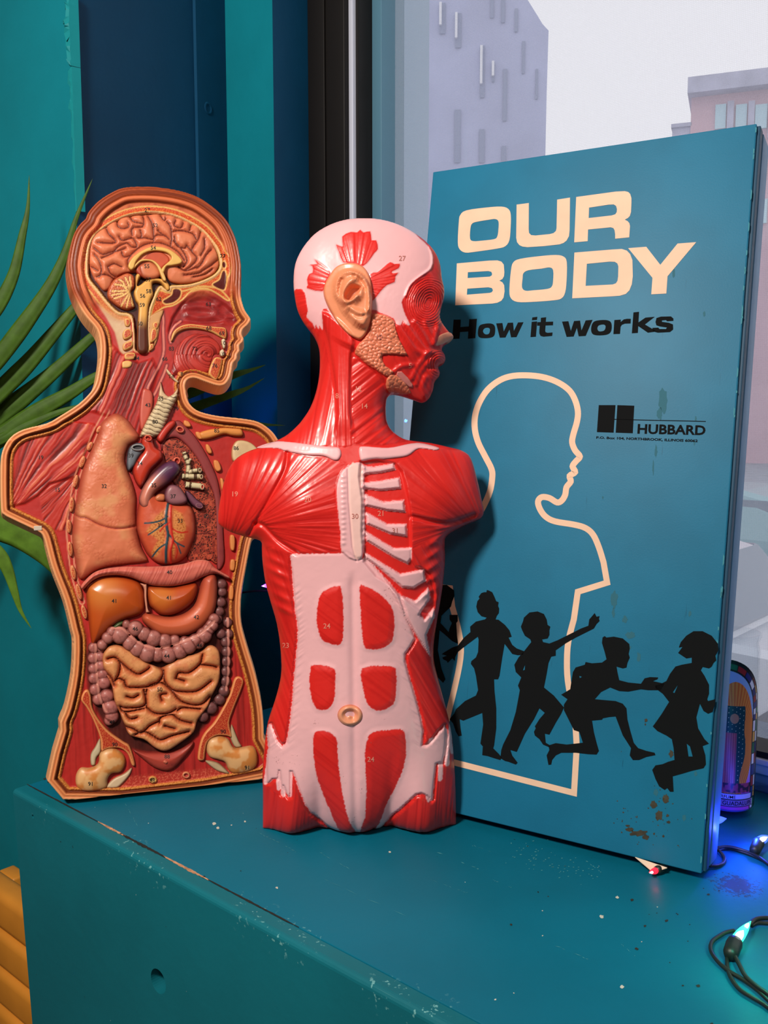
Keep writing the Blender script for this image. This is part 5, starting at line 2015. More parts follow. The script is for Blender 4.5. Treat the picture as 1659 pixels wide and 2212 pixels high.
RIBWIN = ZE('880,268 1090,280 1150,400 1185,600 1187,860 1240,900 1300,940 1330,1060 1300,1190 1180,1120 1060,1010 900,870 890,500')
RIBP = [ZE(s) for s in ('895,292 960,300 1080,280 1092,316 1000,336 898,346', '883,397 990,385 1115,363 1127,430 1000,442 888,430', '903,460 1020,510 1142,498 1150,572 1040,562 908,532',
                        '913,570 1040,642 1157,643 1162,718 1060,702 918,642', '903,680 1000,740 1080,787 1187,783 1187,850 1165,882 1080,842 918,742', '903,810 1000,870 1120,942 1262,913 1272,982 1200,1027 1130,1022 1000,912 908,850')]
COSTAL = ZG('940,300 1000,385 1080,455 1180,492 1232,440 1272,398 1292,470 1208,585 1242,622 1312,540 1317,600 1258,730 1285,885 1110,620 1040,480')
SHEATH = crom(ZG('290,180 320,155 640,150 690,138 760,195 830,185 940,300 1060,440 1110,600 1180,760 1110,870 1130,1000 1190,1200 1240,1420 1230,1520 1290,1500 1390,1380 1400,1500 1375,1650 1330,1650 1300,1880 1270,1870 1240,1850 1180,1850 1060,1980 930,2110 880,2100 800,2140 740,2140 640,2125 540,2085 430,1990 370,1870 320,1740 290,1700 292,1862 262,1850 240,1800 230,1860 210,1700 200,1752 160,1762 120,1790 118,1600 130,1540 118,1420 150,1370 200,1500 260,1502 300,1200 305,1100 325,900 340,700 320,560 300,300'), 2)
WINS = [ZG(s) for s in ('500,450 560,400 620,383 652,400 667,560 667,700 652,790 600,800 520,770 485,690 475,580', '783,393 830,388 900,420 970,480 1022,560 1027,700 1002,790 930,827 850,832 810,800 795,650',
                        '430,980 460,943 600,970 607,1080 602,1180 560,1252 480,1257 440,1180 425,1080', '800,968 1000,953 1042,990 1042,1120 1022,1220 930,1267 850,1232 810,1130',
                        '453,1450 480,1413 570,1418 620,1480 632,1650 662,1850 702,2010 752,2115 650,2112 580,1990 490,1780 455,1600', '828,1500 870,1418 1000,1403 1092,1408 1112,1500 1102,1640 1042,1800 962,1960 900,2092 778,2125 818,2000 828,1800 818,1600')]
WINS = [crom(w, 3) for w in WINS]
PATCH = [crom(w, 2) for w in PATCH]

# muscles with their fibre directions: polygon, kind, parameters, ridge spacing, ridge height
DELT_L = ZE('20,640 40,480 80,340 130,250 200,200 300,170 430,205 445,300 380,420 280,560 200,640 130,700')
PEC_L = ZE('445,215 560,232 660,240 760,262 800,300 738,420 742,520 765,800 500,820 380,740 300,640 250,610 330,500 420,360')
DELT_R = ZE('1090,280 1160,240 1230,195 1350,190 1480,200 1560,350 1620,560 1500,660 1390,640 1190,600 1150,400')
PEC_R = ZE('1187,520 1390,630 1395,700 1300,780 1190,850 1187,700')
OBL_L = ZG('80,100 300,180 330,560 345,700 325,900 300,1200 260,1500 190,1480 150,1370 100,900 100,400')
OBL_R = ZG('1150,130 1400,50 1400,300 1330,750 1330,880 1450,1400 1390,1380 1290,1490 1240,1500 1190,1200 1120,880 1180,760 1290,880 1260,730 1330,560 1290,440 1270,398')
THIGH_L = ZG('80,1500 120,1540 120,1790 230,1860 290,1860 320,1740 370,1870 430,1990 540,2085 500,2180 90,2180')
THIGH_R = ZG('930,2110 1060,1980 1180,1850 1300,1880 1330,1650 1480,1500 1480,2200 950,2200')
NECKL = ZD('200,1100 330,1120 420,1500 460,1900 430,2200 -60,2200 250,1750 320,1400')
NECKR = ZD('610,1340 740,1430 900,1540 930,1610 960,1700 930,1780 940,1960 1060,2100 1150,2160 640,2190 600,1900 600,1600')
MUS = [
    (DELT_L, 'fan', ZE('60,860')[0], 5.0, 2.6, 1.1), (PEC_L, 'fan', ZE('215,655')[0], 5.0, 2.6, 2.2), (DELT_R, 'fan', ZE('1660,760')[0], 5.5, 2.4, 3.3), (PEC_R, 'fan', ZE('1500,640')[0], 5.5, 2.6, 4.4),
    (OBL_L, 'dir', (.94, -.33), 5.5, 2.6, 5.5), (OBL_R, 'dir', (.86, -.5), 5.5, 3.0, 6.6), (THIGH_L, 'dir', (1.0, .10), 7.0, 3.0, 7.7), (THIGH_R, 'dir', (1.0, .10), 7.0, 3.0, 8.8),
    (NECKL, 'dir', (.98, .2), 9.0, 2.6, 9.9), (SCM, 'dir', (1.0, -.02), 6.0, 3.2, 10.1), (NECKR, 'dir', (.62, .80), 8.5, 4.5, 11.1)]
MUS = [(crom(a, 2), *r) for a, *r in MUS]


def fibres(X, Y):
    """fibre ridges 0..1 of the muscle each point lies in, with mask"""
    tot = np.zeros(X.shape)
    amp = np.zeros(X.shape)
    for poly, kind, par, sp, h, seed in MUS:
        mk = sst(-1, 4, pdist(X, Y, poly, 6))
        if kind == 'fan':
            r = np.hypot(X - par[0], Y - par[1])
            s = np.arctan2(Y - par[1], X - par[0]) * (150.0 / sp)
            v = stria(s, r / 30, seed)
        else:
            s = (X * par[0] + Y * par[1]) / sp
            v = stria(s, (Y * par[0] - X * par[1]) / 40, seed)
        tot = np.where(mk > 0, tot * (1 - mk) + v * mk, tot)
        amp = np.where(mk > 0, amp * (1 - mk) + h * mk, amp)
    # rings round the eye and the mouth
    r = np.hypot((X - EYE[0]) * 1.15, Y - EYE[1])
    a = np.arctan2(Y - EYE[1], X - EYE[0])
    v = .5 + .5 * np.sin((r + 5 * (fbm(X / 14 + 2, Y / 14) - .5) + 2.5 * np.sin(a * 2 + .6)) * 2 * math.pi / 5.2)
    face = sst(0, 5, pdist(X, Y, FACEJAW)) * (1 - sst(-2, 2, pdist(X, Y, SKULL)))
    mk = sst(62, 50, r) * sst(4, 9, r) * face
    tot = tot * (1 - mk) + v * mk
    amp = amp * (1 - mk) + 3.0 * mk
    lower = face * (1 - sst(62, 50, r)) * sst(845, 855, X)
    v = stria((X * .86 - Y * .5) / 4.5, Y / 40, 12.2)
    tot = tot * (1 - lower) + v * lower
    amp = amp * (1 - lower) + 2.4 * lower
    return tot, amp


CORDS = [(ZD(s), w, h) for s, w, h in (('1040,1080 1120,1180 1200,1290 1290,1340', 6, 5), ('1120,1060 1200,1170 1270,1260 1330,1320', 5, 5), ('1200,1040 1270,1140 1330,1250 1370,1320', 5, 4.5), ('1300,1040 1350,1140 1390,1240', 5, 4), ('1420,1050 1400,1150 1385,1250', 5, 4), ('1330,1330 1240,1440 1180,1560', 6, 5), ('1350,1390 1260,1500 1215,1620', 5, 4), ('1010,1500 1080,1450 1180,1440', 5, 3.5), ('1300,1560 1270,1650 1290,1720', 6, 4))]


def ramp_in(X, Y, poly, a=-3, b=3, mg=14.0):
    return sst(a, b, pdist(X, Y, poly, mg))


RIBU = RIBP + [COSTAL]
FRINGE = [(P(s), w) for s, w in (('588,1600 580,1650 574,1690', 5), ('600,1610 601,1660 603,1700', 5), ('614,1640 613,1680 612,1712', 5), ('626,1640 628,1680 627,1712', 4), ('932,1600 928,1660 924,1715', 6), ('948,1600 952,1640 950,1680', 5), ('962,1580 966,1615 966,1650', 5), ('908,1640 918,1690 924,1720', 4), ('975,1560 972,1600 977,1625', 4))]


def torso_det(X, Y, D):
    f, a = fibres(X, Y)
    white = np.maximum.reduce([ramp_in(X, Y, SKULL), ramp_in(X, Y, SHEATH), ramp_in(X, Y, STERN)])
    red_on = np.maximum.reduce([ramp_in(X, Y, w) for w in PATCH])
    z = a * (f - .5) * (1 - white)
    # temple fans
    cx_, cy_ = ZD('650,700')[0]
    z = z + red_on * (1.4 + 2.0 * (stria(np.arctan2(Y - cy_, X - cx_) * 26, np.hypot(X - cx_, Y - cy_) / 30, 3.3) - .5))
    # head and jaw stand out from the neck
    z = z + 9 * sst(-5, 6, pdist(X, Y, FACEJAW, 14)) * sst(700, 765, X)
    z = z + 7 * sst(-3, 8, pdist(X, Y, SCM)) * sst(955, 900, Y)
    # face: eye hollow, cheek, mouth
    r = np.hypot((X - EYE[0]) * 1.1, Y - EYE[1])
    z = z - 8 * np.exp(-(r / 24) ** 2) + 3 * np.exp(-((r - 36) / 11) ** 2) * sst(-20, 10, Y - EYE[1] + 30)
    z = z + 7 * np.exp(-(((X - 945) / 12) ** 2 + ((Y - 775) / 10) ** 2)) - 6 * np.exp(-(((X - 940) / 16) ** 2 + ((Y - 795) / 4) ** 2)) - 5 * np.exp(-(((X - 940) / 10) ** 2 + ((Y - 752) / 6) ** 2))
    z = z - 6 * np.exp(-(((X - 905) / 18) ** 2 + ((Y - 800) / 30) ** 2))
    # cheek muscles as raised cords, ring of the mouth
    for l, w_, h_c in CORDS:
        z = z + h_c * np.exp(-(ldist(X, Y, crom(l, 4, False), 16) / w_) ** 2)
    rm = np.hypot((X - 948) * 1.1, Y - 788)
    z = z + 1.6 * np.sin(rm * 2 * math.pi / 5.5) * sst(34, 26, rm) * sst(6, 12, rm) * sst(-2, 4, D)
    # crest along the brow
    z = z + 3.5 * np.exp(-(ldist(X, Y, crom(ZD('1340,330 1366,430 1350,530 1250,612 1160,690 1118,790'), 4, False)) / 3) ** 2)
    # chest: pectorals, groove to the shoulder, rib window
    z = z + 16 * np.exp(-(((X - 640) / 85) ** 2 + ((Y - 1095) / 75) ** 2)) + 8 * np.exp(-(((X - 955) / 60) ** 2 + ((Y - 1080) / 60) ** 2))
    z = z - 7 * np.exp(-(ldist(X, Y, crom(ZE('445,215 425,330 340,490 270,610 215,700'), 4, False)) / 4.5) ** 2)
    z = z - 7 * np.exp(-(ldist(X, Y, crom(ZE('1560,590 1390,640 1190,600'), 4, False)) / 5) ** 2)
    z = z - 7 * np.exp(-(ldist(X, Y, crom(ZE('250,640 300,650 390,740 500,815'), 4, False)) / 5) ** 2)
    z = z - 9 * ramp_in(X, Y, crom(RIBWIN, 2), -3, 4)
    for p in RIBU:
        z = z + 7.5 * sst(-1.5, 4.5, pdist(X, Y, p, 8))
    z = z + 5.5 * sst(-2, 3, pdist(X, Y, crom(STERN, 2))) - 2.5 * np.exp(-(ldist(X, Y, ZE('806,300 812,500 835,780 860,860')) / 2) ** 2)
    # knobs where the rib cartilages meet the breastbone, toothed edges of the sheath
    for i in range(14):
        z = z + 2.5 * np.exp(-(((X - (786 - .0 * i)) / 5) ** 2 + ((Y - (1010 + 13 * i)) / 4.5) ** 2)) + 2.0 * np.exp(-(((X - 742) / 5) ** 2 + ((Y - (1030 + 11 * i)) / 4) ** 2))
    # serratus fingers on both flanks
    for i in range(6):
        y0 = 1185 + 24 * i
        z = z + (2.4 + 1.2 * ((i * 7) % 3)) * np.exp(-(((X - (592 + 4 * i)) / 20) ** 2 + ((Y - y0 - .5 * (X - 592)) / 7) ** 2))
        z = z + 4 * np.exp(-(((X - (938 - 3 * i)) / 16) ** 2 + ((Y - 1170 - 26 * i + .55 * (X - 938)) / 7) ** 2))
    # belly: midline furrow, bellies of the rectus, flank edges
    mid = np.exp(-((X - (762 + .012 * (Y - 1300))) / 9) ** 2) * sst(1230, 1270, Y)
    z = z - 5 * mid
    for w in WINS:
        z = z + 4.0 * sst(-10, 14, pdist(X, Y, w, 20))
    z = z - 6 * np.exp(-((pdist(X, Y, SHEATH, 14) + 1) / 3) ** 2) * sst(1180, 1240, Y)
    z = z + 10 * np.exp(-(((X - 770) / 95) ** 2 + ((Y - 1600) / 120) ** 2))
    # thighs at the cut edge
    low = sst(1600, 1790, Y)
    z = z + low * (30 * np.exp(-((X - 632) / 36) ** 2) + 30 * np.exp(-((X - 765) / 46) ** 2) + 38 * np.exp(-((X - 912) / 44) ** 2) - 8 * np.exp(-((X - 690) / 14) ** 2) - 10 * np.exp(-((X - 845) / 14) ** 2))
    # toothed fibre edge on the sheath
    e = pdist(X, Y, SHEATH, 14)
    z = z + 2.6 * np.exp(-((e - 8) / 8) ** 2) * (stria((Y + .75 * np.where(X > 760, -X, X)) / 5.5, X / 60, 14.0) - .5) * sst(1230, 1290, Y) * sst(1660, 1600, Y)
    return z + .6 * (fbm(X / 12, Y / 12) - .5)


def edge_noise(X, Y, a=2.0):
    return a * (vnoise(X / 3.0, Y / 3.0) - .5)


def torso_col(X, Y, D):
    f, a = fibres(X, Y)
    c = mixc(solid(X, TRED), lin(190, 18, 20), sst(.62, .2, f) * .55 * sst(.5, 2, a))
    en = edge_noise(X, Y, 3.0)
    c = mixc(c, TPINK, sst(-.8, .8, pdist(X, Y, SKULL) + .3 * en))
    for w in PATCH:
        c = mixc(c, TRED, sst(-.8, .8, pdist(X, Y, w)))
    c = mixc(c, TPINK, sst(-.8, .8, pdist(X, Y, SHEATH) + en))
    for w in WINS:
        c = mixc(c, mixc(solid(X, TRED), lin(218, 34, 30), sst(.5, .8, stria((X * .6 - Y * .8) / 4, X / 40, 5))), sst(-1, 1, pdist(X, Y, w) + .8 * en))
    for l, w in FRINGE:
        c = mixc(c, TPINK, sst(w + 1, w - 1, ldist(X, Y, crom(l, 3, False)) + .5 * en))
    c = mixc(c, TPINK, sst(-1, 1, pdist(X, Y, crom(STERN, 2)) + .6 * en))
    c = mixc(c, THILITE, sst(-1, 2, pdist(X, Y, crom(STERN_HILITE, 2))))  # highlight painted down the middle of the breastbone
    for p in RIBU:
        c = mixc(c, TPINK, sst(-.8, .8, pdist(X, Y, p, 6) + .3 * en))
    # fine hairline cracks and specks in the pale vinyl
    pale = sst(-1, 1, pdist(X, Y, SHEATH))
    f1, f2 = cells(X / 22 + 2 * fbm(X / 8, Y / 8), Y / 22)
    c = mixc(c, lin(150, 90, 90), pale * sst(.022, .006, f2 - f1) * sst(.62, .7, fbm(X / 40 + 3, Y / 40)) * .8)
    return c


tbase = relief('body_shell', PT, torso, TOUT, m_muscle, torso_col, zb=0, prof='infl', h=0.50, det=torso_det, step=1.5, smooth=3, skirt=5, vmin=0.0)
TG = PT.parts[0]


def tpart(name, pts, col, h=6, edge=6, **k):
    return relief(name, PT, torso, pts, k.pop('m', m_muscle), col, zb=k.pop('zb', -1), h=h, edge=edge, base=TG, skirt=k.pop('skirt', 5), **k)


def tsolid(c0, c1=None, e=3):
    c1 = c0 * .8 if c1 is None else c1
    return shade(c0, c1, e, .12)


# ---- clavicles, ear, glands, nose tip, navel
tpart('collar_bone', CLAV_L, tsolid(TPINK), h=6, edge=6, step=1.6)
tpart('collar_bone', CLAV_R, tsolid(TPINK), h=7, edge=7, step=1.6)
HELIX = crom(ZD('655,800 560,860 480,800 462,700 490,610 560,565 640,572 720,630 765,720 780,830 775,920'), 4, False)
ANTI = crom(ZD('640,630 575,680 530,760 525,840 570,900 650,945 700,960'), 4, False)
CONCHA = crom(ZD('640,690 690,700 700,720 640,790 600,835 550,815 545,770 590,700'), 3)
LOBE = crom(ZD('600,960 690,970 770,930 760,1050 700,1090 620,1060'), 3)


def ear_det(X, Y, D):
    outer = pdist(X, Y, crom(ZD('470,700 500,600 580,552 670,568 745,640 790,760 798,900 780,1020 740,1090 680,1085 600,1020 520,930 478,820'), 3), 20)
    z = 12 * sst(-4, 9, outer)
    z = z + 9 * np.exp(-(ldist(X, Y, HELIX, 20) / 5) ** 2)
    z = z + 8 * np.exp(-(ldist(X, Y, ANTI, 20) / 6.5) ** 2)
    z = z - 17 * sst(-3, 5, pdist(X, Y, CONCHA))
    z = z - 7 * np.exp(-(ldist(X, Y, crom(ZD('520,640 500,720 500,820 540,900'), 3, False), 20) / 4) ** 2)
    z = z - 7 * np.exp(-(ldist(X, Y, crom(ZD('640,610 700,650 735,720'), 3, False), 20) / 5) ** 2)
    z = z + 5 * np.exp(-(ldist(X, Y, crom(ZD('700,720 690,790 640,850'), 3, False), 20) / 6) ** 2)
    z = z + 6 * sst(-4, 10, pdist(X, Y, LOBE)) - 4 * np.exp(-(ldist(X, Y, crom(ZD('590,930 650,985 720,985 770,960'), 3, False), 20) / 4) ** 2)
    return z


tpart('ear', EARPLATE, tsolid(PEACH, lin(214, 116, 80), 4), h=11, edge=5, det=ear_det, step=1.3)


def gland_det(X, Y, D):
    f1, f2 = cells(X / 9.5 + .5 * fbm(X / 6, Y / 6), Y / 8.0)
    return 2.6 * np.sqrt(sst(0, .6, f2 - f1))


def gland_col(X, Y, D):
    f1, f2 = cells(X / 9.5 + .5 * fbm(X / 6, Y / 6), Y / 8.0)
    return mixc(solid(X, lin(234, 134, 100)), lin(204, 96, 70), sst(.12, .02, f2 - f1) * .6)


tpart('cheek_gland', PAROTID, gland_col, h=6, edge=6, det=gland_det, step=1.4)
tpart('jaw_gland', GLAND2, gland_col, h=5, edge=6, det=lambda X, Y, D: .6 * gland_det(X, Y, D), step=1.4)
tpart('jaw_bone', PLATE, tsolid(lin(236, 140, 132)), h=4, edge=2, step=1.4, smooth=2)
tpart('nose_tip', NOSE, tsolid(lin(236, 150, 120)), h=2, edge=4, step=1.3, skirt=3)
NAV = ZG('713,1303')[0]
t_ = np.linspace(0, 2 * math.pi, 24, endpoint=False)
NAVP = np.stack([NAV[0] + 27 * np.cos(t_), NAV[1] + 23 * np.sin(t_)], 1)


def nav_det(X, Y, D):
    r = np.hypot((X - NAV[0]) / 27, (Y - NAV[1]) / 23)
    return 6 * np.exp(-((r - .72) / .22) ** 2) - 6 * np.exp(-(((X - NAV[0]) / 10) ** 2 + ((Y - NAV[1] + 1) / 7) ** 2)) + 4 * np.exp(-(((X - NAV[0]) / 5) ** 2 + ((Y - NAV[1] - 3) / 4) ** 2))


tpart('navel', NAVP, tsolid(lin(240, 160, 122), lin(214, 120, 88), 3), h=2.5, edge=3, det=nav_det, step=1.2, smooth=2)

m_ink_pale = material('pale_print', lin(236, 140, 120), rough=.6)
m_ink_brown = material('brown_print', lin(196, 120, 110), rough=.6)
print_numbers('printed_number', PT, torso, [('12', 775, 840), ('8', 728, 855), ('14', 788, 877), ('19', 508, 1067), ('20', 665, 1079), ('21', 822, 1109), ('24', 706, 1352), ('24', 801, 1640), ('23', 617, 1394), ('5', 886, 790)], m_ink_pale, 11)
print_numbers('printed_number', PT, torso, [('27', 869, 558), ('30', 767, 1115), ('31', 853, 1146), ('10', 820, 728)], m_ink_brown, 11)
DS = 1.20                                              # depth scale of the back of the ledge
# ================================================================== the blue OUR BODY box
_a = ground(1515, 1888, SILL + 0.0102)
_b = ground(960, 1751, SILL + 0.0102)
_e = (_a - _b) / np.linalg.norm(_a - _b)               # along the lower edge, to the right
_tb = math.radians(10.0)
_back = np.array([-_e[1], _e[0], 0.0])
PB = Plane(_a, _e, EZ * math.cos(_tb) + _back * math.sin(_tb))
BW, BH = 0.404, PB.uv(1638, 266)[1]
BT = 0.058                                             # box depth
# lift so that the tilted back lower edge still rests on the ledge
BOXM = PB.matrix()
box = empty('game_box', BOXM, 'large blue cardboard box lettered OUR BODY How it works, leaning against the window', 'box')


def box_card(name, rough=.55):
    m = material(name, lin(24, 117, 154), rough=rough, spec=.4)
    nt = m.node_tree
    p = nt.nodes['Principled BSDF']
    tc = nt.nodes.new('ShaderNodeTexCoord')

    def noise(scale, det=4, mapscale=None):
        n = nt.nodes.new('ShaderNodeTexNoise')
        n.inputs['Scale'].default_value = scale
        n.inputs['Detail'].default_value = det
        v = tc.outputs['Object']
        if mapscale:
            mp = nt.nodes.new('ShaderNodeMapping')
            mp.inputs['Scale'].default_value = mapscale
            nt.links.new(v, mp.inputs[0])
            v = mp.outputs[0]
        nt.links.new(v, n.inputs['Vector'])
        return n.outputs['Fac']

    def ramp(sock, a, b):
        r = nt.nodes.new('ShaderNodeMapRange')
        r.interpolation_type = 'SMOOTHSTEP'
        r.inputs['From Min'].default_value = a
        r.inputs['From Max'].default_value = b
        nt.links.new(sock, r.inputs['Value'])
        return r.outputs[0]

    def mixcol(fac, a, b):
        n = nt.nodes.new('ShaderNodeMix')
        n.data_type = 'RGBA'
        nt.links.new(fac, n.inputs[0])
        for i, s in ((6, a), (7, b)):
            if isinstance(s, tuple):
                n.inputs[i].default_value = s
            else:
                nt.links.new(s, n.inputs[i])
        return n.outputs[2]
    c = lin(24, 117, 154)
    col = mixcol(ramp(noise(9, 5), .35, .65), (*(c * .94), 1), (*(c * 1.06), 1))
    # faint vertical scuffs
    col = mixcol(ramp(noise(1, 3, (230, 16, 230)), .70, .80), col, (*(c * .62), 1))
    nt.links.new(col, p.inputs['Base Color'])
    b = nt.nodes.new('ShaderNodeBump')
    b.inputs['Strength'].default_value = .08
    b.inputs['Distance'].default_value = .001
    nt.links.new(noise(500, 3), b.inputs['Height'])
    nt.links.new(b.outputs[0], p.inputs['Normal'])
    return m


m_card = box_card('blue_box_card')
m_side = material('blue_box_side_card', lin(74, 128, 172), rough=.5, vary=(20, .1))
m_groove = material('dark_blue_groove', lin(16, 70, 100), rough=.6)
m_cream = material('cream_print', lin(248, 206, 176), rough=.6, vary=(30, .05))
m_print = material('black_box_print', (0.009, 0.010, 0.011), rough=.7, spec=.03)
m_wear = material('brown_wear', (0.055, 0.045, 0.03), rough=.9, vary=(90, .5))
m_faint = material('olive_stain', lin(32, 104, 124), rough=.7)
m_bare = material('bare_card', lin(70, 150, 165), rough=.8)
# lid: face panel with a groove beside the right rim; tray behind it
box_obj('lid', -BW, 0.0, 0.0, BH, -0.020, 0.0, m_card, box, bevel=.0014)
box_obj('lid_groove', -0.0002, 0.0036, 0.002, BH - .001, -0.020, -0.0045, m_groove, box, bevel=.0008)
box_obj('tray', -BW + .003, 0.0046, 0.004, BH - .003, -BT, -0.0205, m_side, box, bevel=.0014)
# scuffed pale line along the right edge
_R = np.random.RandomState(11)
V, Fc = [], []
for i in range(26):
    y = _R.rand() * BH
    l = .003 + .012 * _R.rand()
    x0 = -.0006 - .0012 * _R.rand()
    b = len(V)
    V += [(x0, y, .0002), (x0 + .0011, y + .2 * l, .0002), (x0 + .0011, y + .8 * l, .0002), (x0 - .0002, y + l, .0002)]
    Fc.append((b, b + 1, b + 2, b + 3))
tag(mesh_obj('edge_scuffs', V, Fc, m_bare, box), kind='stuff')

S = lambda *a: [ZT(s) for s in a]
rd = lambda s, n=4: crom(ZT(s), n)
title = [
    [rd('118,230 125,195 155,172 250,158 330,153 365,165 377,195 376,260 370,320 350,350 310,362 200,378 150,382 122,365 113,330', 3), rd('176,260 185,237 210,228 270,218 300,215 316,228 315,270 310,300 295,315 230,323 190,325 174,312', 3)],
    S('406,143 467,135 466,265 468,284 478,295 500,297 570,290 590,285 602,274 605,260 608,118 672,108 670,270 667,300 655,322 640,334 620,341 540,350 460,355 435,352 420,345 408,330 404,308'),
    S('703,105 900,78 945,76 962,80 972,90 978,110 978,135 976,180 970,200 960,210 945,218 960,226 968,236 971,250 967,306 897,313 897,290 894,270 888,260 875,256 762,267 760,325 693,331', '767,158 865,143 890,142 902,150 906,165 905,180 898,191 880,197 765,210'),
    S('108,436 270,422 310,421 330,427 342,442 345,480 343,500 335,514 320,522 335,530 344,545 346,575 341,606 330,622 310,632 285,636 100,645', '163,480 265,474 280,478 284,488 282,496 272,502 162,509', '160,562 265,555 283,559 288,570 283,579 272,583 158,592'),
    [rd('378,470 390,430 425,413 520,400 600,394 640,402 656,430 655,520 648,580 630,610 590,620 480,628 410,628 378,610 370,570', 3), rd('436,510 440,485 465,470 530,462 570,456 588,470 588,520 582,550 560,563 490,570 450,572 433,555', 3)],
    S('694,382 880,367 930,364 955,372 972,390 983,420 985,500 980,540 968,570 950,588 920,597 880,600 683,610', '756,438 870,427 895,428 908,436 913,450 912,500 909,522 901,535 885,541 750,548'),
    S('962,360 1052,353 1122,443 1208,337 1301,330 1158,500 1152,586 1077,590 1083,508')]
print_polys('title_lettering', PB, box, title, m_cream)
how = [
    S('92,716 128,716 126,753 168,750 170,714 208,712 200,808 163,811 165,775 124,778 121,811 85,812'),
    [rd('213,775 220,748 240,738 275,735 295,745 299,770 293,797 270,807 235,808 216,800', 3), rd('238,775 245,760 262,756 273,764 268,786 250,789', 3)],
    S('304,735 335,733 342,775 362,732 388,731 392,773 413,730 440,729 405,803 378,804 370,765 350,805 322,806'),
    S('481,727 508,725 502,801 475,803'), S('484,705 509,702 507,717 482,719'),
    S('527,707 553,704 551,727 588,726 587,744 550,745 548,772 551,779 560,782 585,780 583,797 540,801 525,797 519,785 519,770 521,746 508,746 509,729 526,728'),
    S('632,726 664,724 676,772 692,723 722,721 729,770 750,720 784,717 750,797 715,799 706,757 690,800 655,802'),
    [rd('777,760 785,733 805,721 850,718 875,728 880,755 873,780 850,792 805,794 782,785', 3), rd('808,760 815,745 838,740 849,748 846,765 836,773 816,774', 3)],
    S('893,718 925,716 924,728 940,715 955,712 975,712 974,735 945,736 930,742 924,752 921,787 888,788'),
    S('988,680 1016,677 1013,730 1048,706 1094,702 1045,740 1104,775 1060,781 1012,748 1010,782 980,784'),
    S('1098,728 1103,708 1125,701 1175,700 1187,710 1187,722 1155,724 1150,718 1130,720 1130,727 1165,732 1185,740 1186,765 1170,778 1110,781 1086,775 1082,757 1112,756 1118,763 1150,763 1155,755 1120,750 1102,744')]
print_polys('subtitle_lettering', PB, box, how, m_print)
HH = lambda s: ZH(s)
logo = [[HH('960,232 1048,232 1038,377 950,374')], [HH('1058,232 1147,235 1139,380 1049,377')], [HH('1040,305 1524,316 1524,320 1040,309')]]
print_polys('maker_emblem', PB, box, logo, m_print)
qz = lambda s: [tuple(p) for p in ZH(s)]
print_text('maker_lettering', PB, box, [('HUBBARD', qz('1166,331 1524,339 1521,391 1163,383'), .030), ('P.O. Box 104, NORTHBROOK, ILLINOIS 60062', qz('947,396 1482,413 1480,430 946,411'), .034)], m_print)
outl = np.concatenate([crom(ZH('330,800 350,770 385,690 398,620 395,570 360,500 325,430 307,360 308,290 330,220 375,150 440,100 510,78 600,76 680,88 750,115 805,155 835,205 850,265 845,320 825,390 820,430 835,470 860,503 838,530 822,555 835,585 807,605 812,635 790,665 783,705 765,735 740,745 700,722 660,717 640,740 650,780 680,820 730,845 830,862 890,880 930,915 960,980 985,1060'), 4, False), ZH('1004,1168'), ZK('812,98'),
                       crom(ZK('790,250 760,370 752,480 757,590 780,720 800,850'), 3, False), ZK('806,950 791,1207 100,1031 -10,1003')])
outl2 = np.concatenate([ZK('-70,60 108,78'), crom(ZK('120,180 150,290 168,400 160,500 130,640 98,770 70,900'), 3, False)])
print_polys('body_outline_graphic', PB, box, stroke_quads(outl, 13.0) + stroke_quads(outl2, 12.5), m_cream, z=.0002)
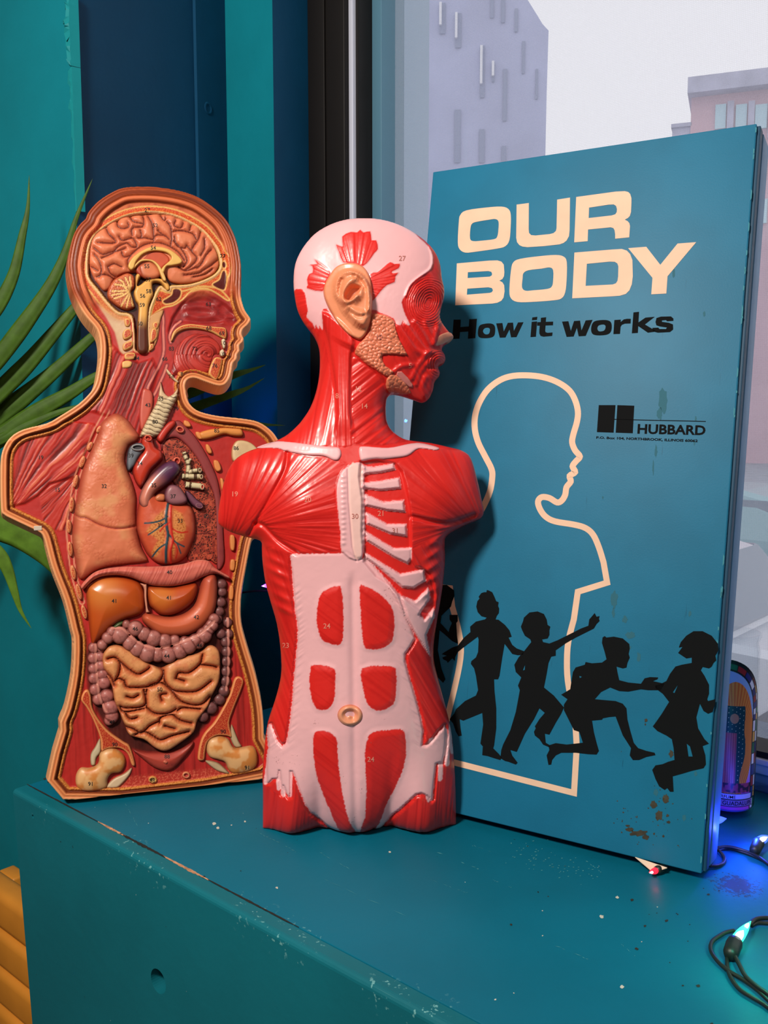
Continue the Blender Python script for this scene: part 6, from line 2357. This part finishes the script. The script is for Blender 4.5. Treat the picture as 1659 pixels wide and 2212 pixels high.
KIDS = [
    [['45,60 90,60 130,90 132,120 120,150 112,180 80,210 60,230 55,270 100,320 105,300 118,270 105,250 105,225 150,225 150,260 142,270 146,340 152,385 120,370 75,330 50,310 40,420 60,520 82,580 70,600 30,560 0,500 0,100']],
    [['310,88 320,90 340,100 352,125 362,150 375,155 372,175 378,190 376,215 365,230 358,250 375,252 410,280 435,310 447,345 430,350 450,390 475,410 515,425 510,445 480,447 450,440 420,400 408,385 395,460 380,560 372,580 350,580 352,640 362,740 362,850 350,945 345,960 375,990 392,1010 385,1025 350,1015 315,1003 285,998 288,950 275,935 290,830 285,765 180,808 160,800 165,850 172,890 155,895 140,870 125,825 105,800 130,770 140,745 190,700 250,670 262,640 250,560 240,520 222,495 225,480 250,460 262,430 265,360 260,345 200,390 150,430 135,460 135,480 120,465 95,490 90,480 70,470 65,460 90,450 62,442 75,432 120,405 150,395 185,350 220,320 218,290 250,262 300,250 310,240 280,232 260,210 252,180 258,150 270,135 265,125 280,105 295,100 308,100']],
    [['510,260 515,240 545,212 590,206 625,220 640,250 645,280 660,290 655,310 655,335 645,355 615,360 620,375 655,383 700,365 770,330 830,300 870,285 875,250 905,215 915,235 932,232 928,245 932,258 915,275 900,300 880,310 800,350 740,385 690,420 690,450 665,455 650,490 640,550 630,600 625,625 680,670 735,735 720,770 690,820 655,885 630,880 635,930 660,945 655,955 620,940 600,910 575,890 570,870 580,850 575,840 600,800 630,765 600,740 570,800 520,880 475,980 440,970 450,1000 480,1040 470,1050 430,1035 410,1030 385,1015 390,970 400,940 440,860 470,760 485,680 492,640 482,615 500,570 470,540 462,500 485,460 520,420 555,375 550,360 520,340 505,310 498,290', '508,532 521,498 519,528']],
    [['945,380 948,350 960,342 970,350 1010,345 1060,355 1095,385 1098,410 1092,440 1098,460 1085,490 1080,515 1060,520 1025,510 1030,540 1040,585 1090,598 1160,605 1180,575 1210,568 1255,570 1250,580 1225,590 1270,600 1290,605 1270,640 1240,640 1200,640 1160,635 1090,648 1040,645 990,625 940,650 905,690 960,695 1020,700 1060,715 1080,740 1085,800 1100,860 1120,930 1145,960 1190,975 1235,985 1240,998 1190,1008 1150,1025 1115,1025 1098,1000 1105,960 1060,890 1020,785 985,788 950,795 945,803 890,808 900,870 915,930 928,975 915,995 870,993 800,985 720,985 690,1000 670,1025 665,1050 650,1052 640,1000 655,970 650,945 690,932 750,940 840,930 820,870 790,860 760,800 735,750 735,720 755,690 720,665 770,635 775,600 785,540 800,515 850,500 855,485 890,492 945,488 970,470 960,430', '820,560 835,567 822,574']],
    [['1370,400 1380,375 1410,340 1450,315 1500,315 1550,340 1585,385 1588,420 1570,450 1575,475 1560,490 1550,510 1535,520 1500,512 1490,530 1510,560 1535,610 1535,660 1525,690 1530,700 1570,690 1568,720 1555,760 1530,770 1505,755 1485,715 1465,790 1475,850 1510,910 1535,935 1500,948 1515,1000 1518,1050 1505,1070 1440,1085 1390,1100 1335,1115 1340,1200 1320,1200 1305,1180 1290,1190 1260,1170 1240,1130 1222,1080 1240,1055 1280,1048 1310,1035 1345,1025 1340,960 1330,910 1300,890 1250,865 1225,840 1240,820 1275,770 1315,705 1280,660 1240,630 1240,615 1270,605 1300,590 1320,550 1350,510 1385,500 1440,490 1440,460 1410,465 1380,445 1365,435 1390,400 1370,405', '1335,652 1365,608 1345,656', '1422,1006 1412,935 1430,950 1445,1006']]]
for kid in KIDS:
    loops = kid[0]
    print_polys('child_silhouette', PB, box, [[ZK(s) for s in loops]], m_print, z=.0005)


def blob(cx_, cy_, rx, ry, seed, n=18, rough=.45):
    r = np.random.RandomState(seed)
    t = np.linspace(0, 2 * math.pi, n, endpoint=False)
    k = 1 - rough * r.rand(n)
    return [np.stack([cx_ + rx * k * np.cos(t), cy_ + ry * k * np.sin(t)], 1)]


st = [blob(1438, 1725, 9, 11, 1), blob(1412, 1738, 9, 10, 2), blob(1424, 1762, 9, 14, 3), blob(1380, 1800, 24, 8, 4), blob(1360, 1792, 10, 6, 5), blob(1395, 1808, 10, 7, 6), blob(1442, 1762, 4, 4, 7), blob(1413, 1801, 3, 3, 8),
      blob(1433, 1806, 3, 3.5, 9), blob(1450, 1628, 6, 10, 10), blob(1395, 1556, 4, 5, 11), blob(1444, 1776, 5, 4, 12), blob(1356, 1784, 6, 3, 13), blob(1394, 1565, 2, 3, 14)]
for i in range(46):
    st.append(blob(1395 + 45 * _R.randn(), 1770 + 35 * _R.randn() * (1 if i % 3 else 4), .7 + 1.6 * _R.rand(), .7 + 1.6 * _R.rand(), 40 + i, 8))
st = [s for s in st if s[0][:, 0].max() < 1500 and s[0][:, 1].max() < 1840 and s[0][:, 1].min() > 1250]
tag(print_polys('dirt_specks', PB, box, st, m_wear, z=.0003), kind='stuff')
fa = [blob(1327, 1296, 10, 22, 70), blob(1325, 1325, 4, 14, 71), blob(1350, 1338, 7, 10, 72), blob(1362, 1372, 14, 9, 73), blob(1356, 1400, 8, 12, 74), blob(1490, 1326, 4, 8, 75), blob(1432, 865, 11, 32, 76, rough=.3), blob(1425, 893, 8, 16, 77),
      blob(1417, 975, 3.5, 18, 78), blob(1411, 1010, 2, 22, 79), blob(1503, 905, 2.5, 8, 80), blob(1500, 958, 2, 5, 81), blob(1417, 1712, 6, 12, 82), blob(1478, 1767, 5, 9, 83), blob(1503, 1671, 4, 7, 84), blob(1455, 590, 4, 12, 85), blob(1521, 678, 3, 8, 86), blob(1302, 1075, 2, 4, 87), blob(1380, 1420, 5, 14, 88)]
tag(print_polys('faint_stains', PB, box, fa, m_faint, z=.00015), kind='stuff')
# torn paper corner under the lower edge
pp = [ground(1372, 1851, SILL + .012), ground(1441, 1874, SILL + .010), ground(1411, 1884, SILL + .004)]
pc = [(p[0], p[1], p[2]) for p in pp]
m_paper = material('white_paper', lin(238, 214, 190), rough=.8)
V = pc + [(p[0], p[1], p[2] - .0008) for p in pc]
scrap = mesh_obj('paper_scrap', V, [(0, 1, 2), (5, 4, 3), (0, 3, 4, 1), (1, 4, 5, 2), (2, 5, 3, 0)], m_paper)
tag(scrap, 'small folded white paper corner sticking out from under the blue box', 'paper')

# ================================================================== glass votive candle
cg = ground(1568, 1746)
zt = at_depth(1568, 1364, cg[1])[2]
CH = zt - SILL
CR = 0.0325
CM = T(cg)
candle = empty('prayer_candle', CM, 'tall glass prayer candle with colourful arched label behind the blue box', 'candle')
m_glass = bpy.data.materials.new('clear_glass')
m_glass.use_nodes = True
nt = m_glass.node_tree
nt.nodes.clear()
_o = nt.nodes.new('ShaderNodeOutputMaterial')
_t = nt.nodes.new('ShaderNodeBsdfTransparent')
_t.inputs['Color'].default_value = (.95, .965, .975, 1)
_g = nt.nodes.new('ShaderNodeBsdfGlossy')
_g.inputs['Roughness'].default_value = .04
_w = nt.nodes.new('ShaderNodeLayerWeight')
_w.inputs['Blend'].default_value = .16
_m = nt.nodes.new('ShaderNodeMixShader')
_gg = nt.nodes.new('ShaderNodeNewGeometry')
_ms = nt.nodes.new('ShaderNodeMath')
_ms.operation = 'SUBTRACT'
_ms.use_clamp = True
nt.links.new(_w.outputs['Fresnel'], _ms.inputs[0])
nt.links.new(_gg.outputs['Backfacing'], _ms.inputs[1])
nt.links.new(_ms.outputs[0], _m.inputs[0])
nt.links.new(_t.outputs[0], _m.inputs[1])
nt.links.new(_g.outputs[0], _m.inputs[2])
nt.links.new(_m.outputs[0], _o.inputs[0])
pr = [(0, .0), (CR - .004, .0), (CR - .001, .0015), (CR, .006), (CR, CH - .022), (CR - .002, CH - .014), (CR - .002, CH - .010), (CR + .001, CH - .004), (CR + .0005, CH), (CR - .0012, CH), (CR - .004, CH - .012), (CR - .0022, CH - .024), (CR - .0022, .008), (0, .008)]
V, Fc = lathe(pr, 56)
mesh_obj('glass_jar', V, Fc, m_glass, candle, True)
m_wax = material('pale_wax', lin(160, 120, 220), rough=.5)
m_wax.node_tree.nodes['Principled BSDF'].inputs['Subsurface Weight'].default_value = .3
V, Fc = lathe([(0, .0085), (CR - .0026, .0085), (CR - .0026, CH * .52), (0, CH * .515)], 40)
mesh_obj('wax', V, Fc, m_wax, candle, True)
V, Fc = tube_mesh([(0, 0, CH * .51), (.001, 0, CH * .55)], .0008, 6)
mesh_obj('wick', V, Fc, m_print, candle)

# label: generic arched stained-glass border round a draped figure in a glow of orange rays
LAB0, LAB1 = 0.012, CH * .88
NA, NZ = 260, 420
ang = np.linspace(-1.75, 1.75, NA)
zz_ = np.linspace(LAB0, LAB1, NZ)
AA, ZZ = np.meshgrid(ang, zz_)
s_ = AA.ravel() * CR * 1000            # millimetres across
h_ = (ZZ.ravel() - LAB0) * 1000
HT = (LAB1 - LAB0) * 1000
WD = 1.42 * CR * 1000
AE = 70.0                                # rise of the pointed arch, millimetres


def arch(w, top):
    """signed millimetres inside an arch of half width w whose crown is at height top"""
    rise = AE * w / WD
    hc = top - rise
    return np.where(h_ < hc, w - np.abs(s_), w * (1 - np.hypot(s_ / w, (h_ - hc) / rise)))


a_out = arch(WD, HT)
a_in = arch(WD - 12, HT - 13)
C = solid(s_, lin(40, 20, 60))
gk = np.floor((np.arctan2(h_ - (HT - AE), s_) * 5)).astype(int) * (h_ > HT - AE) + np.floor(h_ / 14).astype(int) * 3 * (h_ <= HT - AE) + (s_ > 0) * 17
ln = np.where(a_in < -6, 1, 0)
pal = np.array([lin(238, 230, 240), lin(40, 36, 110), lin(20, 110, 70), lin(160, 24, 34), lin(232, 170, 80), lin(44, 40, 120), lin(236, 226, 236)])
C = pal[(gk * 5 + ln * 3 + gk // 3) % 7]
edge_ = np.minimum(np.abs(a_out), np.minimum(np.abs(a_in), np.abs(a_in + 6)))
fr_ = np.where(h_ > HT - AE, np.abs(((np.arctan2(h_ - (HT - AE), s_) * 5) % 1) - .5), np.abs((h_ / 14 % 1) - .5))
C = np.where(((fr_ > .46) | (edge_ < .8) | (a_out < 2.2))[:, None], lin(10, 8, 12), C)
ins_ = a_in > .8
sky = mixc(solid(s_, lin(150, 180, 225)), lin(206, 70, 190), sst(60, 25, h_))
s_f = s_ - 9
rr_ = np.hypot(s_f / 26, (h_ - 88) / 74)
an_ = np.arctan2(h_ - 82, s_f)
glow = mixc(solid(s_, lin(226, 96, 34)), lin(240, 150, 60), .5 + .5 * np.sin(an_ * 110))
body = np.where(rr_[:, None] < 1, glow, sky)
robe = np.abs(s_f - 1) < 14 - 4 * np.abs((h_ - 90) / 40) + 1.5 * np.sin(h_ / 9)
robe &= (h_ > 34) & (h_ < 132)
body = np.where(robe[:, None], lin(18, 58, 62), body)
dots = (np.hypot((s_ % 4.4) - 2.2, ((h_ + 2.2 * np.floor(s_ / 4.4)) % 6) - 3) < .55) & robe
body = np.where(dots[:, None], lin(214, 206, 160), body)
gown = (np.abs(s_f + 4) < 7.5) & (h_ > 34) & (h_ < 98)
body = np.where(gown[:, None], mixc(solid(s_, lin(200, 92, 96)), lin(150, 52, 60), .5 + .5 * np.sin(s_ * 2.4)), body)
head_ = np.hypot(s_f, (h_ - 116) / 1.25) < 5.0
body = np.where(head_[:, None], lin(190, 130, 90), body)
base_ = (h_ < 34) & (h_ > 22)
body = np.where((base_ & (rr_ < 1.3))[:, None], mixc(solid(s_, lin(170, 50, 90)), lin(60, 20, 50), sst(.4, .6, vnoise(s_ / 3, h_ / 3))), body)
C = np.where(ins_[:, None], body, C)
# lettering bands at the foot
C = np.where(((h_ < 20) & (h_ > 13.2) & (np.abs(s_) < WD - 10))[:, None], lin(206, 190, 235), C)
C = np.where(((h_ < 12.6) & (h_ > 4.5) & (np.abs(s_) < WD - 8))[:, None], lin(150, 110, 170), C)
C = np.where(((np.abs(h_ - 13) < .6) | (np.abs(h_ - 4.2) < .5) | (np.abs(h_ - 20.4) < .5))[:, None], lin(12, 8, 16), C)
keep = a_out.reshape(NZ, NA) > 0
keep |= (h_.reshape(NZ, NA) < HT - AE)
rad = CR + .00035
dirc = np.array([CAM[0] - cg[0], CAM[1] - cg[1]])
a0 = math.atan2(dirc[1], dirc[0]) - .10
# positive s runs to the viewer's right
VX = rad * np.cos(a0 + AA)
VY = rad * np.sin(a0 + AA)
vid = np.arange(NA * NZ).reshape(NZ, NA)
cell = keep[:-1, :-1] & keep[1:, :-1] & keep[:-1, 1:] & keep[1:, 1:]
jy, jx = np.nonzero(cell)
q = np.stack([vid[jy, jx], vid[jy, jx + 1], vid[jy + 1, jx + 1], vid[jy + 1, jx]], 1)
ids = np.unique(q)
rm = -np.ones(NA * NZ, int)
rm[ids] = np.arange(len(ids))
m_label = material('printed_paper_label', rough=.35, attr=True)
mesh_obj('label', np.stack([VX.ravel(), VY.ravel(), ZZ.ravel()], 1)[ids], rm[q], m_label, candle, True, C[ids])


def wrap_text(items, m):
    VV, FF = [], []
    for body_, s0, s1, h0, h1 in items:
        V, Fc = text_tris(body_, .01)
        lo, hi = V.min(0), V.max(0)
        t = (V - lo) / (hi - lo)
        b = len(VV)
        for a, c in t:
            sa = (s0 + (s1 - s0) * a) / 1000 / CR
            VV.append(((rad + .0003) * math.cos(a0 + sa), (rad + .0003) * math.sin(a0 + sa), LAB0 + (h0 + (h1 - h0) * c) / 1000))
        FF += [tuple(b + i for i in f) for f in Fc]
    mesh_obj('label_lettering', VV, FF, m, candle)


wrap_text([('PERFUME', -9, 14, 14.6, 18.6), ('DE GUADALUPE', -11, 37, 6.0, 11.2)], m_print)

# ================================================================== coloured fairy lights
m_wire = material('dark_green_wire', (0.010, 0.016, 0.014), rough=.45)


def glow_mat(name, c, s, core=None):
    return material(name, c, rough=.3, emit=c, estr=s)


def gpath(s, z=.003, zs=None):
    """a wire lying on the ledge along pixel points of the lower right crop"""
    q = P(s, 1300, 1640, 3.866)
    q = crom(q, 5, False)
    pts = ground(q[:, 0], q[:, 1], SILL + z)
    return pts


def wire(name, pts, r, parent, m=None):
    pts = np.asarray(pts) - np.array(parent.matrix_world.translation)
    V, Fc = tube_mesh(pts, r, 8)
    return mesh_obj(name, V, Fc, m or m_wire, parent, True)


def bulb(parent, p0, p1, r, m, name='bulb'):
    """small pointed bulb from its socket p0 to its tip p1"""
    p0 = np.asarray(p0) - np.array(parent.matrix_world.translation)
    p1 = np.asarray(p1) - np.array(parent.matrix_world.translation)
    t = np.linspace(0, 1, 9)
    V, Fc = tube_mesh(p0 + (p1 - p0) * t[:, None], r * np.array([.8, 1, 1, .95, .85, .7, .5, .28, .06]), 12)
    return mesh_obj(name, V, Fc, m, parent, True)


def socket(parent, p0, p1, r):
    p0 = np.asarray(p0) - np.array(parent.matrix_world.translation)
    p1 = np.asarray(p1) - np.array(parent.matrix_world.translation)
    t = np.linspace(0, 1, 6)
    V, Fc = tube_mesh(p0 + (p1 - p0) * t[:, None], r * np.array([.7, 1, 1.05, 1.05, 1.1, 1.0]), 12)
    return mesh_obj('socket', V, Fc, m_wire, parent, True)


def lamp(parent, p, color, power, r=.003):
    l = bpy.data.lights.new('bulb_glow', 'POINT')
    l.energy = power
    l.color = color
    l.shadow_soft_size = r
    o = bpy.data.objects.new('bulb_glow', l)
    link(o, parent)
    o.location = np.asarray(p) - np.array(parent.matrix_world.translation)
    return o


Gp = lambda x, y, h: ground(x, y, SILL + h)
m_core = glow_mat('white_bulb_core', (1.0, .97, 1.0), 2.0)
# green light in the lower right corner
g = empty('fairy_light', T(Gp(1600, 2030, 0)), 'lit green fairy light with looped dark wire at the lower right of ledge', 'fairy light', 'coloured fairy lights')
wire('wire', gpath('1105,1430 1040,1445 980,1478 925,1520 908,1570 925,1630 985,1705 1070,1775 1180,1840 1290,1920 1388,2010 1500,2110 1750,2260 2150,2380 2600,2420', .0035), .0019, g)
wire('wire', gpath('1045,1650 1050,1740 1080,1830 1150,1920 1250,1985 1330,2030 1400,2080 1520,2160 1760,2300 2150,2420 2600,2450', .0030), .0019, g)
wire('wire', gpath('1110,1640 1150,1720 1200,1810 1290,1890 1390,1960 1520,2060 1770,2220 2160,2345 2600,2390', .0065), .0019, g)
wire('wire', gpath('1240,1380 1270,1345 1320,1328 1400,1325 1520,1330 1800,1400 2200,1420 2600,1380', .0055), .0022, g)
wire('wire', gpath('1250,1392 1300,1368 1400,1372 1520,1380 1800,1440 2200,1450 2600,1410', .0025), .0019, g)
socket(g, Gp(1576, 2066, .006), Gp(1588, 2034, .009), .0068)
mgr = glow_mat('green_bulb_glow', (.04, 1.0, .38), 2.2)
bulb(g, Gp(1588, 2034, .009), Gp(1622, 1990, .012), .0050, mgr)
bulb(g, Gp(1594, 2026, .0135), Gp(1606, 2010, .0145), .0034, m_core, 'bulb_core')
bulb(g, Gp(1611, 2003, .0140), Gp(1618, 1994, .0135), .0018, m_core, 'bulb_core')
lamp(g, Gp(1622, 2010, .050), (.05, 1.0, .62), .11)
# blue light by the candle
b_ = empty('fairy_light', T(Gp(1636, 1830, 0)), 'lit blue fairy light with dark wire beside the candle on the ledge', 'fairy light', 'coloured fairy lights')
wire('wire', gpath('960,742 1050,732 1150,752 1250,785 1330,830 1400,880 1520,950 1760,1060 2100,1090 2500,1040', .004), .0020, b_)
wire('wire', gpath('960,760 1060,745 1160,770 1270,810 1400,870 1520,920 1760,1035 2100,1060 2500,1010', .002), .0019, b_)
wire('wire', gpath('940,740 985,770 1025,830 1010,870 960,890 900,892', .003), .0019, b_)
socket(b_, Gp(1628, 1842, .006), Gp(1640, 1818, .012), .0062)
mbl = glow_mat('blue_bulb_glow', (.03, .07, 1.0), 3.5)
bulb(b_, Gp(1644, 1815, .0165), Gp(1658, 1808, .0165), .0026, m_core, 'bulb_core')
bulb(b_, Gp(1640, 1817, .012), Gp(1662, 1806, .013), .0050, mbl)
lamp(b_, Gp(1630, 1800, .022), (.02, .06, 1.0), .20)
# a second blue light hidden behind the box, shining through the candle foot
b2 = empty('fairy_light', T(Gp(1530, 1790, 0)), 'blue fairy light tucked behind the blue box beside the candle foot', 'fairy light', 'coloured fairy lights')
q1 = Gp(1545, 1772, .010)
bulb(b2, q1, q1 + np.array([.012, -.004, .004]), .0045, mbl)
socket(b2, q1 + np.array([-.014, .004, -.003]), q1, .006)
lamp(b2, Gp(1574, 1800, .035), (.03, .05, 1.0), .14)
# red light under the box
r_ = empty('fairy_light', T(Gp(1408, 1888, 0)), 'lit red fairy light glowing under the lower edge of the blue box', 'fairy light', 'coloured fairy lights')
mrd = glow_mat('red_bulb_glow', (1.0, .012, .03), 2.4)
bulb(r_, Gp(1418, 1880, .006), Gp(1402, 1885, .007), .0034, mrd)
bulb(r_, Gp(1410, 1884, .0085), Gp(1403, 1886, .0085), .0013, m_core, 'bulb_core')
socket(r_, Gp(1440, 1872, .005), Gp(1418, 1880, .006), .0042)
lamp(r_, Gp(1416, 1896, .007), (1.0, .02, .06), .0028, .002)
# purple light behind the torso
d_ = 1.20 * DS
pq = at_depth(573, 1266, d_)
v_ = empty('fairy_light', T(pq), 'lit purple fairy light hanging on its wire between the two body models', 'fairy light', 'coloured fairy lights')
mpu = glow_mat('purple_bulb_glow', (.40, .10, 1.0), 3)
bulb(v_, pq + np.array([.014, 0, .002]), pq + np.array([-.006, 0, 0]), .0046, mpu)
bulb(v_, pq + np.array([-.001, -.0042, .001]), pq + np.array([-.004, -.0042, 0]), .0012, m_core, 'bulb_core')
socket(v_, pq + np.array([.034, 0, .004]), pq + np.array([.014, 0, .002]), .0055)
xs = np.linspace(420, 760, 16)
wire('wire', np.array([at_depth(x, 1284 - 8 * math.sin(x / 40.) - .00009 * (x - 600) ** 2 * 0, d_ + .02) for x in xs]), .0018, v_)
wire('wire', np.array([pq + np.array([.033, 0, .004]), pq + np.array([.05, .01, .0]), pq + np.array([.06, .018, -.006])]), .0018, v_)
lamp(v_, pq + np.array([-.002, -.03, -.004]), (.45, .10, 1.0), .012)
# blue light hidden behind the torso's shoulder, washing the pier with blue
_d = ray(866, 909)                                       # it is seen a second time as a reflection in the pane
_o = CAM - np.array([P0[0], P0[1], 0])
_h = _o + _d * ((-.020 - _o @ E2) / (_d @ E2))
_rf = _d - 2 * (_d @ E2) * E2
b3p = _h + _rf * ((c2 + .075 + .020) / (_rf @ E2)) + np.array([P0[0], P0[1], 0])
b3 = empty('fairy_light', T(b3p), 'blue fairy light hidden behind the shoulder of the peach-edged anatomy relief', 'fairy light', 'coloured fairy lights')
mbs = glow_mat('strong_blue_bulb_glow', (.06, .04, 1.0), 70)
bulb(b3, b3p + np.array([.004, 0, 0]), b3p + np.array([-.006, 0, .001]), .0042, mbs)
socket(b3, b3p + np.array([.02, 0, -.002]), b3p, .0055)
wire('wire', np.array([b3p + np.array([.02, 0, -.002]), b3p + np.array([.05, .03, -.06]), b3p + np.array([.06, .05, -.14])]), .0018, b3)
lamp(b3, b3p + np.array([-.012, -.012, .0]), (.02, .12, 1.0), .10)

# ================================================================== palm plant behind the anatomy panel
m_leaf = material('palm_leaf', lin(62, 94, 20), rough=.55, spec=.25, vary=(60, .25))
m_leaf2 = material('pale_palm_leaf', lin(92, 130, 40), rough=.55, spec=.25, vary=(60, .25))
m_pot = material('terracotta_pot', lin(150, 84, 56), rough=.8)
m_soil = material('potting_soil', (.03, .02, .014), rough=1)
m_stem = material('palm_stem', lin(88, 110, 50), rough=.5)
pb = np.array((ROOM @ Vector((LE + .58, c1 + .17, 0)))[:])
palm = empty('palm_plant', T(pb), 'green palm plant whose long narrow leaves fan out behind the anatomy panel', 'plant')


def leaflet(pts, w0, depth0, depth1, m, tipw=.02):
    q = crom(np.asarray(pts, float), 8, False)
    n = len(q)
    dd = np.linspace(depth0, depth1, n) * DS
    C_ = at_depth(q[:, 0], q[:, 1], dd)
    # width in the plane across the view, with a lengthwise fold
    tg = np.gradient(C_, axis=0)
    tg /= np.linalg.norm(tg, axis=1)[:, None]
    vw = np.array([.25, -1, .15])
    vw /= np.linalg.norm(vw)
    sd = np.cross(tg, vw)
    sd /= np.linalg.norm(sd, axis=1)[:, None]
    up_ = np.cross(sd, tg)
    t = np.linspace(0, 1, n)
    w = w0 * .00080 * np.clip((1 - t) / .62, 0, 1) ** .95 * (0.75 + .25 * np.clip(t / .2, 0, 1)) + .0006 * tipw
    prof = [(-1, 0.0), (-.66, .22), (-.33, .10), (0, .42), (.33, .10), (.66, .22), (1, 0)]
    V, Fc = [], []
    k = len(prof)
    for i in range(n):
        for a, b in prof:
            V.append(C_[i] + sd[i] * (a * w[i] / 2) - up_[i] * (b * w[i] * .35) * (1 if up_[i][1] > 0 else -1) - pb)
    for i in range(n - 1):
        for j in range(k - 1):
            Fc.append((i * k + j, i * k + j + 1, (i + 1) * k + j + 1, (i + 1) * k + j))
    o = mesh_obj('leaf', V, Fc, m, palm, True)
    md = o.modifiers.new('thick', 'SOLIDIFY')
    md.thickness = .0006
    return o


L = lambda s: P(s)
leaflet(L('-60,760 -30,700 0,655 30,590 48,510 60,450 63,378'), 24, 1.10, 1.12, m_leaf)
leaflet(L('-90,880 -40,815 0,770 60,690 110,615 142,545 166,468 200,386'), 31, 1.10, 1.13, m_leaf)
leaflet(L('-90,940 -40,885 0,845 60,785 120,715 175,650 235,585 280,540'), 34, 1.11, 1.16, m_leaf)
leaflet(L('-90,965 -40,930 0,897 60,850 120,800 200,727 270,665 340,600'), 36, 1.12, 1.17, m_leaf)
leaflet(L('-90,1000 -40,970 0,945 80,890 150,850 215,810 330,760 450,720'), 34, 1.10, 1.13, m_leaf)
leaflet(L('-90,985 -30,960 0,950 60,920 130,890 210,868 300,840'), 20, 1.10, 1.12, m_leaf)
leaflet(L('-90,1050 -40,1100 0,1128 50,1158 105,1205 150,1262 190,1310'), 62, 1.08, 1.12, m_leaf2)
leaflet(L('-60,1140 -25,1175 0,1200 18,1235 32,1280 45,1320 68,1358'), 24, 1.08, 1.09, m_leaf2)
leaflet(L('180,960 330,880 430,840 500,812 540,800 574,788'), 22, 1.14, 1.20, m_leaf)
leaflet(L('200,980 330,920 420,880 500,852 535,838 572,816'), 20, 1.14, 1.20, m_leaf)
leaflet(L('220,950 350,925 450,918 540,916 580,918 616,919'), 16, 1.14, 1.20, m_leaf)
_hub = np.array(at_depth(-95, 960, 1.12 * DS)) - pb
V, Fc = tube_mesh([(0, 0, .35), tuple(_hub * np.array([.2, .2, .55])), tuple(_hub * np.array([.6, .6, .85])), tuple(_hub)], [.012, .010, .008, .006], 10)
mesh_obj('stem', V, Fc, m_stem, palm, True)
V, Fc = lathe([(0, 0), (.10, 0), (.105, .01), (.135, .33), (.145, .33), (.145, .37), (.132, .37), (.128, .34), (0, .34)], 40)
mesh_obj('pot', V, Fc, m_pot, palm, True)
V, Fc = lathe([(0, .352), (.06, .356), (.1285, .345)], 30)
mesh_obj('soil', V, Fc, m_soil, palm, True)
